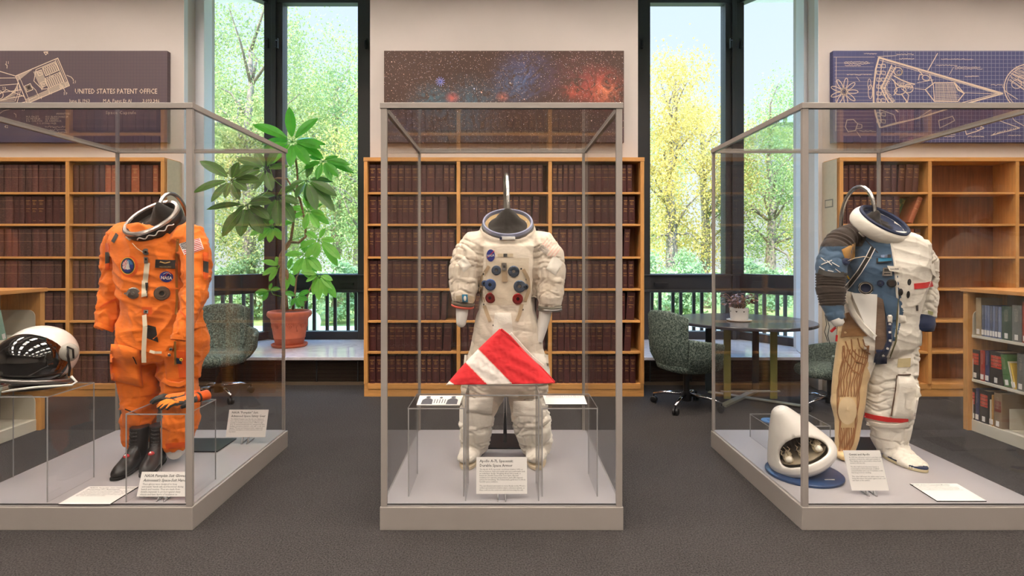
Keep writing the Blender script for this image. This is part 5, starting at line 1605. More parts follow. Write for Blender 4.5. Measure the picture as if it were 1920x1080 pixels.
def boot(label, toe, ang, group):
    t = thing('boot', label, 'boot', toe, ang, group)
    # local: toe at origin, heel at +y, sole on z = 0
    up = MB(); rings = []
    for y0, z, hl, hw in ():
        pass
    secs = [(.000, .022, .018, .020), (.015, .030, .034, .028), (.05, .038, .045, .036), (.09, .046, .048, .044), (.13, .058, .046, .056), (.17, .075, .044, .072)]
    for y, zc, hw, hh in secs:
        rings.append([Vector((hw * math.cos(2 * math.pi * k / 20), y - .04 * 0, max(.014, zc + hh * math.sin(2 * math.pi * k / 20)))) for k in range(20)])
    up.rings(rings)
    sh = []
    for z, yc, hy, hw in ((.012, .20, .085, .042), (.05, .205, .080, .043), (.09, .215, .070, .043), (.13, .222, .062, .045), (.18, .228, .060, .048), (.225, .232, .062, .050), (.240, .233, .063, .051)):
        sh.append([Vector((hw * math.cos(2 * math.pi * k / 20), yc + hy * math.sin(2 * math.pi * k / 20), z)) for k in range(20)])
    up.rings(sh)
    me = remesh_body(up, .006, 5)
    me.materials.append(plain('black_boot_leather', (34, 32, 32), .38, grain=.15, gscale=30, bump=.1)); me.polygons.foreach_set('use_smooth', [True] * len(me.polygons)); me.name = 'upper'
    o = bpy.data.objects.new('upper', me); COL.objects.link(o); o.parent = t
    so = MB(); pl = []
    for k in range(30):
        a = 2 * math.pi * k / 30; q = .5 - .5 * math.cos(a); y = -.008 + .298 * q
        wdt = .050 - .010 * math.sin(q * math.pi * 1.0) * (1 if q > .4 else .4)
        pl.append((wdt * math.copysign(abs(math.sin(a)) ** .6, math.sin(a)), y))
    so.slab(pl, .001, .016); so.build('sole', F['rubber'], t, local=True, bevel=.003)
    lc = MB()
    for i in range(7):
        z = .085 + i * .022; y = .155 + .012 * math.sin(i) * 0 + (.12 - z) * -.05
        yy = .160 + i * .0015 - (.02 if i == 0 else 0)
        lc.tube([(-.022, yy, z), (0, yy - .010, z + .006), (.022, yy, z)], .0028, 6); lc.tube([(-.022, yy, z + .008), (0, yy - .010, z - .002), (.022, yy, z + .006)], .0028, 6)
    lc.build('laces', plain('black_laces', (52, 50, 50), .7), t, local=True, smooth=True)
    bd = MB(); rr = []
    for r, zz in ((.0, .004), (.6, .004), (1.0, 0), (1.0, -.02)):
        rr.append([Vector((.017 * r * math.cos(2 * math.pi * k / 16), .105 + .012 * r * math.sin(2 * math.pi * k / 16) * .9 - zz, .104 + zz + .008 * r * math.sin(2 * math.pi * k / 16))) for k in range(16)])
    bd.rings(rr[::-1], True); b = bd.build('red_badge', plain('red_oval_badge', (186, 44, 48), .5), t, local=True)
    k = MB(); k.add([(-.006, .092, .1105), (.006, .092, .1105), (0, .098, .119)], [(0, 1, 2)]); k.build('badge_mark', F['patchwhite'], b, local=True, fix=False)
    return t
tb = gp(214, 902); boot('black laced boot with red oval badge, standing left in front of orange suit', (tb.x, tb.y, DECK + .001), math.radians(2), 'pair of black flight boots')
tb = gp(270, 896); boot('black laced boot with red oval badge, seen through the glove riser', (tb.x, tb.y, DECK + .001), math.radians(14), 'pair of black flight boots')

def face_card(px, Yb, z0, lean):
    """Corners of a leaning card: px = TL, TR, BR, BL pixels; bottom edge at distance Yb."""
    tl, tr, br, bl = px
    B0, B1 = P(*bl, Yb), P(*br, Yb)
    return [P(*tl, Yb + lean), P(*tr, Yb + lean), B1, B0]
card('label_card', 'upright white card titled Pumpkin Suit Gloves, in front of the boots', face_card(((266, 884.5), (354, 884.5), (354, 931), (256, 931)), 2.872, 0, .05),
     'NASA Pumpkin Suit Gloves:\nAstronaut\'s Space-Suit Hands', 'These gloves were designed to keep astronauts\' hands safe and functional during launch and reentry. They are made from durable materials to protect against sharp objects and have layers of insulation to handle extreme temperatures.', hs=.0195, bs=.0125, italic=.15)
card('label_card', 'upright white card titled Pumpkin Suit, at the back right of the orange suit case', face_card(((430, 768), (503.5, 768), (497, 819.5), (423, 819.5)), 3.745, 0, .06),
     'NASA "Pumpkin" Suit:\nAdvanced Space Safety Gear', 'The NASA Pumpkin suit, like the one displayed here, was worn by astronauts during launch and reentry on shuttle missions from 1988 through 2011. It carried survival gear for emergencies after landing: a parachute harness, a life raft, a radio and signals. The suit and helmet provide oxygen and pressure, and layers of cloth resist fire and cold sea water.', hs=.0205, bs=.0118)
def flat_card(px, z=DECK + .006):
    return [gp(*p, z) for p in px]
card('label_card', 'white card lying flat on the deck by the black boots', flat_card(((167, 912), (259.5, 912), (206, 945), (109, 945))), 'NASA Pumpkin Suit Helmet: Advanced\nProtection for Astronauts', 'The helmet seals to the neck ring of the suit and keeps the wearer supplied with oxygen. Its dark visor shields the eyes from glare, and the clear one beneath stays shut while the cabin is under pressure. Communication gear in the cap lets the crew talk with the ground.', easel=False, hs=.017, bs=.0125, thick=.0052)

# ---- white case
riser(-.512, -.212, 2.915, 3.22, .472, 'clear acrylic riser left of the folded flag')
riser(.200, .500, 2.915, 3.22, .472, 'clear acrylic riser right of the folded flag')
riser(-.203, .184, 2.862, 3.085, .556, 'taller clear acrylic riser under the folded red and white flag')
zt = DECK + .4725
ph = thing('photo_card', 'black and white photo card of three figures on the left riser', 'photograph', (-.36, 3.08, zt), 0, 'cards on the clear risers')
pcs = [gp(787, 741.5, zt + .004), gp(868, 741.5, zt + .004), gp(862, 759, zt + .004), gp(781, 759, zt + .004)]
mb = MB(); dn = Vector((0, 0, -.0035)); mb.add(pcs + [p + dn for p in pcs], [(3, 2, 1, 0), (4, 5, 6, 7), (0, 1, 5, 4), (1, 2, 6, 5), (2, 3, 7, 6), (3, 0, 4, 7)]); mb.build('print', M['card'], ph)
def on_card(a, b, l=.0006): return pcs[0].lerp(pcs[1], a).lerp(pcs[3].lerp(pcs[2], a), b) + Vector((0, 0, l))
fg = MB()
def blob(pts, lift=.0006): fg.add([on_card(a, b, lift) for a, b in pts], [tuple(range(len(pts)))])
for cx in (.22, .80):
    blob([(cx + .055 * math.cos(q), .20 + .12 * math.sin(q)) for q in np.linspace(0, 2 * math.pi, 14)[:-1]])
    blob([(cx - .13, .95), (cx - .12, .5), (cx - .05, .32), (cx + .05, .32), (cx + .12, .48), (cx + .13, .95)])
blob([(.52 + .035 * math.cos(q), .26 + .10 * math.sin(q)) for q in np.linspace(0, 2 * math.pi, 12)[:-1]])
for i in range(5): blob([(.38 + i * .06, .42), (.40 + i * .06, .42), (.40 + i * .06, .85), (.38 + i * .06, .85)])
fg.build('printed_figures', plain('photo_grey', (92, 92, 98), .6), ph, fix=False)
card('label_card', 'white card lying on the clear riser right of the folded flag', [gp(1018, 741.5, zt + .004), gp(1095, 741.5, zt + .004), gp(1101, 758, zt + .004), gp(1023, 758, zt + .004)], 'AMERICAN FLAG FLOWN', 'This folded flag was carried aboard a mission and returned to its crew.', easel=False, hs=.02, bs=.014, thick=.0035, group='cards on the clear risers')
card('label_card', 'upright white card titled Durable Space Armor, in front of the white suit', face_card(((893, 857), (988, 857), (988.5, 926), (893, 926)), 2.872, 0, .04),
     'Apollo A-7L Spacesuit:\nDurable Space Armor', 'The Apollo A-7L spacesuit, used from 1968 to 1972 on Moon missions, kept astronauts safe and comfortable with its multi-layer design. Weighing about 200 pounds, it featured a durable beta-cloth outer layer, thermal insulation for extreme temperatures, and a life-support system for breathing. The helmet had a gold visor to block harmful space radiation.\n\nThe suit allowed astronauts to move freely on the Moon\'s surface and included a built-in waste collection system, so they could use the restroom without removing the suit.', hs=.0195, bs=.0102)
# folded flag: a fat triangle of red and white bands leaning back on the riser
fz = DECK + .557
fl = thing('folded_flag', 'folded triangular flag with red and white stripes on the clear riser', 'flag', (-.02, 3.0, fz))
Yq = 2.985
apex, bl_, br_ = P(937, 616, 3.06), P(836, 722, Yq), P(1041, 719, Yq)
bl_.z = max(bl_.z, fz + .003); br_.z = max(br_.z, fz + .003)
NX, NZ = 150, 84
def flag_pt(q, t, side):
    """q along the base, t up the height."""
    e0 = bl_.lerp(apex, t); e1 = br_.lerp(apex, t)
    # right edge bulges a little as in the folded cloth
    p = e0.lerp(e1, q)
    p.x += .012 * math.sin(math.pi * t) * (q * 2 - 1)
    ed = min(q, 1 - q) * (e1 - e0).length
    ed = min(ed, t * .3, ) if t < .02 else ed
    th = .030 * (1 - math.exp(-ed / .02)) * (1 - .35 * t)
    w = .0055 * noise.noise(Vector((p.x * 16 + p.z * 10, p.z * 22, 3))) + .002 * noise.noise(Vector((p.x * 50, p.z * 50, 8)))
    return p + Vector((0, (-th + w * (1 if th > .01 else .3)) if side else th, 0))
stripe_m = [fabric('flag_red', (214, 44, 50), .06, .75, .5), fabric('flag_white', (236, 226, 218), .04, .75, .4), fabric('flag_seam', (222, 200, 186), .04, .8, .2)]
def stripe(p):
    # parallel to the left->bottom fold, measured in the front view
    u = VPU + p.x / p.y * FPX; v = VPV + (CZ - p.z) / p.y * FPX
    # lines run from upper left to lower right: (898,652)->(960,722)
    k = (u - 898) - (v - 657) * .98
    if u < 853 and v > 709 and (u - 836) < (v - 709) * 1.3: return 1
    if abs(k) < 1.3 or abs(k + 46) < 1.3: return 2
    if k > 0: return 0
    if k > -46: return 1
    return 0
for side in (1, 0):
    mb = MB()
    for i in range(NX):
        for j in range(NZ):
            qs = [flag_pt(a / NX, b / NZ, side) for a, b in ((i, j), (i + 1, j), (i + 1, j + 1), (i, j + 1))]
            c = sum(qs, Vector()) / 4
            mb.add(qs, [(0, 1, 2, 3)], stripe(c))
    o = mb.build('front_fold' if side else 'back_fold', stripe_m, fl, smooth=True, fix=False)
    bm = bmesh.new(); bm.from_mesh(o.data); bmesh.ops.remove_doubles(bm, verts=bm.verts, dist=1e-5); bmesh.ops.recalc_face_normals(bm, faces=bm.faces); bm.to_mesh(o.data); bm.free()
    o.data.polygons.foreach_set('use_smooth', [True] * len(o.data.polygons))
mb = MB()
tuck = [(937, 616), (952, 628), (972, 650), (992, 672), (1014, 690), (1038, 716)]
for (a, b), (c, d) in zip(tuck[:-1], tuck[1:]):
    mb.bar(P(a + 2, b + 1, 3.035), P(c + 2, d + 1, 3.035), .012, .012, up=(0, -1, 0))
mb.build('tucked_edge', stripe_m[0], fl, bevel=.003)
mb = MB()
for (a, b), (c, d) in zip(tuck[1:4], tuck[2:5]):
    mb.bar(P(a + 5, b - 3, 3.06), P(c + 5, d - 3, 3.06), .016, .012, up=(0, -1, 0))
mb.build('white_lining', stripe_m[1], fl, bevel=.003)

# ---- cutaway case
riser(1.742, 2.15, 3.60, 3.88, .165, 'low clear acrylic riser behind the white capsule model')
ds = thing('blue_disc', 'small blue disc lying on the low riser behind the capsule model', 'disc', (1.80, 3.70, DECK + .1655))
MB().lathe([(.0, 0), (.055, 0), (.058, .004), (.055, .008), (0, .008)], seg=32).build('disc', plain('blue_disc_enamel', (72, 120, 176), .3), ds, local=True)
MB().lathe([(.0, .0082), (.02, .0082), (.02, .011), (0, .011)], seg=24).build('hub', plain('blue_disc_hub', (60, 100, 150), .3), ds, local=True)
card('label_card', 'upright white card about two capsules, before the tan undersuit leg', face_card(((1581, 844.5), (1650, 844.5), (1667, 920), (1597, 920)), 2.935, 0, .05),
     'Gemini and Apollo', 'In 1961 the call went out for a suit that could protect a crew in the cabin and outside it. This display suit is cut in half to show both answers side by side.\n\nThe first half shows the inner layers: a cooled and corded undersuit, a rubber coated bladder and a net of restraint cords that keeps it from swelling.\n\nThe other half wears the white outer cover, many thin layers that guard against heat, cold and dust on the surface.', hs=.015, bs=.0098)
card('label_card', 'white card lying flat on the deck right of the white boot', flat_card(((1706, 906.5), (1794, 906.5), (1850, 939), (1757, 939))), 'Model of the Command Module', 'This cutaway model shows three crew couches under the main panel. The cone is the only part of the craft that came home, riding back through the air on its blunt heat shield and landing under three parachutes in the sea.', easel=False, hs=.016, bs=.0125, thick=.0052)
# capsule model: rounded cone, its side cut open on three reclining figures
base = gp(1507, 889); base.z = DECK
cm = thing('capsule_model', 'white cone shaped spacecraft model with open side on a round blue stand', 'model', base)
db = MB(); db.lathe([(0, .001), (.205, .001), (.207, .006), (.207, .014), (.200, .018), (0, .018)], base, 48); db.build('stand_disc', plain('blue_stand_enamel', (46, 70, 110), .28, grain=.05), cm, smooth=True, auto=40)
cp_ = MB(); cp_.box(-.028, .028, -.002, .002, .0, .004, M=Matrix.Translation(base + Vector((.075, -.13, .0185)))); cp_.build('stand_plate', M['card'], cm)
apx = P(1456, 764, 3.26); rim = P(1503, 853, 3.24)
ax = (apx - rim).normalized()
ax = (ax + Vector((0, -.10, 0))).normalized()
Ac = frame_of(ax, (1, 0, 0))
H = .372
prof = [(.010, .0), (.06, -.004), (.12, .002), (.165, .014), (.186, .034), (.193, .056), (.190, .078), (.176, .11), (.15, .165), (.12, .225), (.09, .285), (.062, .335), (.048, .356), (.034, .368), (.016, .373), (.004, .374)]
# refine profile
pr = []
for (r0, z0), (r1, z1) in zip(prof[:-1], prof[1:]):
    for i in range(4): pr.append((r0 + (r1 - r0) * i / 4, z0 + (z1 - z0) * i / 4))
pr.append(prof[-1])
SEG = 120
org = rim - ax * .055
# the opening, centred on the side that faces the room
view = (CAMP - org); view = Ac.transposed() @ view; phi0 = math.atan2(view.y, view.x) + .12
def in_hole(ph, z, m=0.0):
    d = (ph - phi0 + math.pi) % (2 * math.pi) - math.pi
    lo = .092; hi = .186 + .046 * math.cos(d * 1.9) - .014 * d
    if abs(d) > 1.02 - m: return False
    e = max(0, abs(d) - .72) / .30
    mid = (lo + hi) / 2; hh = (hi - lo) / 2 * math.sqrt(max(0, 1 - e * e))
    return abs(z - mid) < hh - m * .05
def shell_pts(off):
    return [[org + Ac @ Vector(((r - off) * math.cos(2 * math.pi * k / SEG), (r - off) * math.sin(2 * math.pi * k / SEG), z)) for k in range(SEG)] for r, z in pr]
def shell(off, name, mat):
    mb = MB(); rg = shell_pts(off)
    n = len(rg)
    mb.v = [p for r in rg for p in r]
    for i in range(n - 1):
        for k in range(SEG):
            zc = (pr[i][1] + pr[i + 1][1]) / 2; ph = 2 * math.pi * (k + .5) / SEG
            if pr[i][0] > .06 and in_hole(ph, zc): continue
            k2 = (k + 1) % SEG
            mb.f.append((i * SEG + k, i * SEG + k2, (i + 1) * SEG + k2, (i + 1) * SEG + k)); mb.m.append(0)
    return mb
m_cap = plain('white_capsule_enamel', (238, 232, 224), .32, coat=.3)
so = shell(0, 'capsule_shell', m_cap).build('capsule_shell', m_cap, cm, smooth=True, fix=True)
# relax the stepped rim of the opening and give the wall its thickness
bm = bmesh.new(); bm.from_mesh(so.data)
bmesh.ops.delete(bm, geom=[v for v in bm.verts if not v.link_faces], context='VERTS')
for _ in range(14):
    bv = [v for v in bm.verts if v.is_boundary]
    new = {}
    for v in bv:
        nb = [e.other_vert(v) for e in v.link_edges if e.is_boundary]
        if len(nb) == 2: new[v] = v.co * .4 + (nb[0].co + nb[1].co) * .3
    for v, c in new.items(): v.co = c
bm.to_mesh(so.data); bm.free()
sm = so.modifiers.new('thick', 'SOLIDIFY'); sm.thickness = .012; sm.offset = -1
# cabin inside
cb_ = MB(); cb_.rings([[org + Ac @ Vector((r * math.cos(2 * math.pi * k / 40), r * math.sin(2 * math.pi * k / 40), z)) for k in range(40)] for r, z in ((.01, .090), (.150, .090), (.152, .096))], False)
cb_.build('cabin_floor', plain('beige_cabin', (206, 192, 168), .7), cm, smooth=True)
bkh = MB(); ringA = []
for z, q in ((.096, .10), (.15, .085), (.215, .05)):
    ringA.append([org + Ac @ Vector((q * 1.0 * math.cos(phi0 + math.pi / 2) * s_ - .03 * math.cos(phi0), q * math.sin(phi0 + math.pi / 2) * s_ - .03 * math.sin(phi0), z)) for s_ in np.linspace(-1.5, 1.5, 12)])
bkh.rings(ringA, False, closed=False)
bkh.build('instrument_bulkhead', plain('grey_bulkhead', (92, 86, 78), .6, grain=.4, gscale=60), cm)
fr_, sdv = Vector((math.cos(phi0), math.sin(phi0), 0)), Vector((-math.sin(phi0), math.cos(phi0), 0))
for k, off in enumerate((-.085, .0, .085)):
    c0 = fr_ * (.100 - .014 * abs(k - 1)) + sdv * off
    def G(a, b, z): return org + Ac @ (c0 + fr_ * a + sdv * b + Vector((0, 0, z + .030)))
    cr = MB()
    cr.tube([G(.012, 0, .074), G(-.02, 0, .076), G(-.05, 0, .085)], [.022, .026, .018], 14)
    cr.tube([G(-.01, .018, .09), G(-.03, .014, .112), G(-.05, .008, .10)], .008, 8)
    o = cr.build('crew_figure', plain('cream_crew_suit', (222, 208, 180), .6), cm, smooth=True)
    hd = MB(); hd.ball(G(.022, .0, .088), .0185, 16, 12); hd.build('crew_helmet', plain('white_crew_helmet', (238, 230, 214), .35), o, smooth=True)
    hs_ = MB()
    for b in (-.02, .004, .024):
        hs_.tube([G(-.015, b, .150 - .01 * abs(b) * 30), G(.0, b + .006, .135), G(-.01, b - .004, .118), G(.004, b + .004, .10)], .0026, 6)
    hs_.build('crew_hoses', F['tape'], o, smooth=True)
    pn = MB()
    for b in (-.03, -.012, .01, .028):
        pn.bar(G(-.035, b, .10), G(-.045, b, .165), .010, .012)
    pn.build('panel_ribs', plain('dark_panel_ribs', (58, 52, 46), .5), cm)
prop = MB(); prop.tube([base + Vector((0, .04, .018)), org + ax * .02], .02, 12); prop.build('support_stem', plain('blue_stem_enamel', (50, 80, 126), .3), cm)
# ================================================================= FURNITURE
t = NT('grey_green_tweed'); v = t.coord('Object')
f = t.noise(v, 190, 2, .7); f2 = t.noise(v, 70, 2)
t.set(color=t.ramp(t.math('ADD', t.math('MULTIPLY', f, .6), t.math('MULTIPLY', f2, .4)), [(.38, lin((36, 46, 44))), (.5, lin((78, 92, 86))), (.64, lin((150, 160, 150)))]), rough=.95, spec=.1)
t.bump(f, .5, .003)
M['tweed'] = t.mat
def office_chair(label, loc, rz, sc=1.0, legs=4):
    """Wrap-around shell chair: back, two arms, cushion, column, star base on castors. Faces local -y."""
    t = thing('office_chair', label, 'chair', loc, rz, 'tweed swivel chairs by the windows')
    t.scale = (sc, sc, sc)
    def shell(p0, p1, hfun, n, name, rfun, inset=.0):
        mb = MB(); rows = 9; th = .045
        outer = []; 
        for i in range(n + 1):
            ph = math.radians(p0 + (p1 - p0) * i / n)
            a = math.pi / 2 + ph          # 90 deg = back (+y)
            top = hfun(math.degrees(ph)); ring = []
            prof = []
            for j in range(rows + 1):
                q = j / rows; z = .37 + (top - .37) * q
                r = rfun(q, math.degrees(ph))
                prof.append((r, z))
            # outside up, over the rim, inside down
            path = [(r + th / 2, z) for r, z in prof] + [(prof[-1][0] + th * .3, prof[-1][1] + .014), (prof[-1][0], prof[-1][1] + .02), (prof[-1][0] - th * .3, prof[-1][1] + .014)] + [(r - th / 2, z) for r, z in prof[::-1]]
            e = 1.0
            for r, z in path: ring.append(Vector((r * math.cos(a) * 1.04, r * math.sin(a) * .94, z)))
            outer.append(ring)
        mb.rings(outer, True)
        return mb.build(name, M['tweed'], t, smooth=True, local=True, auto=60, bevel=.008)
    rf = lambda q, p: .215 + .085 * min(1, q * 2.2) ** .6 + .03 * q
    hb = lambda p: .90 - .055 * (abs(p) / 46) ** 2.4
    ha = lambda p: .66 - .05 * max(0.0, (abs(p) - 47) / 63) ** 1.2
    shell(-46, 46, hb, 18, 'backrest', rf)
    shell(46.1, 112, ha, 12, 'arm', rf); shell(-112, -46.1, ha, 12, 'arm', rf)
    st = MB(); rg = []
    for q, z in ((.0, .36), (.8, .352), (.97, .37), (1.0, .405), (.97, .445), (.85, .468), (.5, .478), (0.02, .48)):
        ring = []
        for k in range(36):
            a = 2 * math.pi * k / 36; c, s_ = math.cos(a), math.sin(a)
            rx, ry = (.262, .262 if s_ > 0 else .33)
            ring.append(Vector((rx * q * math.copysign(abs(c) ** .8, c), -.01 + ry * q * math.copysign(abs(s_) ** .8, s_), z)))
        rg.append(ring)
    st.rings(rg, True); st.build('seat', M['tweed'], t, smooth=True, local=True)
    cm_ = MB(); cm_.tube([(0, 0, .13), (0, 0, .355)], .028, 16); cm_.box(-.10, .10, -.09, .09, .325, .352); cm_.tube([(.06, .02, .335), (.23, .03, .325)], .007, 8)
    cm_.build('column', M['black_plastic'], t, local=True, smooth=True, auto=40)
    hb_ = MB(); hb_.lathe([(.0, .065), (.045, .065), (.05, .13), (.03, .15), (0, .15)], seg=20); hb_.build('hub', M['black_plastic'], t, local=True, smooth=True, auto=40)
    for k in range(legs):
        a = 2 * math.pi * k / legs + .5
        dx, dy = math.cos(a), math.sin(a)
        lg = MB(); lg.tube([(dx * .04, dy * .04, .125), (dx * .2, dy * .2, .115), (dx * .315, dy * .315, .085)], [.017, .015, .011], 10)
        l = lg.build('leg', M['chrome'], t, local=True, smooth=True)
        cs = MB(); sd = Vector((-dy, dx, 0)); c = Vector((dx * .31, dy * .31, .032))
        for s_ in (-1, 1):
            rr = [[c + sd * (s_ * o) + Vector((dx, dy, 0)) * (r * math.cos(2 * math.pi * j / 18)) + Vector((0, 0, r * math.sin(2 * math.pi * j / 18))) for j in range(18)] for o, r in ((.006, .031), (.022, .031), (.027, .022))]
            cs.rings(rr)
        cs.tube([(dx * .312, dy * .312, .03), (dx * .312, dy * .312, .085)], .008, 8)
        cs.build('caster', M['black_plastic'], l, local=True, smooth=True, auto=40)
    return t
office_chair('grey-green tweed swivel chair seen from behind, left of the round table', (PX(1287, 5.10), 5.10, 0), math.radians(116), 1.0)
office_chair('grey tweed swivel chair facing the room beside the orange suit', (PX(410, 5.42), 5.42, 0), math.radians(18), 1.0)
office_chair('grey tweed swivel chair right of the round table, seen through the cutaway case', (PX(1556, 5.05), 5.05, 0), math.radians(-98), .86)

# ---- round table
tc_ = Vector((PX(1393, 5.5), 5.5, 0)); ZT = .767
tb = thing('round_table', 'dark round cafe table with flat bar legs in the right window bay', 'table', tc_)
MB().lathe([(0, ZT - .034), (.645, ZT - .034), (.668, ZT - .026), (.668, ZT - .006), (.662, ZT), (0, ZT)], tc_, 72).build('table_top', plain('dark_table_laminate', (58, 58, 66), .22, spec=.5, grain=.05), tb, smooth=True, auto=30)
legm = plain('olive_bar_leg', (150, 148, 84), .4, metal=.1)
legd = plain('dark_bar_leg', (46, 54, 60), .4)
for dx, dy, mt in ((-.24, -.20, legm), (.21, -.20, legm), (-.30, .12, legd), (.20, .16, legd)):
    p = tc_ + Vector((dx, dy, 0))
    lb = MB(); lb.bar(p + Vector((0, 0, .028)), p + Vector((0, 0, ZT - .036)), .068, .014, up=(0, -1, 0)); 
    lb.build('leg', mt, tb, bevel=.002)
for a, b in (((-.30, .12), (.36, -.40)), ((.20, .16), (-.36, -.40))):
    fb = MB(); k = .0 if a[0] < 0 else .012
    fb.bar(tc_ + Vector((a[0], a[1], .016 + k * .0)), tc_ + Vector((b[0], b[1], .016)), .06, .012 + k)
    fb.build('foot_bar', plain('pale_bar_foot', (176, 176, 160), .3, metal=.5), tb, bevel=.002)
MB().bar(tc_ + Vector((-.30, -.20, .10)), tc_ + Vector((.27, -.20, .10)), .03, .012).build('stretcher', plain('pale_stretcher', (190, 190, 184), .3, metal=.5), tb)
MB().lathe([(0, ZT - .05), (.34, ZT - .05), (.34, ZT - .0345), (0, ZT - .0345)], tc_, 40).build('under_frame', M['black'], tb)

# ---- little pot on the table
pp = Vector((PX(1386, 5.42), 5.42, ZT))
pl_ = thing('potted_plant', 'small bronze leaved plant in white heart-pierced pot on the round table', 'plant', pp)
MB().lathe([(0, .0005), (.09, .0005), (.118, .010), (.118, .016), (.088, .012), (0, .010)], pp, 40).build('saucer', plain('white_glaze', (240, 238, 234), .2), pl_, smooth=True, auto=50)
MB().lathe([(0, .013), (.078, .013), (.084, .03), (.089, .128), (.085, .130), (.080, .126), (.078, .11), (0, .108)], pp, 40).build('pot', plain('white_pot_glaze', (242, 239, 234), .25), pl_, smooth=True, auto=50)
hz = MB()
for k in range(8):
    a = 2 * math.pi * k / 8 - math.pi / 2 + .1
    c = pp + Vector((.0885 * math.cos(a), .0885 * math.sin(a), .098)); sd = Vector((-math.sin(a), math.cos(a), 0)); n = Vector((math.cos(a), math.sin(a), 0))
    pts = []
    for j in range(20):
        q = 2 * math.pi * j / 20
        x = .0009 * 16 * math.sin(q) ** 3; z = .0009 * (13 * math.cos(q) - 5 * math.cos(2 * q) - 2 * math.cos(3 * q) - math.cos(4 * q))
        pts.append(c + sd * x * .62 + Vector((0, 0, z * .62)) + n * .0004)
    hz.add(pts, [tuple(range(20))])
hz.build('heart_cutouts', M['black'], pl_, fix=False)

def leaf_into(mb, base, d, up, L, w, droop=.3, m=0, n=6, fold=.18, rib=None):
    """One blade with a fold along its midrib, drooping towards the tip."""
    d = Vector(d).normalized(); s = d.cross(Vector(up))
    if s.length < 1e-4: s = d.orthogonal()
    s.normalize(); u = s.cross(d).normalized()
    vs = []; fs = []
    p = Vector(base); dirv = d.copy()
    for i in range(n + 1):
        q = i / n
        ww = w * (math.sin(math.pi * min(1, q * .93 + .04)) ** .75) * (1.05 - .25 * (q - .6) ** 2)
        if i == n: ww = w * .05
        uu = s.cross(dirv).normalized()
        vs += [p - s * ww + uu * ww * fold, p - s * ww * .5 + uu * ww * fold * .35, p.copy(), p + s * ww * .5 + uu * ww * fold * .35, p + s * ww + uu * ww * fold]
        dirv = (dirv - Vector((0, 0, droop / n))).normalized()
        p = p + dirv * (L / n)
    for i in range(n):
        for j in range(4):
            a = i * 5 + j; fs.append((a, a + 1, a + 6, a + 5))
    mb.add(vs, fs, m)
    if rib is not None:
        mid = vs[2::5]; mb.tube([q + Vector((0, -.0008, .0012)) for q in mid], [.0034 - .0026 * i / n for i in range(n + 1)], 4, rib)
rl = random.Random(4)
sp = MB(); st = MB()
for k in range(34):
    a = rl.uniform(0, 2 * math.pi); sp_r = rl.uniform(.02, .16); h = rl.uniform(.03, .15)
    tip = pp + Vector((sp_r * math.cos(a), sp_r * math.sin(a) * .8, .125 + h)); b0 = pp + Vector((.03 * math.cos(a), .03 * math.sin(a), .108))
    st.tube([b0, (b0 + tip) / 2 + Vector((0, 0, .03)), tip], .0022, 5)
    for j in range(5):
        aa = a + rl.uniform(-1.6, 1.6)
        leaf_into(sp, tip + Vector((rl.uniform(-.02, .02), rl.uniform(-.02, .02), rl.uniform(-.03, .02))), (math.cos(aa), math.sin(aa), rl.uniform(-.3, .5)), (0, 0, 1), rl.uniform(.035, .055), rl.uniform(.010, .016), .5, 0, 4)
sp.build('foliage', [M['leafred']], pl_, smooth=True, fix=False); st.build('stems', M['stem'], pl_, smooth=True)
MB().lathe([(0, .109), (.077, .1095)], pp, 24).build('soil', M['soil'], pl_)

# ---- umbrella tree in the terracotta pot
YP = 6.66
pb = Vector((PX(543, YP), YP, ZL))
up_ = thing('potted_tree', 'tall umbrella plant in a terracotta pot on the left window ledge', 'plant', pb)
k = YP / FPX
MB().lathe([(0, .0006), (.19, .0006), (.205, .012), (.212, .034), (.203, .036), (.185, .02), (0, .018)], pb, 48).build('saucer', M['terracotta'], up_, smooth=True, auto=50)
MB().lathe([(0, .020), (.155, .020), (.163, .030), (.176, .10), (.181, .105), (.184, .112), (.182, .12), (.198, .21), (.206, .29), (.213, .296), (.216, .306), (.212, .314), (.222, .345), (.246, .362), (.260, .385), (.258, .41), (.248, .428), (.232, .432), (.222, .42), (.214, .38), (0, .375)], pb, 56).build('pot', M['terracotta'], up_, smooth=True, auto=60)
orn = MB()
def ring_o(c, n, r, rr):
    A_ = frame_of(n); orn.tube([c + A_ @ Vector((r * math.cos(q), r * math.sin(q), 0)) for q in np.linspace(0, 2 * math.pi, 14)], rr, 6)
for i in range(16):
    a = 2 * math.pi * i / 16
    n = Vector((math.cos(a), math.sin(a), -.12)); c = pb + Vector((.202 * math.cos(a), .202 * math.sin(a), .245))
    sd = Vector((-math.sin(a), math.cos(a), 0))
    if i % 2: ring_o(c + Vector((0, 0, .012)), n, .022, .006); orn.ball(c + Vector((0, 0, .012)), .007, 8, 6)
    else:
        orn.tube([c + sd * -.02 + Vector((0, 0, .04)), c + sd * .012 + Vector((0, 0, .03)), c + sd * -.004 + Vector((0, 0, .0)), c + sd * .006 + Vector((0, 0, -.05)) - n * .008], .007, 6)
    orn.tube([c + sd * -.036 + Vector((0, 0, .02)), c + sd * -.028 + Vector((0, 0, .042)), c + sd * -.04 + Vector((0, 0, .05))], .006, 6)
orn.build('relief_garland', M['terracotta'], up_, smooth=True)
MB().lathe([(0, .405), (.213, .40)], pb, 30).build('soil', M['soil'], up_)
def Q(u, v, dy=0): return P(u, v, YP + dy)
tr = MB()
tr.tube([Q(535, 582), Q(534, 560), Q(532, 540), Q(527, 520), Q(529, 498), Q(526, 480), Q(535, 462), Q(545, 450)], [.040, .036, .034, .028, .024, .020, .019, .018], 10)
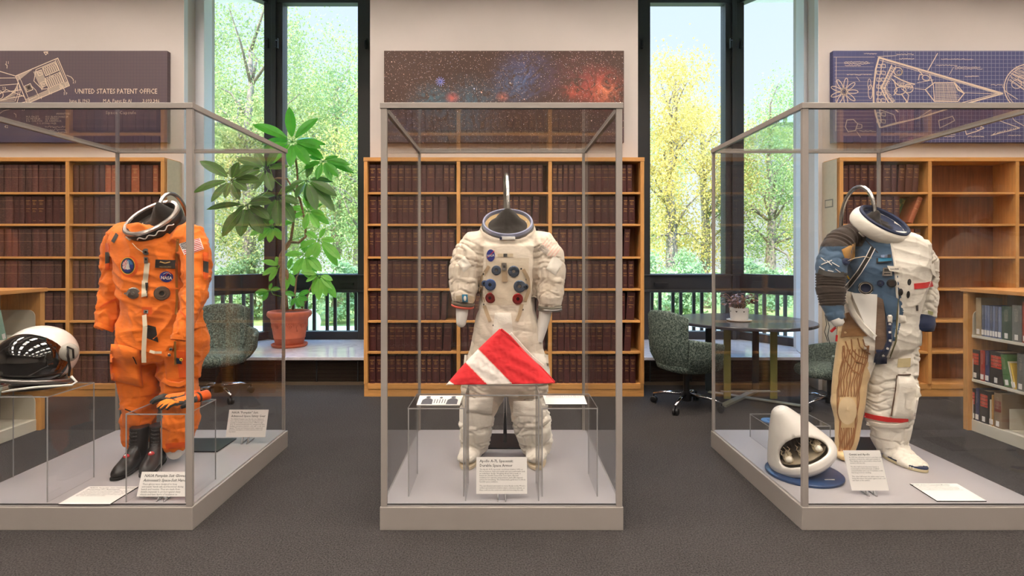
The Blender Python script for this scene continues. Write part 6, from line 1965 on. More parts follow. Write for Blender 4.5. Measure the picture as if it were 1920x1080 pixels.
tr.tube([Q(530, 580, .05), Q(533, 550, .04), Q(540, 525, .03), Q(537, 508, .02), Q(524, 494, -.03), Q(526, 478, -.02), Q(540, 462), Q(546, 452)], [.030, .028, .024, .022, .018, .017, .016, .016], 10)
tr.tube([Q(545, 452), Q(549, 425), Q(553, 395), Q(556, 360, .05), Q(558, 340, .05), Q(557, 318, .03), Q(553, 290), Q(549, 272)], [.017, .016, .0155, .014, .014, .013, .012, .010], 8)
tr.tube([Q(545, 454), Q(560, 455, -.03), Q(573, 444, -.05), Q(573, 420, -.05), Q(567, 392, -.04), Q(562, 372, -.03), Q(548, 352, -.03), Q(538, 335, -.06), Q(520, 334, -.1), Q(513, 336, -.12)], [.016, .016, .0155, .015, .014, .014, .013, .012, .012, .011], 8)
tr.tube([Q(549, 580, .02), Q(553, 550, .0), Q(556, 520, -.02), Q(562, 508, -.03)], [.014, .012, .010, .006], 8)
tr.tube([Q(566, 578, -.05), Q(575, 560, -.06), Q(580, 545, -.07), Q(588, 528, -.08), Q(594, 520, -.08)], [.011, .011, .010, .008, .006], 8)
tr.build('trunk', M['stem'], up_, smooth=True)
br = MB()
def twig(pts, r=.006): br.tube([Q(*p) for p in pts], [r] * len(pts), 6)
twig([(513, 336, -.12), (490, 340, -.35), (462, 340, -.55), (434, 338, -.78)], .005)
twig([(513, 336, -.12), (500, 360, -.3), (480, 375, -.45), (462, 384, -.62)], .005)
twig([(513, 336, -.12), (530, 350, -.16), (520, 368, -.18)], .004)
twig([(553, 330, .03), (575, 315, .03), (605, 305, .0)], .005)
twig([(553, 345, .03), (565, 338, 0), (575, 340, -.05)], .005)
twig([(552, 400, 0), (566, 398, -.02), (580, 395, -.03)], .004)
twig([(546, 450, 0), (530, 436, -.05), (518, 428, -.08)], .004)
twig([(547, 450, 0), (575, 440, .0), (600, 452, -.02)], .004)
twig([(538, 500, 0), (560, 490, -.02), (572, 478, -.04)], .004)
twig([(551, 562, 0), (512, 552, -.04), (508, 545, -.05)], .0035)
twig([(513, 336, -.12), (504, 328, -.25), (498, 318, -.38)], .004)
twig([(513, 336, -.12), (508, 322, -.14), (503, 300, -.15)], .004)
br.build('petioles', M['leaflight'], up_, smooth=True)
def umbrella(hub, leaves, mat):
    """A whorl of drooping leaflets: (angle in the view, length px, depth, width share)."""
    mb = MB(); c = Q(*hub)
    for an, ln, dp, wd in leaves:
        a = math.radians(an)
        d = Vector((math.cos(a), dp, math.sin(a)))
        L = ln * (YP + hub[2]) / FPX * (1 + .25 * dp * dp)
        upv = Vector((0, -1, .55)) if abs(dp) < .6 else Vector((0, -.3, 1))
        s0 = c + d.normalized() * (.16 * L)
        mb.tube([c, s0], .003, 5)
        leaf_into(mb, s0, d, upv, L * .9, L * wd * .94, .35, 0, 8, .16, 1)
    return mb.build('leaf_whorl', [M[mat], M['leaflight']], up_, smooth=True, fix=False)
umbrella((548, 266, -.02), [(92, 60, -.1, .17), (52, 62, .1, .17), (148, 70, -.2, .15), (172, 62, .2, .15), (-5, 60, -.3, .15), (8, 56, .3, .14), (-42, 62, -.5, .16), (-80, 50, -.6, .17), (-128, 52, -.5, .16), (-160, 56, -.5, .16), (30, 40, .7, .2), (-20, 66, -.1, .14)], 'leaf')
umbrella((605, 302, .0), [(30, 28, .3, .2), (0, 52, -.2, .16), (-12, 58, .1, .14), (-35, 46, -.4, .16), (-58, 42, -.3, .17), (-160, 34, -.4, .2), (150, 30, .3, .2), (-100, 36, -.5, .18)], 'leaf')
umbrella((574, 338, -.06), [(75, 34, .1, .22), (-18, 66, -.2, .15), (-40, 78, -.1, .13), (-62, 60, -.3, .17), (-30, 52, .3, .15), (-112, 36, -.6, .24), (-165, 30, -.2, .2), (-85, 44, .3, .2), (10, 44, .4, .16)], 'leafdark')
umbrella((434, 338, -.78), [(140, 62, -.1, .17), (92, 30, .3, .25), (65, 36, -.2, .26), (192, 66, -.2, .14), (228, 50, -.3, .17), (258, 34, -.4, .2), (300, 40, -.2, .2), (5, 62, -.3, .17), (30, 58, -.4, .17), (-20, 44, -.5, .2)], 'leafdark')
umbrella((498, 318, -.38), [(150, 52, -.1, .2), (120, 40, .2, .22), (178, 66, -.2, .16), (60, 44, -.1, .2), (20, 40, .2, .2), (200, 58, -.5, .18), (-60, 46, -.5, .2), (-110, 40, -.5, .22)], 'leafdark')
umbrella((462, 384, -.62), [(178, 68, -.1, .11), (205, 30, .3, .2), (232, 68, -.2, .19), (266, 58, -.3, .22), (308, 62, -.2, .20), (-20, 56, -.3, .17), (12, 58, -.4, .16), (30, 40, .2, .2), (285, 48, .4, .2), (-42, 56, .2, .18)], 'leafdark')
umbrella((520, 368, -.18), [(-10, 44, -.2, .2), (-48, 58, -.2, .19), (-78, 56, -.4, .2), (-110, 46, -.1, .22), (40, 36, .2, .22), (170, 40, .2, .2)], 'leafdark')
umbrella((512, 424, -.08), [(160, 34, -.1, .2), (195, 42, -.2, .18), (225, 36, -.3, .2), (265, 30, -.4, .24), (310, 30, -.2, .22), (20, 34, .1, .2), (90, 30, -.2, .24), (130, 28, .3, .22)], 'leaflight')
umbrella((578, 396, -.03), [(35, 28, 0, .2), (-5, 34, -.3, .2), (-50, 38, -.2, .2), (-95, 34, -.4, .2), (160, 30, -.2, .22), (100, 34, .2, .22), (200, 28, -.3, .2), (-25, 42, .2, .18), (65, 32, .3, .2)], 'leaflight')
umbrella((598, 450, -.02), [(5, 32, -.2, .2), (-32, 54, -.2, .15), (-50, 56, .1, .15), (-95, 34, -.4, .22), (140, 28, -.2, .22), (70, 24, .2, .22), (-165, 36, -.2, .18), (-125, 38, -.3, .2)], 'leaflight')
umbrella((572, 478, -.04), [(20, 30, -.1, .22), (-35, 44, -.2, .2), (-75, 42, -.3, .22), (-120, 40, -.2, .22), (170, 34, -.2, .2), (100, 28, .2, .24), (-55, 36, .3, .2), (60, 26, .3, .2)], 'leaflight')
umbrella((598, 516, -.08), [(-62, 40, -.2, .18), (-85, 44, -.3, .18), (-108, 36, -.1, .2), (-35, 36, -.2, .18), (-10, 28, -.2, .2), (160, 30, -.3, .2), (-50, 50, .2, .16), (-125, 26, .2, .22), (200, 24, -.3, .2)], 'leaflight')
umbrella((505, 545, -.05), [(178, 24, -.2, .2), (195, 20, -.3, .22), (240, 20, -.4, .26), (20, 22, -.2, .22), (80, 14, .2, .25)], 'leaf')
umbrella((556, 556, -.06), [(150, 22, -.2, .25), (30, 28, -.1, .2), (-5, 24, -.3, .22), (-40, 24, -.4, .24), (-70, 20, -.2, .26), (-120, 18, -.3, .25)], 'leaf')
umbrella((524, 500, -.03), [(150, 30, -.2, .2), (200, 32, -.2, .2), (235, 30, -.3, .2), (110, 20, .2, .24)], 'leaflight')
umbrella((540, 508, .04), [(-90, 34, -.3, .2), (-60, 30, -.2, .22), (80, 24, .2, .22), (20, 30, -.1, .2)], 'leaflight')

# ================================================================= LOW LIBRARY SHELVES
XS, YSE, ZTOP = 3.78, 4.47, 1.15
def low_shelf(s, label):
    t = thing('library_shelf', label, 'bookshelf', (s * (XS + .3), 3.4, 0), 0, 'low library shelves beside the cases')
    def b(x0, x1, *r): return (min(s * x0, s * x1), max(s * x0, s * x1), *r)
    y0, y1 = 2.35, YSE
    MB().box(*b(XS - .03, XS + .62, y1 - .045, y1, 0, ZTOP - .03)).build('end_panel', M['oak'], t, bevel=.002)
    MB().box(*b(XS - .045, XS + .635, y0, y1 + .01, ZTOP - .0295, ZTOP)).build('top_board', wood('oak_lengthwise', (205, 146, 86), .8, axis=1), t, bevel=.002)
    MB().box(*b(XS + .29, XS + .31, y0, y1 - .046, .02, ZTOP - .031)).build('back_panel', plain('grey_shelf_back', (176, 168, 156), .6), t)
    MB().box(*b(XS, XS + .289, y0, y1 - .046, 0, .09)).build('base_shelf', M['shelfmetal'], t, bevel=.002)
    for z in (.42, .775):
        MB().box(*b(XS, XS + .289, y0, y1 - .0475, z - .022, z)).build('shelf', M['shelfmetal'], t, bevel=.002)
    for z in (.09, .42, .775):
        # rounded metal bracket at the end of each shelf
        pl = [(XS + .003, z - .02 if z > .1 else z), (XS + .286, z - .02 if z > .1 else z), (XS + .286, z + .20)]
        for q in range(7):
            a = math.pi / 2 * q / 6
            pl.append((XS + .06 - .055 * math.sin(a), z + .145 + .055 * math.cos(a)))
        br_ = MB(); br_.prism([(s * x, zz) for x, zz in pl], y1 - .0535, y1 - .0485)
        o = br_.build('shelf_bracket', M['shelfmetal'], t, bevel=.0015)
    return t
low_shelf(1, 'low oak and cream metal library shelf with colourful books, far right')
low_shelf(-1, 'low oak and cream metal library shelf behind the black and white helmet')
def spine_mat(name, base, patch=None, pz=(.5, .8), patch2=None, tag_=True):
    t = NT(name); o = t.xyz(t.coord('Generated'))
    g = t.coord('Object')
    col = t.mix(t.noise(g, 30, 3), lin(base), lin(tuple(int(x * .86) for x in base)))
    front = t.math('LESS_THAN', o[0], .04)
    def zone(a, b): return t.math('MULTIPLY', t.math('COMPARE', o[2], (a + b) / 2, (b - a) / 2), front)
    if patch:
        m = t.math('MULTIPLY', zone(*pz), t.math('GREATER_THAN', t.math('FRACT', t.math('MULTIPLY', o[2], 9.0)), .16))
        m = t.math('MULTIPLY', m, t.math('COMPARE', o[1], .5, .4))
        col = t.mix(m, col, lin(patch))
    rows = t.math('MULTIPLY', t.math('MULTIPLY', zone(.55, .9), t.math('COMPARE', o[1], .5, .2)), t.math('GREATER_THAN', t.noise(t.coord('Generated', (1, 14, 60)), 1.0, 1), .58))
    col = t.mix(t.math('MULTIPLY', rows, .6), col, lin(patch2 or (226, 214, 190)))
    t.set(color=col, rough=.45)
    return t.mat
SP = {'black_red': spine_mat('black_cloth_red_label', (40, 38, 42), (196, 62, 46), (.5, .88)), 'black': spine_mat('black_cloth', (44, 42, 44)), 'navy': spine_mat('navy_cloth', (52, 58, 104)), 'red': spine_mat('red_cloth', (172, 62, 52)),
      'green': spine_mat('green_cloth', (74, 120, 70)), 'dgreen': spine_mat('dark_green_cloth', (62, 84, 74)), 'grey': spine_mat('grey_cloth', (116, 118, 116)), 'blue': spine_mat('pale_blue_journal', (122, 136, 172)), 'slate': spine_mat('slate_journal', (100, 108, 130)),
      'beige': spine_mat('beige_cloth', (190, 172, 140)), 'tan': spine_mat('tan_cloth', (206, 156, 92)), 'cream': spine_mat('cream_cloth', (224, 214, 192)), 'brown': spine_mat('brown_banded_cloth', (150, 128, 104), (126, 62, 54), (.45, .8)), 'yellow': spine_mat('yellow_cloth', (224, 186, 72)), 'maroon': spine_mat('maroon_cloth', (112, 40, 48)), 'teal': spine_mat('pale_teal_cover', (150, 190, 172))}
BOOKN = {'black_red': 'black', 'black': 'black', 'navy': 'navy', 'red': 'red', 'green': 'green', 'dgreen': 'dark green', 'grey': 'grey', 'blue': 'pale blue', 'slate': 'slate grey', 'beige': 'beige', 'tan': 'tan', 'cream': 'cream', 'brown': 'brown', 'yellow': 'yellow', 'maroon': 'maroon', 'teal': 'pale teal'}
def shelf_book(s, y, z, w, h, d, kind, label, lean=0.0, tagged=True, dx=.012):
    """Spine towards the aisle; y is the far edge of the spine, the row runs towards the viewer."""
    t = thing('book', label, 'book', (s * (XS + dx), y, z + .0008), 0, 'books on the low library shelves')
    if lean: t.rotation_euler = (lean, 0, 0)
    # local: x away from the aisle, y along the shelf (0 far .. -w), z up
    mb = MB(); n = 6
    pl = [(-.004 * math.sin(math.pi * i / n), -w * i / n) for i in range(n + 1)] + [(d, -w), (d, -w + .003), (.012, -w + .003), (.012, -.003), (d, -.003), (d, 0)]
    mb.slab([(s * x, yy) for x, yy in pl], 0, h)
    c = mb.build('cover', SP[kind], t, local=True)
    if s < 0: c.scale = (1, 1, 1)
    MB().box(min(s * .0125, s * (d - .004)), max(s * .0125, s * (d - .004)), -w + .0032, -.0032, .004, h - .004).build('pages', M['pages'], t, local=True)
    if tagged:
        lw_ = min(.026, w * .8)
        MB().box(min(s * -.0052, s * .0), max(s * -.0052, s * .0), -w / 2 - lw_ / 2, -w / 2 + lw_ / 2, .012, .052).build('call_number_label', M['card'], t, local=True)
    return t
def yat(u, s=1): return XS * FPX / abs(u - VPU)
ROWS3 = [
 (.775, 'top', [(1827, 1837, .30, 'beige', 0), (1838, 1843, .245, 'slate', 0), (1843.5, 1848, .245, 'blue', 0), (1848.5, 1853, .245, 'blue', 0), (1853.5, 1858, .243, 'slate', 0), (1858.5, 1863, .245, 'blue', 0), (1863.5, 1868, .245, 'slate', 0), (1868.5, 1875, .245, 'blue', 0), (1875.5, 1894, .255, 'dgreen', 0), (1894.5, 1913, .27, 'grey', 0), (1914, 1926, .30, 'red', 0), (1927, 1945, .27, 'dgreen', 0)]),
 (.42, 'middle', [(1819, 1834, .235, 'black_red', 0), (1835, 1844, .24, 'red', 0), (1844.5, 1852, .245, 'navy', 0), (1853, 1878, .25, 'black_red', 0), (1880, 1894, .24, 'green', .16), (1896, 1899, .20, 'cream', .22), (1899.5, 1903, .19, 'yellow', .22), (1904, 1918, .27, 'grey', 0), (1919, 1935, .27, 'grey', 0)]),
 (.09, 'bottom', [(1818, 1826, .25, 'black_red', 0), (1826.5, 1833, .26, 'navy', 0), (1834, 1851, .255, 'black_red', 0), (1853, 1856, .20, 'cream', 0), (1856.5, 1860, .24, 'tan', 0), (1861, 1876, .265, 'brown', 0)])]
for z, rn, bs in ROWS3:
    for i, (u0, u1, h, kd, ln) in enumerate(bs):
        ya, yb = yat(u0), yat(u1)
        w = max(.008, ya - yb - .0015)
        how = 'leaning' if ln else 'upright'
        shelf_book(1, ya, z, w, h, .17, kd, '%s %s book, %s from left on the %s shelf at far right' % (how, BOOKN[kd], ORD[i], rn), -ln, True)
be = thing('bookend', 'cream metal bookend closing the bottom row of books at far right', 'bookend', (XS + .05, yat(1880), .0905))
MB().box(0, .12, -.003, 0, 0.0012, .16).build('upright_plate', M['shelfmetal'], be, local=True, bevel=.001)
MB().box(0, .12, -.09, -.0032, 0, .0012).build('foot_plate', M['shelfmetal'], be, local=True)
def yl(u): return XS * FPX / abs(VPU - u)
shelf_book(-1, yl(16), .775, .05, .235, .17, 'teal', 'pale teal book standing on the left shelf by the picture edge', .22)
for i, u in enumerate((48, 34, 20, 5, -12)):
    shelf_book(-1, yl(u), .42, abs(yl(u) - yl(u - 13)), .25, .17, ('maroon', 'red', 'maroon', 'black_red', 'maroon')[i], '%s book, %s from right on the middle shelf behind the helmet' % (BOOKN[('maroon', 'red', 'maroon', 'black_red', 'maroon')[i]], ORD[i]))
# ================================================================= CANVASES ON THE WALL
YC_ = 5.70
def canvas(name, label, x0, x1, mat):
    t = thing(name, label, 'picture', ((x0 + x1) / 2, YC_, 3.08), 0, 'wide canvases above the bookcases')
    MB().box(x0, x1, YC_, YW - .001, PZ(267, YC_), PZ(95, YC_)).build('canvas_board', mat, t, bevel=.003)
    return t
class Ink:
    """Flat printed strokes on a canvas, drawn at (u, v) of the front view."""
    def __init__(s, Y): s.mb = MB(); s.Y = Y; s.k = 0
    def line(s, pts, w=1.2, closed=False):
        s.k += 1; Y = s.Y - .00004 * (s.k % 12)
        q = [P(u, v, Y) for u, v in pts]
        if closed: q.append(q[0])
        w = w * Y / FPX / 2
        for a, b in zip(q[:-1], q[1:]):
            d = b - a
            if d.length < 1e-6: continue
            n = Vector((-d.z, 0, d.x)).normalized() * w; e = d.normalized() * w * .4
            s.mb.add([a - n - e, b - n + e, b + n + e, a + n - e], [(0, 1, 2, 3)])
    def fill(s, pts):
        s.k += 1; s.mb.add([P(u, v, s.Y - .00004 * (s.k % 12)) for u, v in pts], [tuple(range(len(pts)))])
    def ell(s, u, v, rx, ry, w=1.2, rot=0, a0=0, a1=360, n=28):
        c, sn = math.cos(rot), math.sin(rot); pts = []
        for i in range(n + 1):
            a = math.radians(a0 + (a1 - a0) * i / n); x, y = rx * math.cos(a), ry * math.sin(a)
            pts.append((u + x * c - y * sn, v + x * sn + y * c))
        s.line(pts, w)
    def squig(s, u, v, ln, h=3, rnd=None, w=1.0):
        pts = [(u + ln * i / 24, v + (rnd.uniform(-h, h) / 2)) for i in range(25)]
        s.line(pts, w)
def write(cv, body, u, v, px, mat, align='LEFT', **kw):
    Y = YC_ - .0005
    text_on('lettering', cv, body, P(u, v, Y), (1, 0, 0), (0, 0, 1), px * Y / FPX * 1.38, mat, align=align, **kw)
# ---- left: patent drawing
t = NT('dark_plum_blueprint'); o = t.xyz(t.coord('Object'))
gx = t.math('LESS_THAN', t.math('FRACT', t.math('MULTIPLY', o[0], 30.0)), .12); gz = t.math('LESS_THAN', t.math('FRACT', t.math('MULTIPLY', o[2], 30.0)), .12)
c0 = t.ramp(t.math('ADD', t.math('MULTIPLY', t.noise(t.coord('Object'), 1.2, 2), .5), t.math('MULTIPLY', o[2], .45)), [(.02, lin((60, 58, 90))), (.30, lin((92, 78, 84)))])
t.set(color=t.mix(t.math('MULTIPLY', t.math('MAXIMUM', gx, gz), .35), c0, lin((62, 56, 76))), rough=.75)
L_ = canvas('patent_canvas', 'plum coloured canvas with a cream patent drawing of a space capsule', PX(-150, YC_), PX(313.5, YC_), t.mat)
ik = Ink(YC_ - .0006); rr = random.Random(3)
ca, sa = math.cos(math.radians(-23)), math.sin(math.radians(-23))
def T(x, y):
    """Axis system of the capsule: x along its axis from the neck, y across."""
    return (78 + x * ca - y * sa, 150 + x * sa + y * ca)
box_ = [T(-42, -26), T(44, -26), T(44, 30), T(-42, 30)]
ik.line(box_, 1.6, True)
ik.line([T(38, -26), T(38, 30)], 1); ik.line([T(41, -26), T(41, 30)], 1); ik.line([T(-36, -26), T(-36, 30)], 1)
ik.line([T(-42, 22), T(44, 22)], 1)
for i in range(60):
    x = -40 + i * 1.4; ik.line([T(x, 23), T(x, 29)], .8)
for i in range(22):
    x = -40 + i * 1.4; ik.line([T(x, -25), T(x, -25 + max(1, 9 - i * .4))], .8)
for i in range(12):
    x = -8 + i * 1.3; ik.line([T(x, -20 + i * .2), T(x + 1, 18 - i)], .7)
ik.line([T(-14, -4), T(-2, -22), T(38, -22)], 1.3); ik.line([T(-14, -4), T(-6, 16), T(6, 20)], 1.3)
for r_, (y0, y1, n) in enumerate(((-20, -4, 7), (0, 20, 8))):
    x0, x1 = (10, 37) if r_ == 0 else (6, 37)
    ik.line([T(x0, y0), T(x1, y0), T(x1, y1), T(x0, y1)], 1.2, True)
    st_ = (x1 - x0) / n
    for i in range(n):
        xa = x0 + st_ * (i + .18); xb = x0 + st_ * (i + .82); xm = (xa + xb) / 2
        ik.line([T(xa, y1), T(xa, y0 + 4), T(xm, y0 + 1), T(xb, y0 + 4), T(xb, y1)], 1.1)
for x, y in ((2, -14), (0, 8)):
    ik.line([T(x - 4, y - 4), T(x + 5, y - 4), T(x + 5, y + 5), T(x - 4, y + 5)], 1.2, True); ik.line([T(x - 2, y - 1), T(x + 3, y + 2)], 1.6)
ik.line([T(-34, -2), T(-22, -2), T(-22, 10), T(-34, 10)], 1.4, True); ik.ell(*T(-28, 4), 4.2, 4.2, 1.5); ik.ell(*T(-28, 4), 2, 2, 1.4)
for a in (-22, -10, 2, 14, 26):
    ik.line([T(-42, a), (-60, T(-42, a)[1] + (a - 2) * .55 + 14)], 1.2)
ik.line([T(-42, -26), (-20, 128)], 1.4); ik.line([T(-42, 30), (0, 205), (-30, 226)], 1.8); ik.line([T(-40, 34), (6, 208), (-20, 228)], 1.0)
ik.line([T(-42, 16), (12, 168), (-6, 180)], 1.2); ik.ell(-2, 178, 8, 8, 1.2)
for i in range(13): ik.line([(-4 + i * 3, 190 - i * 1.6), (34 - (12 - i) * .6, 186 - i * 3.2 + 4)], .8)
ik.line([(36, 160), (38, 172), (32, 192), (22, 200)], 1.2); ik.line([(33, 162), (34, 174), (28, 190)], 1.0)
for (a, b, c, d) in ((125, 141, 138, 150), (112, 160, 122, 172), (88, 166, 92, 176), (58, 160, 72, 180), (84, 98, 90, 101), (10, 120, 13, 128), (38, 200, 46, 206), (26, 212, 30, 220)):
    ik.line([(a, b), ((a + c) / 2 + 2, (b + d) / 2 - 1), (c, d)], 1.1)
ik.line([(112, 158), (119, 162), (113, 166)], 1.3, True); ik.line([(82, 97.5), (90, 97), (86, 103)], 1.2, True)
ik.line([(53, 184), (66, 179), (68, 181), (55, 187)], 1.1, True)
ik.build = ik.mb.build('capsule_drawing', M['cream'], L_, fix=False)
for s_, u, v in (('21', 136, 156), ('59', 119, 178), ('19', 91, 177), ('64', 71, 186), ('11', 10, 120), ('42', 8, 240), ('17', 40, 208), ('9', 83, 252), ('23', 4, 168), ('24', 92, 146)):
    write(L_, s_, u, v, 5.5, M['cream'])
write(L_, 'UNITED STATES PATENT OFFICE', 295, 175.5, 9.6, M['cream'], 'RIGHT', narrow=.80, bold=.0004)
write(L_, 'June II, I963', 130, 192, 6.6, M['cream'], narrow=.9); write(L_, 'M.A. Faget Et Al', 193, 192, 6.6, M['cream'], narrow=.9); write(L_, '3,093,346', 267, 192, 6.6, M['cream'], narrow=.9)
write(L_, 'Space Capsule', 198, 214, 6.4, M['cream'], space=1.12)
write(L_, 'INVENTORS', 105, 215, 3.6, M['cream'], shear=.25)
for i, (a, b) in enumerate((('M.A. FAGET', 'W.S. BLANCHARD,JR.'), ('A.J. MEYER,JR.', 'A.B. KEHLEY'), ('R.G. CHILTON', 'J.B. HAMMACK'))):
    write(L_, a, 49, 220.5 + i * 4, 3.4, M['cream']); write(L_, b, 85, 220.5 + i * 4, 3.4, M['cream'])
write(L_, 'C.C. JOHNSON,JR.', 69, 233, 3.4, M['cream'])
sg = Ink(YC_ - .0006); sg.squig(84, 238, 38, 4, rr, .6); sg.squig(82, 243, 42, 4.5, rr, .6); sg.squig(106, 248, 20, 3, rr, .5)
sg.mb.build('signature', M['cream'], L_, fix=False)
# ---- centre: star field
t = NT('star_field_print'); v = t.coord('Object'); o = t.xyz(v)
def glow(cx, cz, r, p=1.5):
    dx = t.math('SUBTRACT', o[0], cx); dz = t.math('SUBTRACT', o[2], cz)
    d = t.math('SQRT', t.math('ADD', t.math('MULTIPLY', dx, dx), t.math('MULTIPLY', t.math('MULTIPLY', dz, dz), 1.6)))
    return t.math('POWER', t.math('MAXIMUM', t.math('SUBTRACT', 1.0, t.math('DIVIDE', d, r)), 0.0), p)
def at(u, v_): return PX(u, YC_) - .0, PZ(v_, YC_) - 3.08
col = t.mix(t.noise(v, 2.5, 4), lin((72, 57, 52)), lin((92, 74, 68)))
wisp = t.noise(v, 7.5, 7, .72, 2.2)
for (u, vv, r, c, a) in ((985, 138, .42, (104, 118, 170), 1.5), (960, 160, .34, (96, 130, 170), 1.4), (880, 188, .42, (84, 128, 150), 1.4), (810, 188, .30, (84, 136, 156), 1.6), (860, 240, .62, (96, 122, 140), 1.5), (760, 240, .40, (92, 98, 130), 1.3),
                         (1120, 165, .36, (236, 110, 84), 1.7), (1135, 172, .18, (250, 160, 120), 1.6), (1075, 172, .16, (220, 110, 80), 1.5), (1090, 150, .5, (150, 84, 96), .9), (848, 183, .09, (250, 120, 100), 2.0), (942, 181, .08, (250, 150, 120), 2.0), (1150, 250, .4, (92, 74, 100), 1.0)):
    x, z = at(u, vv)
    m = t.math('MULTIPLY', glow(x, z, r, 1.3), t.math('MULTIPLY', t.ramp(wisp, [(.38, (0, 0, 0)), (.70, (.8, .8, .8))]), a * .75))
    n_ = t.new('ShaderNodeClamp'); t.put(n_.inputs[0], m)
    col = t.mix(n_.outputs[0], col, lin(c))
for sc_, th, br_, sd in ((46, .13, .8, 0), (95, .24, .6, 3), (13, .07, 1.0, 7), (24, .075, .95, 11)):
    vv_ = t.coord('Object', (1, 0.001, 1), (sd, 0, sd * 2))
    d = t.vor(vv_, sc_)
    cl = t.vor(vv_, sc_, out='Color'); cr = t.xyz(cl)
    on = t.math('MULTIPLY', t.math('LESS_THAN', d, t.math('MULTIPLY', cr[0], th * 1.5)), t.math('GREATER_THAN', cr[1], .35))
    hue = t.ramp(cr[2], [(0, lin((255, 226, 206))), (.5, lin((255, 206, 186))), (.75, lin((255, 244, 236))), (1, lin((206, 214, 255)))])
    col = t.mix(t.math('MULTIPLY', on, br_), col, hue)
t.set(color=col, rough=.7, spec=.2)
G_ = canvas('star_field_canvas', 'wide canvas print of a star field with blue and red nebula clouds', PX(720, YC_), PX(1170, YC_), t.mat)
sk = Ink(YC_ - .0006)
for (u, v_, r) in ((825.5, 153, 9),):
    for a in range(0, 180, 30):
        c, s_ = math.cos(math.radians(a + 12)), math.sin(math.radians(a + 12)); sk.line([(u - r * c, v_ - r * s_), (u + r * c, v_ + r * s_)], .9)
    sk.ell(u, v_, .8, .8, 1.8)
sk.mb.build('bright_star', plain('blue_star_print', (150, 156, 236), .7), G_, fix=False)
# ---- right: blueprint
t = NT('navy_blueprint'); o = t.xyz(t.coord('Object'))
sz_ = 24.0
gx = t.math('LESS_THAN', t.math('FRACT', t.math('MULTIPLY', o[0], sz_)), .12); gz = t.math('LESS_THAN', t.math('FRACT', t.math('MULTIPLY', o[2], sz_)), .12)
rt = t.math('MULTIPLY', t.math('GREATER_THAN', o[0], -.75), .34); rt = t.math('ADD', rt, .05)
c0 = t.mix(t.noise(t.coord('Object'), 1.5, 3), lin((58, 66, 112)), lin((78, 78, 118)))
t.set(color=t.mix(t.math('MULTIPLY', t.math('MAXIMUM', gx, gz), rt), c0, lin((190, 186, 196))), rough=.75)
B_ = canvas('blueprint_canvas', 'navy blue canvas with a cream cutaway drawing of a cone shaped capsule', PX(1562, YC_), PX(2020, YC_), t.mat)
ik = Ink(YC_ - .0006)
def hatch(poly_a, poly_b, n, w=.7, jit=1.0):
    for i in range(n):
        q = i / (n - 1)
        a = (poly_a[0][0] + (poly_a[1][0] - poly_a[0][0]) * q, poly_a[0][1] + (poly_a[1][1] - poly_a[0][1]) * q)
        b = (poly_b[0][0] + (poly_b[1][0] - poly_b[0][0]) * q, poly_b[0][1] + (poly_b[1][1] - poly_b[0][1]) * q)
        ik.line([(a[0] + rr.uniform(-jit, jit), a[1] + rr.uniform(-jit, jit)), (b[0] + rr.uniform(-jit, jit), b[1] + rr.uniform(-jit, jit))], w)
ik.line([(1648, 108), (1880, 175.5)], 3.6); ik.line([(1650, 113), (1876, 177)], 1.0); ik.line([(1880, 175.5), (1790, 200), (1720, 222), (1652, 239)], 2.6); ik.line([(1872, 175), (1790, 196)], 1.2)
ik.line([(1648, 108), (1642, 130), (1638, 165), (1638, 190), (1642, 215), (1650, 239)], 3.2); ik.line([(1656, 111), (1648, 150), (1646, 185), (1652, 225)], 1.4)
for y0 in range(120, 225, 13):
    for x0 in (1644, 1653):
        ik.line([(x0, y0), (x0 + 7, y0 + 1), (x0 + 7, y0 + 7), (x0, y0 + 6)], 1.2, True)
# reclining figure and couch
ik.line([(1672, 122), (1664, 140), (1652, 165), (1660, 182), (1668, 195), (1684, 210)], 2.4); ik.line([(1680, 124), (1668, 145), (1658, 166), (1666, 182), (1680, 200)], 1.4)
hatch([(1672, 124), (1654, 164)], [(1680, 128), (1662, 166)], 18, .9); hatch([(1656, 168), (1676, 204)], [(1664, 166), (1684, 200)], 18, .9)
ik.ell(1684, 134, 8, 7.5, 1.8, .5); ik.ell(1686, 136, 4.5, 4, 1.2); ik.line([(1676, 142), (1690, 150), (1706, 156), (1715, 158)], 2.4); ik.line([(1672, 148), (1684, 160), (1700, 162), (1712, 164)], 1.8)
ik.line([(1676, 150), (1682, 170), (1676, 178)], 1.8); ik.ell(1688, 170, 11, 7, 1.8, -.2); ik.line([(1690, 176), (1700, 190), (1694, 202)], 2.0); ik.ell(1703, 166, 9, 8, 1.5); ik.line([(1690, 166), (1704, 178), (1700, 200)], 1.4)
hatch([(1684, 152), (1712, 160)], [(1682, 160), (1708, 168)], 14, .8)
# panel and nose gear
ik.ell(1736, 146, 7, 5, 1.6, .3); ik.line([(1722, 132), (1730, 140), (1724, 140), (1722, 150)], 1.6); ik.line([(1743, 140), (1750, 160), (1752, 188)], 1.6)
ik.line([(1752, 155), (1790, 155), (1808, 175), (1796, 190), (1752, 190), (1735, 168), (1752, 155)], 1.8); hatch([(1754, 157), (1788, 157)], [(1754, 189), (1794, 189)], 16, .6, .4)
hatch([(1754, 158), (1754, 188)], [(1790, 158), (1800, 186)], 10, .6, .4); ik.line([(1790, 156), (1796, 168), (1808, 175)], 2.6); ik.line([(1808, 174), (1872, 176)], .9)
ik.line([(1758, 100), (1740, 132)], 1.6); ik.line([(1715, 166), (1735, 168)], 1.2); ik.line([(1720, 155), (1750, 150)], 1.0)
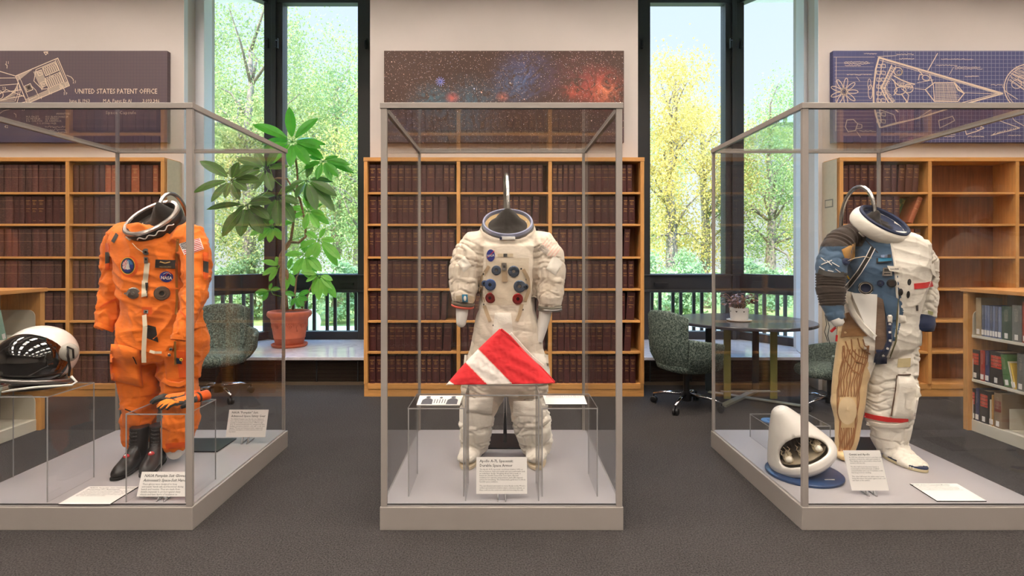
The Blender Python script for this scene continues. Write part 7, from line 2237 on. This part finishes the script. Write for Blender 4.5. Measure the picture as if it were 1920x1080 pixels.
# flower-like jets at left
for a in range(0, 360, 40):
    c, s_ = math.cos(math.radians(a)), math.sin(math.radians(a)); ik.ell(1583 + 16 * c, 172 + 16 * s_, 10, 3.4, 1.4, math.radians(a), n=16)
ik.ell(1583, 172, 5, 5, 1.6); ik.ell(1583, 172, 2.5, 2.5, 1.4)
ik.line([(1568, 107), (1567, 246)], .8); ik.line([(1563, 107), (1640, 107)], .7)
for y in range(118, 250, 7): ik.line([(1565, y), (1638, y)], .35)
ik.ell(1632, 172, 4, 13, 1.2); ik.ell(1630, 158, 3, 10, 1.0)
ik.line([(1588, 225), (1600, 224), (1608, 232), (1604, 245), (1590, 247), (1585, 238)], 1.6, True); ik.line([(1608, 232), (1616, 234), (1616, 240), (1606, 241)], 1.2)
# ring at far right and small views beneath
ik.ell(1931, 164, 48, 44, 2.0, 0, 90, 270); ik.ell(1931, 164, 44, 40, 1.0, 0, 90, 270); hatch([(1890, 150), (1905, 125)], [(1925, 175), (1925, 130)], 22, .7, 3); ik.ell(1906, 158, 9, 8, 1.2); ik.ell(1916, 148, 7, 6, 1.0); ik.line([(1880, 162), (1886, 172), (1908, 186)], 1.2)
ik.line([(1760, 226), (1786, 218), (1790, 226), (1775, 234), (1762, 240)], 1.6, True); ik.line([(1808, 236), (1812, 252), (1832, 246), (1845, 240), (1830, 232), (1810, 234)], 1.8, True); ik.ell(1834, 239, 5, 5, 1.0)
ik.line([(1858, 254), (1912, 240), (1870, 225)], 1.4); hatch([(1860, 253), (1908, 240)], [(1864, 250), (1906, 238)], 14, .9); ik.line([(1893, 212), (1902, 226), (1920, 236)], 1.2)
ik.line([(1650, 239), (1680, 230), (1720, 222), (1748, 204)], 1.2); ik.line([(1648, 205), (1676, 215), (1680, 228)], 1.4); ik.line([(1660, 200), (1684, 205), (1700, 200)], 1.6)
for u, v_, ln in ((1583, 116, 45), (1583, 119.5, 48), (1584, 123, 30), (1620, 101, 24), (1681, 102, 32), (1686, 110, 28), (1765, 111, 60), (1755, 122.5, 40), (1790, 126, 48), (1790, 129, 52), (1809, 143, 26), (1858, 159, 24), (1588, 140, 46), (1612, 246, 30), (1765, 252, 26), (1770, 256, 20), (1815, 256, 30), (1890, 254, 24)):
    ik.squig(u, v_, ln, 1.8, rr, .9)
for a, b, c, d in ((1645, 106, 1672, 105), (1672, 105, 1682, 104), (1780, 140, 1788, 126), (1606, 144, 1612, 152), (1606, 246, 1614, 258)):
    ik.line([(a, b), (c, d)], .8)
ik.mb.build('capsule_drawing', M['cream'], B_, fix=False)

# ---- the exhibit right of the camera that the right-hand case mirrors: a helmeted suit on its own plinth
gx_, gy_ = 3.88, 1.20
pl0 = thing('exhibit_plinth', 'grey plinth under the helmeted suit that only shows mirrored in the right case', 'plinth', (gx_, gy_, 0))
MB().box(gx_ - .5, gx_ + .5, gy_ - .45, gy_ + .45, 0, .110).build('plinth_body', M['case'], pl0, bevel=.004)
MB().box(gx_ - .49, gx_ + .49, gy_ - .44, gy_ + .44, .1105, DECK - .001).build('plinth_top', M['deck'], pl0)
g0 = copy_tree(W.root)
g0.location = (gx_, gy_, DECK); g0.rotation_euler = (0, 0, math.radians(165))
g0['label'] = 'white helmeted spacesuit that only shows as a faint reflection in the right case'
hm = MB(); hm.ball((0, -.02, 1.72), (.165, .165, .185), 32, 20)
hm.build('bubble_helmet', M['pane'], g0, smooth=True, local=True)
hm = MB(); hm.ball((0, .05, 1.70), (.14, .11, .16), 24, 14)
hm.build('head_form', F['beta2'], g0, smooth=True, local=True)
